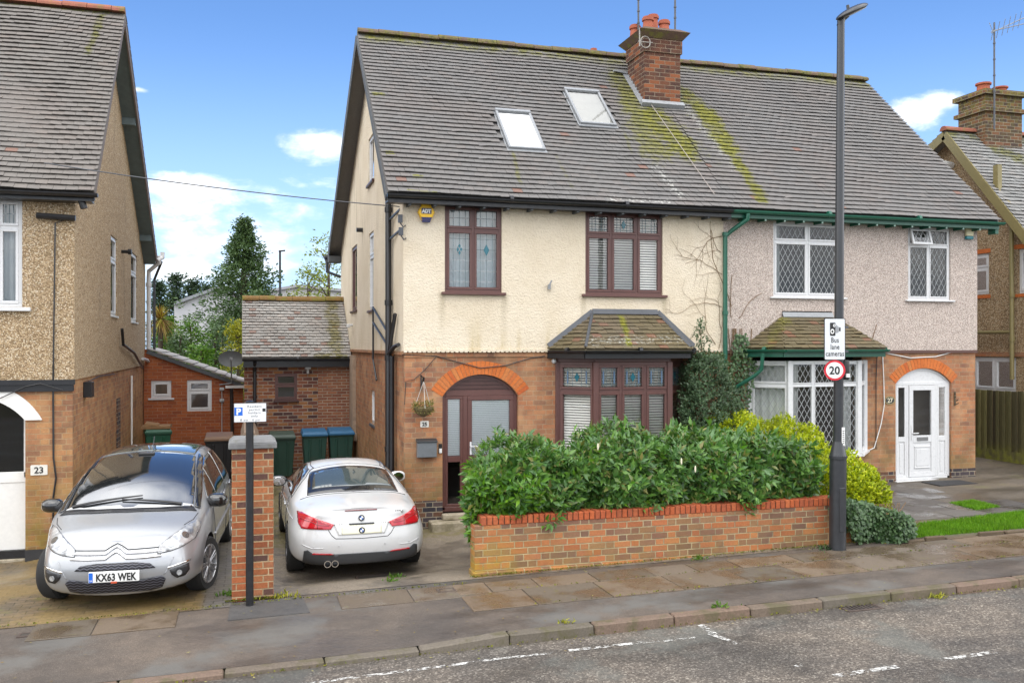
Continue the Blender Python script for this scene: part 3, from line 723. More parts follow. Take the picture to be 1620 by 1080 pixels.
def window(parent, T, r, cols, tw, fm, fr=.05, sash=.042, lead=None, blind=None, sill=None, n0=-.03, name='window', glass=None, bottom_sash=True, label=None, back=.075):
    """r=(u0,u1,w0,w1), cols = list of column edges as fractions, tw = transom height or None"""
    u0, u1, w0, w1 = r; mb = MB(T); ue = [u0 + (u1 - u0) * c for c in cols]; we = [w0, w1] if tw is None else [w0, tw, w1]
    mb.box(u0, u1, w0, w0 + fr, n0 - .06, n0); mb.box(u0, u1, w1 - fr, w1, n0 - .06, n0)
    mb.box(u0, u0 + fr, w0 + fr, w1 - fr, n0 - .06, n0); mb.box(u1 - fr, u1, w0 + fr, w1 - fr, n0 - .06, n0)
    for c in ue[1:-1]: mb.box(c - fr * .5, c + fr * .5, w0 + fr, w1 - fr, n0 - .058, n0 - .002)
    if tw is not None:
        for a, b in zip(ue, ue[1:]): mb.box(a + fr * (.5 if a != u0 else 1), b - fr * (.5 if b != u1 else 1), tw - fr * .5, tw + fr * .5, n0 - .059, n0 - .003)
    panes = []; pb = MB(T)
    for j, (wa, wb) in enumerate(zip(we, we[1:])):
        for i, (a, b) in enumerate(zip(ue, ue[1:])):
            x0 = a + (fr if a == u0 else fr * .5); x1 = b - (fr if b == u1 else fr * .5); y0 = wa + (fr if wa == w0 else fr * .5); y1 = wb - (fr if wb == w1 else fr * .5)
            s = sash; a0, a1 = n0 - .05, n0 + .012; g = .006
            X0, X1, Y0, Y1 = x0 - g, x1 + g, y0 - g, y1 + g
            mb.box(X0, X1, Y0, Y0 + s, a0, a1); mb.box(X0, X1, Y1 - s, Y1, a0, a1)
            mb.box(X0, X0 + s, Y0 + s, Y1 - s, a0, a1); mb.box(X1 - s, X1, Y0 + s, Y1 - s, a0, a1)
            q = (X0 + s, X1 - s, Y0 + s, Y1 - s); panes.append((i, j if tw is not None else 0, q))
            pb.quad((q[0], q[2], n0 - .02), (q[1], q[2], n0 - .02), (q[1], q[3], n0 - .02), (q[0], q[3], n0 - .02))
    wo = mb.build(name, fm, parent, bevel=.005)
    if label: wo['label'] = label
    pb.build('pane', glass or M['glass'], wo)
    if lead:
        lb = MB(T)
        for i, j, q in panes: lead(lb, i, j, q, n0 - .018)
        if lb.v: lb.build('leading', [M['came_dark'], M['teal_glass'], M['blue_glass'], M['came']], wo)
    if sill:
        sm, ov, th, pr = sill; sb = MB(T); sb.box(u0 - ov, u1 + ov, w0 - th, w0 - .003, n0 - .05, n0 + pr); sb.build('sill', sm, wo, bevel=.006)
    if blind == 'slat' or blind == 'slat_white':
        bb = MB(T); w = w0 + .06; st = .046 if blind == 'slat' else .034
        while w < w1 - .05:
            for a, b in zip(ue, ue[1:]):
                A, B = a + .03, b - .03
                bb.hexa([(A, w, n0 - back + .016), (B, w, n0 - back + .016), (B, w + .027, n0 - back - .016), (A, w + .027, n0 - back - .016),
                         (A, w + .003, n0 - back + .016), (B, w + .003, n0 - back + .016), (B, w + .030, n0 - back - .016), (A, w + .030, n0 - back - .016)])
            w += st
        bb.build('blind', M['blind'] if blind == 'slat' else M['blind_white'], wo)
    if blind and blind.startswith('curtain'):
        bb = MB(T); parts = [(u0 + .04, u0 + (u1 - u0) * .2), (u1 - (u1 - u0) * .2, u1 - .04)] if blind == 'curtain_sides' else ([(u0 + .04, u0 + (u1 - u0) * .18)] if blind == 'curtain_left' else [(u0 + .02, u1 - .02)])
        for A, B in parts:
            k = max(10, int((B - A) / .025)); pv = None
            for i in range(k + 1):
                u = A + (B - A) * i / k; n = n0 - .16 + .022 * math.sin(i * 1.15) + .01 * math.sin(i * .43)
                c = (bb.p(u, w0 + .03, n), bb.p(u, w1 - .03, n))
                if pv: bb.face((pv[0], c[0], c[1], pv[1]))
                pv = c
        bb.build('curtain', M['curtain'] if blind != 'curtain_net' else M['net'], wo, smooth=True, recalc=False)
    return wo


def lead_rect_plain(lb, i, j, q, n):
    u0, u1, w0, w1 = q
    if j == 1:
        for k in (.2, .5, .8): strip(lb, (u0 + (u1 - u0) * k, w0), (u0 + (u1 - u0) * k, w1), .008, n)
        strip(lb, (u0, (w0 + w1) / 2), (u1, (w0 + w1) / 2), .008, n)
        for k in (.2, .8): lozenge(lb, (u0 + (u1 - u0) * k, (w0 + w1) / 2), .018, .018, n, 3)
    else:
        for k in (.2, .5, .8): strip(lb, (u0 + (u1 - u0) * k, w0), (u0 + (u1 - u0) * k, w1), .007, n)
        for k in range(1, 5 + 1): w = w1 - (w1 - w0) * (k / 5.0 - .1); strip(lb, (u0, w), (u1, w), .007, n, 0 if k < 3 else 3)
        c = ((u0 + u1) / 2, w1 - (w1 - w0) * .3); lozenge(lb, c, .05, .10, n + .003, 1)
        if i == 0: strip(lb, (c[0] - .025, c[1] - .05), (c[0] + .025, c[1] + .05), .008, n + .008, 3); strip(lb, (c[0] + .025, c[1] - .05), (c[0] - .025, c[1] + .05), .008, n + .008, 3)


def lead_top(motif, blue=False):
    def f(lb, i, j, q, n):
        if j != 1: return
        u0, u1, w0, w1 = q
        for k in (.16, .34, .66, .84): strip(lb, (u0 + (u1 - u0) * k, w0), (u0 + (u1 - u0) * k, w1), .007, n)
        for k in (.14, .5, .86): strip(lb, (u0, w0 + (w1 - w0) * k), (u1, w0 + (w1 - w0) * k), .007, n)
        if blue:
            for k in (.16, .84): strip(lb, (u0 + (u1 - u0) * k, w0 + .06), (u0 + (u1 - u0) * k, w1 - .06), .03, n + .002, 2)
        if i in motif: lozenge(lb, ((u0 + u1) / 2, (w0 + w1) / 2), .045, .085, n + .003, 1)
    return f


def lead_diamond(pw, ph, skip=()):
    def f(lb, i, j, q, n):
        if (i, j) not in skip: diamonds(lb, q, pw, ph, n, .008, 3)
    return f


def tiles(mb, O, U, S, N, ext, Mlen, g=.115, tw=.17, holes=(), th=.012, lift=.030, jit=1.0, gap=.004, sag=0.0):
    """plain tiles: O origin, U along the eave, S up the slope, N out; ext(s)->(u0,u1)"""
    O, U, S, N = Vector(O), Vector(U), Vector(S), Vector(N); k = int(Mlen / g)
    for i in range(k):
        s = i * g; u0, u1 = ext(s); u = u0 - (tw / 2 if i % 2 else 0) - .001; w = math.sin(i * 1.7) * .004 * jit
        while u < u1:
            a, b = max(u, u0) + gap / 2, min(u + tw, u1) - gap / 2; u += tw
            if b - a < .006: continue
            cu, cs = (a + b) / 2, s + g / 2
            if any(h[0] < cu < h[1] and h[2] < cs < h[3] for h in holes): continue
            j1, j2 = random.gauss(0, .004) * jit, random.gauss(0, .0035) * jit; tilt = random.gauss(0, .003) * jit
            lf = th + lift + max(-.006, j2); up = .012 + w
            if random.random() < .012: j1 -= .015; tilt += .008
            sg = sag * (math.sin(cu * .9 + 1) * math.sin(cs * .8) + .5 * math.sin(cu * 2.3 + cs))
            P = lambda q, t, n: O + U * q + S * t + N * (n + sg)
            s0, s1 = s + j1 + w, min(s + g * 1.12, Mlen)
            mb.hexa([P(a, s0, lf - th - tilt), P(b, s0, lf - th + tilt), P(b, s1, up - th), P(a, s1, up - th), P(a, s0, lf - tilt), P(b, s0, lf + tilt), P(b, s1, up), P(a, s1, up)])


def roof_frame(y0, z0, y1, z1):
    L = math.hypot(y1 - y0, z1 - z0); c, s = (y1 - y0) / L, (z1 - z0) / L
    return L, Vector((0, c, s)), Vector((0, -s, c))


def arch_ring(parent, xl, xr, zs, za, w, y, mat, n=22, name='door_arch', depth=.05, proud=.006):
    mb = MB(); inn = arc_pts(xl, xr, zs, za, n); h = za - zs; hw = (xr - xl) / 2; R = (hw * hw + h * h) / (2 * h); cx, cz = (xl + xr) / 2, za - R
    for (a, b) in zip(inn, inn[1:]):
        def o(q): d = Vector((q[0] - cx, q[1] - cz)).normalized(); return (q[0] + d.x * w, q[1] + d.y * w)
        a2, b2 = o(a), o(b); g = .06
        A = (a[0] + (b[0] - a[0]) * g, a[1] + (b[1] - a[1]) * g); B = (b[0] - (b[0] - a[0]) * g, b[1] - (b[1] - a[1]) * g)
        A2 = (a2[0] + (b2[0] - a2[0]) * g, a2[1] + (b2[1] - a2[1]) * g); B2 = (b2[0] - (b2[0] - a2[0]) * g, b2[1] - (b2[1] - a2[1]) * g)
        P = [A, B, B2, A2]
        mb.hexa([(p[0], y - proud, p[1]) for p in P] + [(p[0], y + depth, p[1]) for p in P])
    return mb.build(name, mat, parent)


def gutter(mb, a, b, r=.055):
    """half-round gutter with a rolled lip from a to b"""
    a, b = Vector(a), Vector(b); d = (b - a).normalized(); side = d.cross(Vector((0, 0, 1))).normalized(); k = 8
    A = []; Bv = []
    for rr in (r, r - .008):
        for i in range(k + 1):
            t = math.pi * i / k; off = side * (math.cos(t) * rr) + Vector((0, 0, -math.sin(t) * rr)); A.append(mb.p(*(a + off))); Bv.append(mb.p(*(b + off)))
    for o in (0, k + 1):
        for i in range(k): mb.face((A[o + i], A[o + i + 1], Bv[o + i + 1], Bv[o + i]))
    for i in (0, k): mb.face((A[i], Bv[i], Bv[i + k + 1], A[i + k + 1]))
    for L in (A, Bv): mb.face(L[:k + 1])
    n = max(2, int((b - a).length / 1.8))
    for i in range(1, n): q = a + (b - a) * (i / n); mb.tube([q - d * .03 + Vector((0, 0, -.0)), q + d * .03], r + .006, 10)


def house_wall(name, parent, mat, x0, x1, y0, y1, z0, z1, cuts=()):
    mb = MB(); mb.box(x0, x1, y0, y1, z0, z1); o = mb.build(name, mat, parent)
    if cuts:
        cm = []
        for c in cuts:
            m_ = MB()
            if isinstance(c, tuple): m_.box(c[0], c[1], y0 - .2, y1 + .2, c[2], c[3])
            else: m_.prism(c, lambda a, b: (a, y0 - .2, b), lambda a, b: (a, y1 + .2, b))
            cm.append(m_)
        boolean_cut(o, cm)
    return o


def side_wall(name, parent, mat, x0, x1, poly, cuts=()):
    mb = MB(); mb.prism(poly, lambda a, b: (x0, a, b), lambda a, b: (x1, a, b)); o = mb.build(name, mat, parent)
    if cuts:
        cm = []
        for c in cuts: m_ = MB(); m_.box(x0 - .2, x1 + .2, c[0], c[1], c[2], c[3]); cm.append(m_)
        boolean_cut(o, cm)
    return o


def rect(p0, p1, y=YF):
    a, b = onY(*p0, y), onY(*p1, y); return (min(a.x, b.x), max(a.x, b.x), min(a.z, b.z), max(a.z, b.z))


def ridge_caps(mb, x0, x1, y, z, r=.115, w=.42):
    x = x0
    while x < x1 - .05:
        b = min(x + w, x1); dz = random.uniform(-.008, .01); k = 8; A = []; B = []
        for i in range(k + 1):
            t = math.pi * i / k; rr = r + random.uniform(-.004, .004)
            A.append(mb.p(x + .004, y - math.cos(t) * rr * 1.1, z + math.sin(t) * rr + dz)); B.append(mb.p(b - .004, y - math.cos(t) * rr * 1.1, z + math.sin(t) * rr + dz + random.uniform(-.004, .004)))
        for i in range(k): mb.face((A[i], A[i + 1], B[i + 1], B[i]))
        mb.face(A[::-1]); mb.face(B); mb.face((A[0], B[0], B[-1], A[-1])); x = b


EY, EZ, RY, RZ = 14.75, 5.385, 18.85, 9.30
RL, RS, RN = roof_frame(EY, EZ, RY, RZ)
def roof_xy(px, py):
    v = pix_dir(px, py); O = Vector((0, EY, EZ)); C = Vector((0, 0, CAM_H)); t = (O - C).dot(RN) / v.dot(RN); q = C + v * t; return (q.x, q.y)
def roof_us(px, py): x, y = roof_xy(px, py); return x, (y - EY) / RS.y
R2 = lambda *p: roof_xy(*p)
moss = [(R2(985, 128), R2(1035, 240), .56, .75, .34), (R2(1040, 190), R2(1082, 238), .52, .95, .18), (R2(1082, 150), R2(1128, 190), .42, .9, .34), (R2(1112, 180), R2(1150, 235), .42, .95, .24),
        (R2(1150, 235), R2(1205, 318), .28, .95, .42), (R2(812, 245), R2(822, 290), .10, .6, .6), (R2(880, 250), R2(905, 300), .10, .35, .7), (R2(985, 205), R2(1000, 245), .10, .4, .6), (R2(592, 152), R2(606, 152), .10, .9, .5), (R2(655, 283), R2(668, 284), .07, .9, .5), (R2(612, 248), R2(622, 249), .06, .9, .5), (R2(645, 305), R2(690, 310), .05, .7, .6)]
lich = [(R2(1040, 270), R2(1075, 310), .34, .8), (R2(1080, 165), R2(1160, 270), .40, .45), (R2(960, 318), R2(1060, 322), .16, .8), (R2(640, 75), R2(660, 78), .1, .6)]
M['roof_tile'] = tile_mat('weathered_clay_tile', (.13, .124, .119), (.18, .172, .165), moss, lichen=lich, ridge=(8.95, 9.22, .9), moss_col=((.075, .078, .014), (.20, .19, .022)), red=.006)
M['roof_tile_27'] = M['roof_tile']
M['roof_23'] = tile_mat('brown_grey_tile', (.14, .128, .116), (.195, .178, .162), [((-2.5, 18.4), (-2.62, 17.4), .16, .8, .6), ((-4.2, 18.5), (-2.3, 18.5), .10, .8, .6)], ridge=(9.0, 9.12, .7), red=.012, pale=.2)
M['ridge_mossy'] = tile_mat('mossy_ridge_tile', (.10, .06, .04), (.17, .10, .07), ridge=(9.0, 9.30, .95))
M['ridge_red'] = simple('red_ridge_tile', (.25, .085, .05), .8, var=.3, bump=.3, dirt=((.13, .13, .02), 4, .5, .9))
M['roof_ext'] = tile_mat('pale_extension_tile', (.26, .245, .225), (.46, .44, .41), [((2.2, 22.7), (2.2, 24.4), .40, .75, .55), ((1.7, 22.6), (2.4, 22.6), .16, .8, .6)], moss_col=((.08, .08, .02), (.22, .18, .03)), red=.08, pale=.35)
M['roof_bay'] = tile_mat('mossy_bay_tile', (.085, .068, .035), (.17, .135, .07), [((6.35, 14.4), (6.45, 15.0), .14, .9, .5), ((9.2, 14.6), (9.8, 15.0), .3, .5, .6)], lichen=[((5.6, 14.45), (7.7, 14.5), .3, .55)], moss_col=((.10, .11, .012), (.24, .23, .02)), red=.06, pale=.5)
M['roof_far'] = tile_mat('pale_grey_tile', (.14, .14, .135), (.30, .30, .29), [((18.0, 18.4), (19.3, 17.8), .4, .8, .5)], ridge=(7.9, 8.2, .9), pale=.4)

# ================================================================== no. 25, the cream half
h25 = thing('semi_detached_house', 'cream left half of the semi-detached pair, burgundy frames over orange brick', 'house', (2.58, YF, gz(2.58, YF)), 'houses in the row')
PX = 8.52
wA = rect((703, 323), (793, 463)); wB = rect((925, 334), (1047, 467))
SZ = 2.79
dxl, dxr, dzs, dza, dz0 = 3.226, 4.565, 2.02, 2.39, .09
dpoly = [(dxl, -.05)] + arc_pts(dxl, dxr, dzs, dza, 20) + [(dxr, -.05)]
bay25 = (5.29, 7.70)
house_wall('brick_wall', h25, M['brick_house'], 2.58, PX, YF, YF + .28, .28, SZ, [dpoly, (bay25[0] + .05, bay25[1] - .05, .62, 2.66)])
house_wall('plinth', h25, M['plinth'], 2.58, PX, YF - .004, YF + .28, -.7, .279, [dpoly])
up = house_wall('rendered_wall', h25, M['cream'], 2.555, PX - .001, YF - .035, YF + .28, SZ, 5.45, [wA, wB])
mb = MB(); x = 2.56                        # bell-cast drip edge with its little scallops
while x < PX:
    mb.box(x, x + .05, YF - .06, YF - .03, SZ - .022, SZ + .03); mb.box(x + .05, x + .08, YF - .055, YF - .03, SZ - .008, SZ + .03); x += .08
mb.build('render_drip', M['cream'], h25)
mb = MB(); mb.box(2.57, PX, YF - .02, YF - .0005, SZ - .10, SZ - .024); mb.build('string_course', M['brick_house'], h25)
gp = [(YF + .001, -.4), (25.13, -.4), (25.13, SZ), (YF + .001, SZ)]
gu = [(YF + .001, SZ + .0), (25.13, SZ), (25.13, 5.45), (RY, RZ - .08), (YF + .001, 5.66)]
gw = {'loft': (18.6, 19.45, 6.28, 7.25), 'mid': (18.65, 19.4, 3.62, 5.24), 'br': (21.5, 22.6, 3.72, 5.26), 'gr': (18.7, 19.25, 1.25, 1.95)}
side_wall('brick_side_wall', h25, M['brick_house'], 2.58, 2.86, [(YF + .281, -.4), (25.13, -.4), (25.13, SZ - .001), (YF + .281, SZ - .001)], [gw['gr']])
side_wall('rendered_side_wall', h25, M['cream'], 2.555, 2.86, [(YF + .281, SZ - .001), (25.13, SZ - .001), (25.13, 5.45), (RY, RZ - .08), (YF + .281, 5.66)], [gw['loft'], gw['mid'], gw['br']])
mb = MB(); mb.box(2.53, 2.58, YF, 22.7, SZ - .06, SZ - .002); mb.build('side_string_course', M['brick_house'], h25)
house_wall('rear_wall', h25, M['cream'], 2.86, PX, 24.9, 25.13, -.4, 5.4)
mb = MB(); mb.box(2.87, PX - .05, YF + .285, 24.89, SZ - .1, SZ + .1); mb.box(2.87, PX - .05, YF + .285, 24.89, -.2, .1); mb.box(2.87, PX - .05, YF + .285, 24.89, 5.30, 5.40); mb.build('floor', M['interior'], h25)
mb = MB(); mb.box(PX - .06, PX - .002, YF + .285, 24.89, -.3, 5.3); mb.box(2.87, PX - .07, 19.0, 19.1, -.3, 5.3); mb.build('inner_wall', M['interior'], h25)
# windows
window(h25, TF(YF - .035), wA, [0, .5, 1], onY(748, 364, YF).z, M['burgundy'], lead=lead_rect_plain, sill=(M['burgundy'], .06, .05, .10), blind='curtain_net')
window(h25, TF(YF - .035), wB, [0, 1 / 3, 2 / 3, 1], onY(985, 373, YF).z, M['burgundy'], lead=lead_top((1,)), blind='slat', sill=(M['burgundy'], .07, .05, .10))
window(h25, TS(2.555), gw['loft'], [0, 1], None, M['white_upvc'], sill=(M['burgundy_dark'], .06, .06, .08), label='small white loft window high in the gable')
window(h25, TS(2.555), gw['mid'], [0, 1], 4.75, M['white_upvc'], sill=(M['burgundy_dark'], .04, .05, .07), label='tall narrow white window on the gable side')
window(h25, TS(2.555), gw['br'], [0, 1], None, M['burgundy'], sill=(M['burgundy_dark'], .05, .05, .07), label='burgundy window at the back of the gable side')
window(h25, TS(2.58), gw['gr'], [0, 1], None, M['white_upvc'], sill=(M['lead'], .04, .06, .07), label='narrow white window low on the gable side')
# front door under the orange arch
arch_ring(h25, dxl - .005, dxr + .005, dzs, dza + .004, .225, YF, M['voussoir'], 26)
fr = h25
mb = MB(TF(YF + .07)); jx = 3.64
for a, b, c, d in ((dxl, dxl + .06, dz0, dzs + .02), (dxr - .06, dxr, dz0, dzs + .02), (jx - .04, jx + .04, dz0, dzs), (dxl + .06, dxr - .06, dzs - .0, dzs + .10), (dxl, dxr, dz0 - .03, dz0 + .05)):
    mb.box(a, b, c, d, -.07, 0)
door_frame = mb.build('door_frame', M['burgundy'], h25, bevel=.006)
mb = MB(TF(YF + .075)); ap = [(dxl, dzs + .05)] + [q for q in arc_pts(dxl, dxr, dzs, dza, 20)] + [(dxr, dzs + .05)]
mb.prism([q for q in ap if q[1] >= dzs + .04] , lambda a, b: (a, b, -.05), lambda a, b: (a, b, -.02))
for k in range(4):
    z = dzs + .125 + k * .065
    hw = .62 - k * .085
    mb.box((dxl + dxr) / 2 - hw, (dxl + dxr) / 2 + hw, z, z + .052, -.03, -.004)
mb.build('arch_panel', M['burgundy_dark'], door_frame)
mb = MB(TF(YF + .075)); ring = arc_pts(dxl, dxr, dzs, dza, 20); rin = arc_pts(dxl + .05, dxr - .05, dzs, dza - .05, 20)
for i in range(20): mb.hexa([(*ring[i], -.05), (*ring[i + 1], -.05), (*rin[i + 1], -.05), (*rin[i], -.05), (*ring[i], .0), (*ring[i + 1], .0), (*rin[i + 1], .0), (*rin[i], .0)])
mb.build('arch_frame', M['burgundy'], door_frame)
rail = .95
def panel(nm, u0, u1, w0, w1, mid, fm, parent, n=0.0, s=.07, lower=True):
    mb = MB(TF(YF + .075)); mb.box(u0, u1, w0, w0 + s, -.06, n); mb.box(u0, u1, w1 - s, w1, -.06, n); mb.box(u0, u0 + s, w0 + s, w1 - s, -.06, n); mb.box(u1 - s, u1, w0 + s, w1 - s, -.06, n); mb.box(u0 + s, u1 - s, mid - .05, mid + .05, -.06, n)
    o = mb.build(nm, fm, parent, bevel=.006); g = MB(TF(YF + .075))
    for a, b in ((w0 + s, mid - .05), (mid + .05, w1 - s)): g.quad((u0 + s, a, -.03), (u1 - s, a, -.03), (u1 - s, b, -.03), (u0 + s, b, -.03))
    g.build('pane', M['glass'], o)
    b = MB(TF(YF + .075)); w = mid + .06
    while w < w1 - s: b.box(u0 + s, u1 - s, w, w + .0275, -.042, -.037); w += .031
    b.build('blind', M['blind_white'], o); return o
panel('side_light', dxl + .06, jx - .04, dz0 + .05, dzs, rail, M['burgundy'], h25, s=.05)
door = panel('front_door', jx + .04, dxr - .06, dz0 + .05, dzs, rail, M['burgundy'], h25, n=.012, s=.075)
mb = MB(TF(YF + .06)); mb.box(jx + .075, jx + .105, 1.02, 1.24, .0, .012); mb.tube([(jx + .09, 1.16, .01), (jx + .09, 1.16, .05), (jx + .20, 1.16, .05)], .010, 8); mb.build('door_handle', M['white_upvc'], door)
mb = MB(); mb.box(dxl - .25, 5.1, YF - .36, YF - .005, -.5, -.045); mb.box(dxl - .02, 4.75, YF - .16, YF - .005, -.044, .055); mb.build('door_step', M['stone'], h25, bevel=.015)
# hallway things glimpsed through the low pane
mb = MB(); mb.box(dxl - .2, dxr + .2, YF + 1.4, YF + 1.45, .1, 2.5); mb.build('hall_wall', M['interior_dark'], h25)


# canted bay
def bay(house, xl, xr, fx0, fx1, yb, z0, z1, fm, style):
    """angled bay: window faces left cant / front / right cant"""
    P = [(xl, YF), (fx0, yb), (fx1, yb), (xr, YF)]
    def Tb(a, b):
        a, b = Vector(a), Vector(b); d = (b - a).normalized(); n = Vector((d.y, -d.x)); return lambda u, w, q: (a.x + d.x * u + n.x * q, a.y + d.y * u + n.y * q, w), (b - a).length
    tz = z1 - (.50 if style == 25 else .44); outw = None
    for k, (a, b) in enumerate(zip(P, P[1:])):
        T, L = Tb(a, b); cols = [0, 1] if k != 1 else [0, 1 / 3, 2 / 3, 1]
        if style == 25: window(house, T, (.0, L, z0, z1), cols, tz, fm, fr=.06, sash=.045, lead=lead_top((0,) if k != 1 else (1,), True), blind='slat', n0=0.0, name='bay_window')
        else: window(house, T, (.0, L, z0, z1), cols, tz, fm, fr=.055, sash=.04 if k == 0 else .018, lead=lead_diamond(.115, .19), blind='curtain' if k == 0 else ('curtain_sides' if k == 1 else None), n0=0.0, name='bay_window')
        mb = MB(T); mb.box(-.0, L, z0 - .72, z0 - .02, -.22, -.03); mb.build('bay_wall', M['plinth'] if False else M['brick_house'], house)
        mb = MB(T); mb.box(-.06, L + .06, z0 - .05, z0 - .004, -.05, .09); mb.build('bay_sill', fm if style == 25 else M['white_upvc'], house, bevel=.006)
        if style == 25: mb = MB(T); mb.box(-.02, L + .02, z1 + .002, z1 + .08, -.05, .015); mb.build('bay_head', fm, house, bevel=.004)
    for q in P: mb = MB(); mb.box(q[0] - .05, q[0] + .05, q[1] - .03, q[1] + .06, z0 - .02, z1 + .003); mb.build('bay_post', fm, house, bevel=.008)
    return P


def bay_roof(house, exl, exr, ey, ez, txl, txr, tz, flash, gut, name='bay_roof'):
    rt = MB(); A = Vector((exl + .42, ey, ez)); B = Vector((exr - .42, ey, ez)); C = Vector((txr, YF - .04, tz)); D = Vector((txl, YF - .04, tz)); E0 = Vector((exl, YF - .04, ez)); E1 = Vector((exr, YF - .04, ez))
    body = MB()
    dz = Vector((0, 0, -.07))
    for q in ((A, B, C, D), (E0, A, D), (B, E1, C)):
        n = len(q); lo = [body.p(*(v + dz)) for v in q]; hi = [body.p(*(v - Vector((0, 0, .012)))) for v in q]; body.face(lo[::-1]); body.face(hi)
        for k in range(n): body.face((lo[k], lo[(k + 1) % n], hi[(k + 1) % n], hi[k]))
    ro = body.build(name, M['roof_bay'], house)
    def face(a, b, c, d):
        U = (b - a).normalized(); N = U.cross(((c + d) / 2 - (a + b) / 2)).normalized(); S = N.cross(U); Ml = (d - a).dot(S)
        ul, ur = (d - a).dot(U), (c - a).dot(U); L = (b - a).length
        tiles(rt, a - S * .02, U, S, N, lambda s: (ul * min(1, s / Ml), L + (ur - L) * min(1, s / Ml)), Ml, .10, .17, th=.011, lift=.022, jit=1.1)
    face(A, B, C, D); face(E0, A, D, D); face(B, E1, C, C)
    rt.build('tile_courses', M['roof_bay'], ro)
    fl = MB()
    for a, b in ((E0, D), (D, C), (C, E1)) if flash == M['lead'] else ((D, C),):
        fl.bar(a + Vector((0, -.02, .045)), b + Vector((0, -.02, .045)), .10, .02, (0, -1, .5)); fl.bar(a + Vector((0, .02, .07)), b + Vector((0, .02, .07)), .02, .09)
    if flash == M['lead']:
        for a, b in ((A, D), (B, C)): fl.tube([a + (b - a) * t + Vector((0, 0, .03)) for t in (0, .33, .66, 1)], .028, 6)
    fl.build('flashing', flash, ro)
    g = MB()
    for a, b in ((E0, A), (A, B), (B, E1)): gutter(g, a + Vector((0, -.05, -.03)), b + Vector((0, -.05, -.03)), .05); g.bar(a + Vector((0, .03, -.10)), b + Vector((0, .03, -.10)), .03, .13)
    g.build('bay_gutter', gut, ro)
    s = MB(); zz = ez - .12
    i = [s.p(*v) for v in (Vector((E0.x, YF, zz)), Vector((A.x, A.y + .03, zz)), Vector((B.x, B.y + .03, zz)), Vector((E1.x, YF, zz)))]; j = [s.p(*v) for v in (Vector((E0.x, YF, zz + .03)), Vector((A.x, A.y + .03, zz + .03)), Vector((B.x, B.y + .03, zz + .03)), Vector((E1.x, YF, zz + .03)))]
    s.face(i[::-1]); s.face(j)
    for k in range(4): s.face((i[k], i[(k + 1) % 4], j[(k + 1) % 4], j[k]))
    s.build('bay_soffit', gut, ro)
    return ro


bay(h25, 5.29, 7.68, 5.79, 7.18, 14.55, .70, 2.60, M['burgundy'], 25)
bay_roof(h25, 5.10, 7.90, 14.33, 2.83, 5.92, 7.18, 3.44, M['lead'], M['black_paint'])


# roof slabs, tiles, ridge, eaves
def main_roof(house, x0, x1, holes, mat, verge_left, verge_right, gut, ezd=0.0):
    b = MB(); n = RN * .0; t = .11
    e, r_, bk = (EY + .02, EZ), (RY, RZ), (25.42, 5.38)
    b.prism([e, r_, (RY, RZ - .16), (EY + .12, EZ - .04)], lambda a, c: (x0, a, c), lambda a, c: (x1, a, c))
    b.prism([(RY + .001, RZ - .001), bk, (25.42, 5.28), (RY + .001, RZ - .15)], lambda a, c: (x0, a, c), lambda a, c: (x1, a, c))
    ro = b.build('roof', mat, house)
    tl = MB(); tiles(tl, (x0, EY - .02, EZ - .02), (1, 0, 0), RS, RN, lambda s: (0, x1 - x0), RL, .143, .172, holes, sag=.016, jit=.5)
    tl.build('front_tiles', mat, ro)
    L2, S2, N2 = roof_frame(25.45, 5.36, RY, RZ); N2 = -N2 if N2.z < 0 else N2; N2 = Vector((0, abs(S2.z), abs(S2.y)))
    tl = MB(); tiles(tl, (x0, 25.45, 5.36), (1, 0, 0), S2, N2, lambda s: (0, .8 if not verge_right else x1 - x0), L2, .2, .3)
    tl.build('rear_tiles', mat, ro)
    rc = MB(); ridge_caps(rc, x0, x1, RY, RZ + .005); rc.build('ridge', M['ridge_mossy'], ro, smooth=False)
    g = MB(); gutter(g, (x0 - .02, EY - .055, EZ - .045), (x1 + (.04 if verge_right else 0), EY - .055, EZ - .045), .058)
    g.build('gutter', gut, house)
    f = MB(); f.box(x0, x1, EY + .01, EY + .035, EZ - .17, EZ - .03); f.box(x0, x1, EY + .035, YF - .036, EZ - .155, EZ - .135); f.build('fascia', gut, house)
    return ro


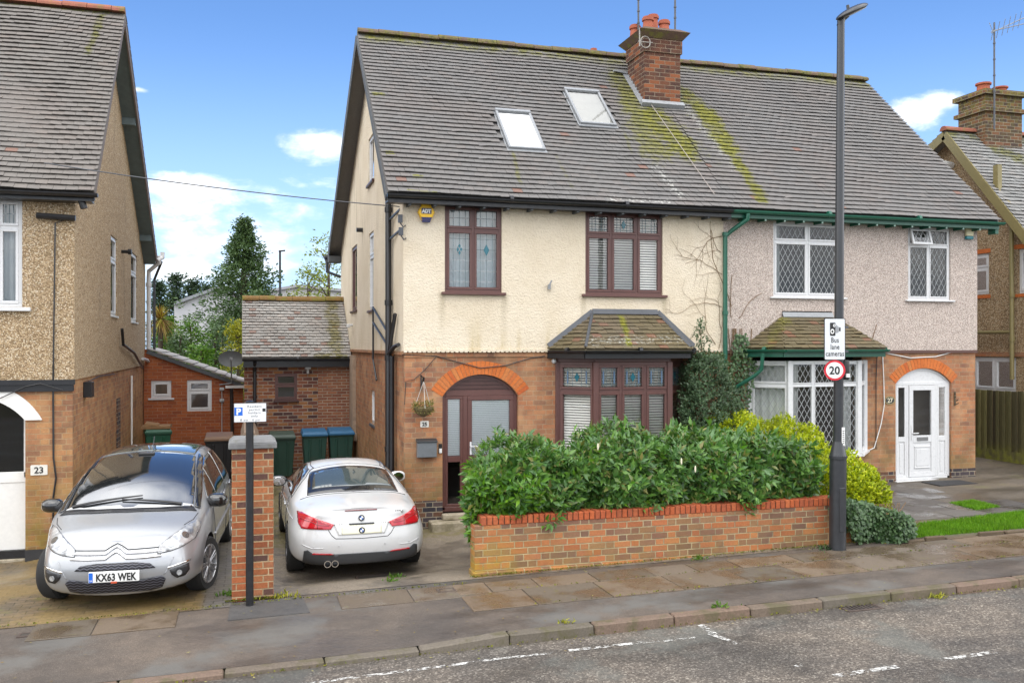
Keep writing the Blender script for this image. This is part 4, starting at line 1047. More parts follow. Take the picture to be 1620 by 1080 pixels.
def us_hole(*pts):
    q = [roof_us(*p) for p in pts]; return (min(a[0] for a in q), max(a[0] for a in q), min(a[1] for a in q), max(a[1] for a in q))
sky1 = (4.60, 5.305, 16.805, 15.825); sky2 = (6.275, 7.035, 17.575, 16.60)
hol = []
for (x0, x1, yt, yb) in (sky1, sky2): hol.append((x0 - 2.25 - .03, x1 - 2.25 + .03, (yb - EY) / RS.y + .02, (yt - EY) / RS.y + .02))
hol.append((7.93 - 2.25, 99, (17.3 - EY) / RS.y, (18.2 - EY) / RS.y + .05))
r25 = main_roof(h25, 2.25, PX, hol, M['roof_tile'], True, False, M['black_paint'])
for (x0, x1, yt, yb) in (sky1, sky2):
    s0, s1 = (yb - EY) / RS.y, (yt - EY) / RS.y; O = Vector((0, EY, EZ))
    T = lambda u, w, n: tuple(O + Vector((u, 0, 0)) + RS * w + RN * n)
    mb = MB(T); f = .045
    mb.box(x0, x1, s0, s0 + f, 0, .085); mb.box(x0, x1, s1 - f * 1.6, s1, 0, .10); mb.box(x0, x0 + f, s0 + f, s1 - f * 1.6, 0, .085); mb.box(x1 - f, x1, s0 + f, s1 - f * 1.6, 0, .085)
    mb.box(x0 - .03, x0 - .002, s0 - .03, s1 + .02, -.01, .03); mb.box(x1 + .002, x1 + .03, s0 - .03, s1 + .02, -.01, .03); mb.box(x0 - .03, x1 + .03, s0 - .06, s0 - .003, .01, .045)
    sk = mb.build('skylight', simple('grey_skylight_frame', (.27, .28, .29), .35, metal=.3, var=.1), r25, bevel=.006)
    mb = MB(T); mb.quad((x0 + f, s0 + f, .06), (x1 - f, s0 + f, .06), (x1 - f, s1 - f * 1.6, .06), (x0 + f, s1 - f * 1.6, .06)); mb.build('pane', M['glass'], sk)
    mb = MB(T); mb.box(x0 + f, x1 - f, s0 + f, s1 - f * 1.6, .015, .03); mb.build('blind', simple('cream_roller_blind', (.44, .435, .41), .8, var=.10, scale=6), sk)
# rafter feet under the black gutter
x = 2.6
while x < PX: mb = MB(); mb.box(x, x + .045, EY + .04, YF - .04, EZ - .20, EZ - .157); mb.build('rafter_foot', M['grey_board'], h25); x += .42
# barge boards of the left gable
mb = MB()
mb.bar((2.235, RY + .02, RZ - .13), (2.235, 25.44, 5.26), .03, .24, (0, .5, 1)); mb.bar((2.235, EY + .06, EZ - .09), (2.235, RY - .02, RZ - .12), .03, .12, (0, -.7, 1))
mb.box(2.22, 2.56, 25.0, 25.5, 5.14, 5.30)
mb.build('barge_board', M['grey_board'], h25)
mb = MB()
mb.tube([(2.15, 25.5, 5.30), (2.7, 25.5, 5.30)], .07, 10); mb.tube([(2.2, 25.5, 5.25), (2.2, 25.4, 4.9), (2.55, 25.2, 4.75)], .04, 8)
mb.build('rear_gutter', M['black_paint'], h25)
# soil pipe and wastes on the gable
mb = MB(); px_, py_ = 2.475, 16.15
mb.tube([(px_, py_, -.05), (px_, py_, 5.75), (px_ - .02, py_ + .25, 6.05), (px_ - .02, 17.45, 6.95), (px_ - .02, 17.62, 7.06), (px_ - .02, 17.66, 7.25)], .057, 12)
mb.tube([(px_ + .02, py_ - .25, -.05), (px_ + .02, py_ - .25, 2.70)], .045, 10)
for z in (1.0, 2.62, 3.6, 5.25): mb.tube([(px_, py_, z), (px_, py_, z + .09)], .07, 12)
mb.tube([(px_, py_ - .05, 2.72), (px_ + .01, py_ - .3, 3.05), (px_ + .02, py_ - .62, 3.42)], .035, 8); mb.tube([(px_, py_ - .05, 2.74), (px_ + .02, py_ - .5, 2.86), (px_ + .03, py_ - .9, 2.9)], .035, 8)
mb.tube([(2.51, py_ + .05, 3.05), (2.51, 18.4, 3.65)], .022, 8); mb.tube([(2.51, py_ + .05, 2.82), (2.51, 18.4, 3.35)], .022, 8); mb.tube([(2.51, 18.4, 3.67), (2.51, 18.4, 2.6), (2.51, 17.9, 2.2)], .02, 8)
for z in (4.75, 5.1): mb.bar((px_, py_, z), (2.56, py_ - .75, z + .1), .03, .03)
mb.build('soil_pipe', M['black_paint'], h25, smooth=True, angle=.7)
q = onX(574, 364, 2.555); mb = MB(); mb.tube([q, q + Vector((-.14, 0, 0))], .05, 10); mb.build('wall_vent', M['black_paint'], h25)
# stained flue block near the back of the side wall
mb = MB(); mb.box(2.50, 2.579, 21.9, 22.6, .8, SZ - .15); mb.box(2.46, 2.579, 21.75, 22.65, .62, .80); mb.build('flue', simple('pale_weathered_flue', (.33, .24, .17), .9, var=.4, scale=9, bump=.4), h25)
# ------------------------------------------------------------------ chimney stack on the party wall
mb = MB(); CX_, CXr, CYf, CYb = 7.985, 8.80, 17.33, 18.20
mb.box(CX_, CXr, CYf, CYb, 7.6, 8.98)
mb.box(CX_ - .03, CXr + .03, CYf - .03, CYb + .03, 8.981, 9.26)
ch = mb.build('chimney', M['brick_chimney'], h25)
mb = MB(); mb.hexa([(CX_ - .04, CYf - .04, 9.262), (CXr + .04, CYf - .04, 9.262), (CXr + .04, CYb + .04, 9.262), (CX_ - .04, CYb + .04, 9.262), (CX_ - .16, CYf - .16, 9.40), (CXr + .16, CYf - .16, 9.40), (CXr + .16, CYb + .16, 9.40), (CX_ - .16, CYb + .16, 9.40)])
mb.hexa([(CX_ - .16, CYf - .16, 9.401), (CXr + .16, CYf - .16, 9.401), (CXr + .16, CYb + .16, 9.401), (CX_ - .16, CYb + .16, 9.401), (CX_, CYf, 9.50), (CXr, CYf, 9.50), (CXr, CYb, 9.50), (CX_, CYb, 9.50)])
mb.build('chimney_cap', simple('mossy_chimney_cap', (.10, .06, .04), .9, var=.4, bump=.5, dirt=((.13, .12, .02), 5, .48, .8)), ch)
for (x, y, top) in ((8.06, 17.98, 9.74), (8.16, 17.55, 9.78), (8.42, 17.85, 9.95), (8.52, 17.52, 9.73)):
    mb = MB(); b = 9.44; mb.lathe([(.13, b), (.115, b + .05), (.10, top - .09), (.125, top - .085), (.125, top - .03), (.105, top - .025), (.105, top), (.08, top), (.08, top - .1)], (x, y, 0), 18); mb.build('chimney_pot', M['terracotta'], ch, smooth=True, angle=.6)
# lead flashing at the foot
mb = MB(); zr = lambda y: EZ + (y - EY) * RS.z / RS.y
mb.bar((CX_ - .10, CYf - .05, zr(CYf) + .05), (CXr + .05, CYf - .05, zr(CYf) + .05), .12, .09, (0, -.7, .7))
k = 9
for i in range(k):
    y0 = CYf + (CYb - CYf) * i / k; y1 = CYf + (CYb - CYf) * (i + 1) / k
    mb.hexa([(CX_ - .012, y0, zr(y0) - .02), (CX_ - .012, y1, zr(y1) - .02), (CX_ - .002, y1, zr(y1) - .02), (CX_ - .002, y0, zr(y0) - .02), (CX_ - .012, y0, zr(y1) + .03), (CX_ - .012, y1, zr(y1) + .06), (CX_ - .002, y1, zr(y1) + .06), (CX_ - .002, y0, zr(y1) + .03)])
mb.bar((CX_ - .05, CYf, zr(CYf) + .045), (CX_ - .05, CYb + .1, zr(CYb + .1) + .045), .10, .02, tuple(RN)); mb.bar((CX_ - .3, CYb + .06, zr(CYb) + .14), (CX_, CYb + .04, zr(CYb) + .10), .1, .04)
mb.build('chimney_flashing', M['lead_pale'], ch)
mb = MB(); mb.lathe([(.06, 9.25), (.06, 9.47), (.075, 9.47), (.075, 9.54), (.05, 9.55)], (7.55, 19.1, 0), 12); mb.build('roof_vent', M['terracotta'], h25, smooth=True, angle=.6)

# ================================================================== no. 27, the pink half
h27 = thing('semi_detached_house', 'pink pebbledash right half of the semi-detached pair, white windows and green gutter', 'house', (PX, YF, gz(PX, YF)), 'houses in the row')
XR = 14.27
w27a = rect((1222, 350), (1331, 471)); w27b = rect((1435, 359), (1502, 475))
exl, exr, ezs, eza, ez0 = 12.343, 13.677, 2.13, 2.43, .215
epoly = [(exl, .0)] + arc_pts(exl, exr, ezs, eza, 20) + [(exr, .0)]
house_wall('brick_wall', h27, M['brick_house'], PX + .001, XR, YF, YF + .28, .40, SZ, [epoly, (9.15, 11.55, .72, 2.66)])
house_wall('plinth', h27, M['plinth'], PX + .001, XR, YF - .004, YF + .28, -.3, .399, [epoly])
house_wall('pebbledash_wall', h27, M['dash_27'], PX + .001, XR + .02, YF - .03, YF + .28, SZ, 5.45, [w27a, w27b])
mb = MB(); mb.box(PX, XR + .01, YF - .05, YF - .0005, SZ - .055, SZ - .002); mb.build('string_course', simple('brown_string_course', (.10, .05, .04), .7), h27)
XI = XR - .28
side_wall('side_wall', h27, M['dash_27'], XI, XR, [(YF + .281, -.3), (25.13, -.3), (25.13, 5.45), (RY, RZ - .08), (YF + .281, 5.66)])
house_wall('rear_wall', h27, M['dash_27'], PX, XI, 24.9, 25.13, -.3, 5.4)
mb = MB(); mb.box(PX + .05, XI - .01, YF + .285, 24.89, SZ - .1, SZ + .1); mb.box(PX + .05, XI - .01, YF + .285, 24.89, -.2, .15); mb.box(PX + .05, XI - .01, YF + .285, 24.89, 5.30, 5.40); mb.build('floor', M['interior'], h27)
mb = MB(); mb.box(PX + .002, PX + .06, YF + .285, 24.89, -.3, 5.3); mb.box(PX + .07, XI - .01, 18.6, 18.7, -.3, 5.3); mb.build('inner_wall', M['interior_dark'], h27)
window(h27, TF(YF - .03), w27a, [0, .5, 1], onY(1276, 383, YF).z, M['white_upvc'], fr=.052, sash=.036, lead=lead_diamond(.115, .20), sill=(M['white_upvc'], .08, .035, .09), blind='curtain_left', glass=M['glass_dim'])
wo = window(h27, TF(YF - .03), w27b, [0, .5, 1], onY(1468, 389, YF).z, M['white_upvc'], fr=.05, sash=.025, lead=lead_diamond(.115, .20, skip=((0, 1),)), sill=(M['white_upvc'], .07, .035, .09), glass=M['glass_dim'])
# the small top light standing open
u0, u1, wa, wb = w27b[0] + .03, (w27b[0] + w27b[1]) / 2 - .01, onY(1468, 389, YF).z + .01, w27b[3] - .03
def Topen(u, w, n): a = math.radians(16); h = w - wb; return (u, YF - .0 - .02 - n * math.cos(a) + h * math.sin(a), wb + h * math.cos(a) + n * math.sin(a) * -1 + .0)
mb = MB(Topen); s = .045
mb.box(u0, u1, wa, wa + s, 0, .045); mb.box(u0, u1, wb - s, wb, 0, .045); mb.box(u0, u0 + s, wa + s, wb - s, 0, .045); mb.box(u1 - s, u1, wa + s, wb - s, 0, .045)
oc = mb.build('open_casement', M['white_upvc'], h27, bevel=.005); mb = MB(Topen); mb.quad((u0 + s, wa + s, .02), (u1 - s, wa + s, .02), (u1 - s, wb - s, .02), (u0 + s, wb - s, .02)); mb.build('pane', M['glass'], oc)
mb = MB(Topen); diamonds(mb, (u0 + s, u1 - s, wa + s, wb - s), .115, .2, .022, .01); mb.build('leading', M['came'], oc)
bay(h27, 9.09, 11.62, 9.60, 11.09, 14.55, .86, 2.60, M['white_upvc'], 27)
bay_roof(h27, 8.92, 11.93, 14.33, 2.84, 9.76, 10.86, 3.42, M['lead_pale'], M['green_paint'])
r27 = main_roof(h27, PX + .002, 14.56, [(-1, 8.86 - PX, (17.3 - EY) / RS.y, (18.2 - EY) / RS.y + .05)], M['roof_tile_27'], False, True, M['green_paint'])
x = PX + .3
while x < XR: mb = MB(); mb.box(x, x + .03, EY + .036, YF - .04, EZ - .205, EZ - .157); mb.box(x - .002, x + .032, EY + .024, EY + .036, EZ - .207, EZ - .172, 1); mb.build('rafter_foot', [M['green_paint'], M['green_dot']], h27); x += .405
mb = MB(); mb.bar((14.565, EY + .06, EZ - .10), (14.565, RY, RZ - .14), .03, .13, (0, -.7, 1)); mb.box(14.49, 14.57, EY + .04, YF - .1, EZ - .26, EZ - .16); mb.build('barge_board', M['green_paint'], h27)
# green downpipe on the party line
mb = MB(); X0 = onY(1143, 400, YF).x
mb.tube([(PX + .30, EY - .05, EZ - .10), (PX + .30, EY - .05, EZ - .2), (X0 + .12, YF - .14, EZ - .38), (X0, YF - .10, EZ - .5), (X0, YF - .10, .5)], .042, 12)
for z in (4.9, 3.45, 2.3): mb.tube([(X0, YF - .10, z), (X0, YF - .10, z + .07)], .054, 12)
mb.tube([(9.02, 14.52, 2.74), (9.02, 14.56, 2.45), (8.93, 14.65, 2.33), (X0 + .08, YF - .12, 2.05)], .035, 10)
mb.build('downpipe', M['green_paint'], h27, smooth=True, angle=.7)
# white door
arch_ring(h27, exl - .005, exr + .005, ezs, eza + .004, .20, YF, M['voussoir'], 22)
TD = TF(YF + .05); mb = MB(TD)
for a, b, c, d in ((exl, exl + .06, ez0, ezs + .03), (exr - .06, exr, ez0, ezs + .03), (exl + .06, exr - .06, ezs - .04, ezs + .03), (exl + .30, exl + .35, ez0 + .05, ezs - .04), (exr - .35, exr - .30, ez0 + .05, ezs - .04), (exl, exr, ez0, ez0 + .05)): mb.box(a, b, c, d, -.07, 0)
mb.box(exl - .03, exr + .06, ez0 - .05, ez0 - .002, -.05, .12)
df = mb.build('door_frame', M['white_upvc'], h27, bevel=.006)
mb = MB(TD); mb.prism([(exl + .02, ezs + .03)] + [q for q in arc_pts(exl, exr, ezs, eza, 20) if q[1] > ezs + .03] + [(exr - .02, ezs + .03)], lambda a, b: (a, b, -.05), lambda a, b: (a, b, -.012))
ring = arc_pts(exl, exr, ezs, eza, 20); rin = arc_pts(exl + .045, exr - .045, ezs, eza - .045, 20)
for i in range(20): mb.hexa([(*ring[i], -.05), (*ring[i + 1], -.05), (*rin[i + 1], -.05), (*rin[i], -.05), (*ring[i], .004), (*ring[i + 1], .004), (*rin[i + 1], .004), (*rin[i], .004)])
mb.build('arch_panel', M['white_upvc'], df)
for a, b in ((exl + .06, exl + .30), (exr - .30, exr - .06)):
    mb = MB(TD); w0, w1, md, s = ez0 + .05, ezs - .04, 1.02, .045
    mb.box(a, b, w0, w0 + s, -.05, .0); mb.box(a, b, w1 - s, w1, -.05, .0); mb.box(a, a + s, w0 + s, w1 - s, -.05, .0); mb.box(b - s, b, w0 + s, w1 - s, -.05, .0); mb.box(a + s, b - s, md - .05, md + .05, -.05, 0); mb.box(a + s, b - s, w0 + s, md - .05, -.04, -.015); mb.box(a + s + .035, b - s - .035, w0 + s + .04, md - .09, -.02, -.006)
    sl_ = mb.build('side_light', M['white_upvc'], h27, bevel=.004); mb = MB(TD); mb.quad((a + s, md + .05, -.02), (b - s, md + .05, -.02), (b - s, w1 - s, -.02), (a + s, w1 - s, -.02)); mb.build('pane', M['glass_dim'], sl_)
a, b, w0, w1, md, s = exl + .355, exr - .355, ez0 + .055, ezs - .045, 1.02, .095
mb = MB(TD)
mb.box(a, b, w0, w0 + s, -.05, .012); mb.box(a, b, w1 - s, w1, -.05, .012); mb.box(a, a + s, w0 + s, w1 - s, -.05, .012); mb.box(b - s, b, w0 + s, w1 - s, -.05, .012); mb.box(a + s, b - s, md - .07, md + .07, -.05, .011); mb.box(a + s, b - s, w0 + s, md - .07, -.04, -.005)
mb.box(a + s + .04, b - s - .04, w0 + s + .08, md - .16, -.01, .008); mb.box(a + s + .07, b - s - .07, w0 + s + .12, md - .20, .0, .016); mb.box(a + s + .03, b - s - .03, md - .165, md - .145, -.01, .02); mb.box(a + s + .03, b - s - .03, w0 + s + .075, w0 + s + .095, -.01, .02)
d27 = mb.build('front_door', M['white_upvc'], h27, bevel=.004)
mb = MB(TD); mb.quad((a + s, md + .07, -.02), (b - s, md + .07, -.02), (b - s, w1 - s, -.02), (a + s, w1 - s, -.02)); mb.build('pane', M['glass'], d27)
mb = MB(TD); mb.box(a + .04, a + .07, md - .02, md + .28, .012, .025); mb.tube([(a + .055, md + .12, .02), (a + .055, md + .12, .06), (a + .18, md + .12, .06)], .011, 8); mb.build('door_handle', M['white_upvc'], d27)
mb = MB(TD); mb.box((a + b) / 2 - .13, (a + b) / 2 + .13, md - .035, md + .035, .012, .022); mb.build('letter_slot', simple('steel_letter_slot', (.25, .25, .25), .35, metal=.8), d27)
mb = MB(TD); mb.box(exl, exr, ez0, ez0 + .004, -2, -1.9); mb.box(exl - .3, exr + .3, .1, 2.6, -.75, -.70); mb.build('hall_wall', M['interior'], h27)
mb = MB(); mb.box(exl - .02, exr + .12, YF - .16, YF - .005, -.1, ez0 - .052); mb.build('door_step', M['stone'], h27, bevel=.012)
mb = MB(TF(YF)); c0 = onY(1510, 630, YF); mb.box(c0.x - .02, c0.x + .02, c0.z - .14, c0.z + .14, .001, .02)
for k in range(4): mb.tube([(c0.x + .03 * math.sin(k * 2), c0.z - .12 + k * .07, .03), (c0.x + .05 * math.cos(k), c0.z - .09 + k * .07, .06)], .012, 6)
mb.build('wall_bracket', simple('rusty_iron', (.10, .07, .04), .8, var=.4), h27)
# ================================================================== no. 23, far left
C3 = -2.475
h23 = thing('detached_house', 'brown pebbledash house at the left edge with a white arched porch', 'house', (C3, YF, -.3), 'houses in the row')
S3 = 2.37; E3 = (14.75, 5.18); R3 = (18.5, 9.12); B3 = (25.05, 5.14)
wl = rect((-42, 311), (36, 486))
axl, axr, azs, aza = -4.55, -3.12, 1.775, 2.13
ap = [(axl, -.35)] + arc_pts(axl, axr, azs, aza, 20) + [(axr, -.35)]
house_wall('brick_wall', h23, M['brick_23'], -8.2, C3, YF, YF + .28, -.16, S3, [ap])
house_wall('plinth', h23, simple('black_painted_plinth', (.03, .03, .032), .6, var=.4, scale=8, bump=.2), -8.2, C3 + .01, YF - .03, YF + .28, -.8, -.161, [ap])
house_wall('pebbledash_wall', h23, M['dash_23'], -8.2, C3 + .03, YF - .035, YF + .28, S3, 5.2, [wl])
mb = MB(); mb.box(-8.2, C3 + .04, YF - .07, YF - .036, S3 - .07, S3 + .005); mb.box(-8.2, C3 + .02, YF - .05, YF - .0005, S3 - .17, S3 - .073); mb.build('string_course', M['black_paint'], h23)
sw = {'a': (18.96, 19.88, 3.47, 5.02), 'b': (22.25, 23.5, 3.43, 5.02)}
side_wall('brick_side_wall', h23, M['brick_23'], C3 - .28, C3, [(YF + .281, -.8), (25.4, -.8), (25.4, S3), (YF + .281, S3)])
side_wall('pebbledash_side_wall', h23, M['dash_23'], C3 - .28, C3 + .03, [(YF + .281, S3 + .001), (25.4, S3 + .001), (25.4, 5.1), (R3[0], R3[1] - .16), (YF + .281, 5.45)], [sw['a'], sw['b']])
house_wall('rear_wall', h23, M['dash_23'], -8.2, C3 - .28, 25.1, 25.4, -.8, 5.1); house_wall('party_wall', h23, M['interior_dark'], -8.2, -7.95, YF + .28, 25.1, -.8, 5.2)
mb = MB(); mb.box(-7.9, C3 - .29, YF + .285, 25.0, S3 - .1, S3 + .1); mb.box(-7.9, C3 - .29, YF + .285, 25.0, 5.05, 5.15); mb.box(-7.9, C3 - .29, YF + 3, YF + 3.1, -.5, 5.0); mb.build('floor', M['interior'], h23)
TX = lambda x: (lambda u, w, n: (x + n, u, w))
window(h23, TF(YF - .035), wl, [0, .5, 1], onY(20, 360, YF).z, M['white_upvc'], fr=.06, sash=.04, sill=(M['white_upvc'], .12, .06, .10), blind='curtain', lead=lambda lb, i, j, q, n: lead_rect_plain(lb, i, j, q, n) if j == 1 else None)
window(h23, TX(C3 + .03), sw['a'], [0, 1], 4.55, M['white_upvc'], sill=(M['white_upvc'], .03, .04, .06)); window(h23, TX(C3 + .03), sw['b'], [0, 1], 4.55, M['white_upvc'], sill=(M['white_upvc'], .03, .04, .06))
# porch arch
mb = MB(); inn = arc_pts(axl, axr, azs, aza, 24); outr = arc_pts(axl - .23, axr + .23, azs, aza + .23, 24)
for i in range(24):
    P = [inn[i], inn[i + 1], outr[i + 1], outr[i]]; mb.hexa([(p[0], YF - .03, p[1]) for p in P] + [(p[0], YF + .2, p[1]) for p in P])
mb.build('porch_arch', M['white_paint'], h23)
mb = MB(TF(YF + .14))
for a, b, c, d in ((axl, axr, .83, .99), (axl, axr, -.18, .84), (axl, axl + .05, .9, 2.1), (axr - .05, axr, .9, 1.86), (-3.95, -3.88, .9, 2.2)): mb.box(a, b, c, d, -.05, 0 if d != .84 else -.012)
pf = mb.build('porch_screen', M['white_paint'], h23, bevel=.006)
mb = MB(TF(YF + .14)); mb.quad((axl, .99, -.03), (axr - .05, .99, -.03), (axr - .05, 2.12, -.03), (axl, 2.12, -.03)); mb.build('pane', M['glass_dim'], pf)
mb = MB(TF(YF)); mb.box(axl, axr - .0, -.30, -.181, -.2, -.10); mb.build('porch_threshold', M['black_paint'], h23)
mb = MB(TF(YF)); mb.box(axl, axr, -.45, -.301, -.25, -.05); mb.build('porch_step', M['stone'], h23, bevel=.01)
mb = MB(TF(YF + 1.5)); mb.box(axl - .6, axr + .5, -.5, 2.3, -.05, 0); mb.build('porch_inner_wall', M['interior_dark'], h23)
# roof
L3, S3v, N3 = roof_frame(E3[0], E3[1], R3[0], R3[1]); XV = -2.13
b = MB(); b.prism([(E3[0] + .02, E3[1]), R3, (R3[0], R3[1] - .16), (E3[0] + .12, E3[1] - .04)], lambda a, c: (-9.5, a, c), lambda a, c: (XV, a, c))
b.prism([(R3[0] + .001, R3[1] - .001), B3, (B3[0], B3[1] - .1), (R3[0] + .001, R3[1] - .15)], lambda a, c: (-9.5, a, c), lambda a, c: (XV, a, c))
r23 = b.build('roof', [M['roof_23']], h23)
mb = MB(); tiles(mb, (-7.5, E3[0] - .02, E3[1] - .02), (1, 0, 0), S3v, N3, lambda s: (0, XV + 7.5 + .005), L3, .130, .172, jit=.8, sag=.025); mb.build('front_tiles', M['roof_23'], r23)
L4, S4, N4 = roof_frame(B3[0], B3[1], R3[0], R3[1]); N4 = Vector((0, abs(S4.z), abs(S4.y)))
mb = MB(); tiles(mb, (-3.2, B3[0] + .03, B3[1]), (1, 0, 0), S4, N4, lambda s: (0, 3.2 + XV + .01), L4, .2, .25); mb.build('rear_tiles', M['roof_23'], r23)
mb = MB(); ridge_caps(mb, -9.5, XV, R3[0], R3[1] + .01); mb.build('ridge', M['ridge_red'], r23)
mb = MB(); mb.bar((XV - .015, R3[0] + .05, R3[1] - .14), (XV - .015, B3[0] + .02, B3[1] - .06), .03, .20, (0, .5, 1)); mb.bar((XV - .015, E3[0] + .06, E3[1] - .09), (XV - .015, R3[0] - .02, R3[1] - .12), .03, .10, (0, -.7, 1)); mb.build('barge_board', simple('weathered_brown_board', (.16, .13, .115), .8, var=.3, scale=9), h23)
mb = MB(); zb = lambda y: R3[1] - .17 + (y - R3[0]) * (B3[1] - R3[1]) / (B3[0] - R3[0])
mb.prism([(R3[0] + .1, zb(R3[0] + .1)), (B3[0], zb(B3[0])), (B3[0], zb(B3[0]) - .012), (R3[0] + .1, zb(R3[0] + .1) - .012)], lambda a, c: (C3 + .03, a, c), lambda a, c: (XV - .031, a, c))
for y in (20.6, 24.0): mb.box(C3 + .031, XV - .05, y, y + .12, zb(y) - .16, zb(y) - .015)
mb.build('verge_soffit', M['blue_board'], h23)
mb = MB(); gutter(mb, (-9, E3[0] - .055, E3[1] - .045), (XV + .06, E3[0] - .055, E3[1] - .045), .058); mb.box(-9, XV, E3[0] + .01, E3[0] + .035, E3[1] - .15, E3[1] - .03); mb.box(-9, XV - .04, E3[0] + .035, YF - .036, E3[1] - .15, E3[1] - .13)
mb.tube([(XV - .2, E3[0] + .1, E3[1] - .1), (XV - .15, E3[0] + .1, E3[1] - .25)], .05, 10); mb.tube([(-2.95, YF - .10, 4.82), (-2.42, YF - .10, 4.80)], .045, 8); mb.tube([(-2.5, YF - .08, 4.8), (-2.7, YF - .08, 4.72), (-2.73, YF - .06, 2.6)], .012, 6); mb.build('gutter', M['black_paint'], h23)
# black cable down the brick pier, lamps, pipes on the side wall
mb = MB(); mb.tube([(-2.73, YF - .06, 2.6), (-2.74, YF - .02, 2.2), (-2.735, YF - .02, 1.2), (-2.70, YF - .02, .9), (-2.74, YF - .02, .6), (-2.74, YF - .02, -.1)], .014, 6); mb.tube([(-3.46, YF - .06, 2.1), (-3.1, YF - .07, 2.28), (-2.9, YF - .08, 2.32), (-2.6, YF - .07, 2.22)], .008, 6); mb.build('cable', M['black_paint'], h23)
mb = MB(); mb.box(C3 + .002, C3 + .13, 16.0, 16.25, 2.05, 2.30); mb.tube([(C3 + .06, 16.15, 2.3), (C3 + .03, 17.5, 2.34), (C3 + .03, 19.5, 2.32)], .012, 6); mb.build('wall_lamp', M['black_paint'], h23, bevel=.02)
mb = MB(); P = [onX(*q, C3 + .10) for q in ((193, 520), (195, 545), (212, 558), (226, 582))]; mb.tube(P, .03, 8); mb.build('black_waste_pipe', M['black_paint'], h23)
mb = MB(); q = onX(192, 398, C3 + .03); mb.tube([q, q + Vector((.16, -.02, 0))], .035, 8); mb.tube([q + Vector((.13, 0, 0)), q + Vector((.2, 0, -.0))], .06, 10); mb.build('wall_lamp', M['black_paint'], h23)
mb = MB(); mb.tube([(C3 + .05, 22.2, -.1), (C3 + .05, 22.2, 2.2)], .02, 8); mb.build('waste_pipe', M['white_paint'], h23)
mb = MB(); mb.box(C3 + .001, C3 + .02, 20.0, 20.5, .4, 1.8); mb.build('blocked_opening', M['plinth'], h23)
mb = MB(); X = C3 + .12
mb.tube([(XV + .02, B3[0] + .05, B3[1] + .05), (XV + .05, B3[0] + .08, B3[1] - .12), (X, 25.32, 4.8), (X, 25.32, 4.6), (X, 25.32, -.1)], .055, 12); mb.tube([(XV - .0, B3[0] - .0, B3[1] - .08), (XV + .12, B3[0] + .12, B3[1] + .02), (XV + .12, B3[0] + .12, B3[1] + .15)], .06, 10); mb.tube([(X, 25.32, 2.45), (X, 25.0, 2.5), (X - .05, 24.4, 2.55)], .04, 8)
for z in (1.2, 2.4, 4.4): mb.tube([(X, 25.32, z), (X, 25.32, z + .1)], .07, 12)
mb.build('downpipe', simple('pale_grey_pipe', (.52, .52, .52), .5), h23, smooth=True, angle=.7)
mb = MB(); mb.tube([(XV + .1, B3[0] + .1, B3[1] - .1), (X + .12, 25.5, 4.6), (X + .12, 25.5, 2.5)], .035, 8); mb.build('black_downpipe', M['black_paint'], h23)

# ================================================================== the house beyond the gate, far right
XW = 17.2
hr = thing('detached_house', 'dark brown pebbledash house at the right edge, olive barge boards and its own mossy chimney', 'house', (XW, 16, gz(XW, 16)), 'houses in the row')
ra = onX(1495, 207, XW - .3); RYr, RZr = ra.y, ra.z; sl_r = 1.145; eyr = RYr - (RZr - 4.85) / sl_r; byr = 26.0; bzr = 4.85
ww = {'a': (17.75, 18.7, 4.12, 5.1), 'b': (15.9, 16.88, 4.08, 5.1), 'g': (16.95, 18.25, 1.8, 2.6)}
side_wall('side_wall', hr, M['dash_far'], XW, XW + .28, [(eyr + .25, -.3), (25.8, -.3), (25.8, 4.9), (RYr, RZr - .12), (eyr + .25, 5.0)], [ww['a'], ww['b'], ww['g']])
house_wall('front_wall', hr, M['dash_far'], XW + .281, 25, eyr + .25, eyr + .5, -.3, 4.9)
mb = MB(); mb.box(XW - .012, XW - .0005, eyr + .25, 25, -.3, 1.75); mb.box(XW - .03, XW - .0005, eyr + .25, 25, 2.62, 2.72); mb.build('brick_base', M['brick_house'], hr)
mb = MB(); mb.box(XW + .6, 25, eyr + .6, 25.5, 2.75, 2.9); mb.box(XW + 1.5, XW + 1.6, eyr + .6, 25.5, -.3, 4.8); mb.build('floor', M['interior_dark'], hr)
for k, tw in (('a', 4.75), ('b', None), ('g', None)): window(hr, TS(XW), ww[k], [0, 1] if k != 'g' else [0, .5, 1], tw, M['white_upvc'], fr=.06, sash=.05, glass=M['glass_dim'])
for y0, y1, z0, z1, nm in ((17.7, 18.75, 5.11, 5.21, 'lintel'), (17.7, 18.75, 4.02, 4.10, 'brick_sill'), (15.8, 17.0, 5.11, 5.21, 'lintel'), (15.8, 17.0, 4.0, 4.07, 'brick_sill')): mb = MB(); mb.box(XW - .014, XW - .001, y0, y1, z0, z1); mb.build(nm, M['voussoir'], hr)
L5, S5, N5 = roof_frame(eyr, 4.85, RYr, RZr)
b = MB(); b.prism([(eyr, 4.85), (RYr, RZr), (RYr, RZr - .15), (eyr + .08, 4.76)], lambda a, c: (XW - .3, a, c), lambda a, c: (26, a, c)); b.prism([(RYr + .001, RZr), (byr, bzr), (byr, bzr - .1), (RYr + .001, RZr - .15)], lambda a, c: (XW - .3, a, c), lambda a, c: (26, a, c))
rr = b.build('roof', M['roof_far'], hr)
mb = MB(); tiles(mb, (XW - .32, eyr - .02, 4.83), (1, 0, 0), S5, N5, lambda s: (0, 6), L5, .125, .17); mb.build('front_tiles', M['roof_far'], rr)
L6, S6, N6 = roof_frame(byr, bzr, RYr, RZr); N6 = Vector((0, abs(S6.z), abs(S6.y)))
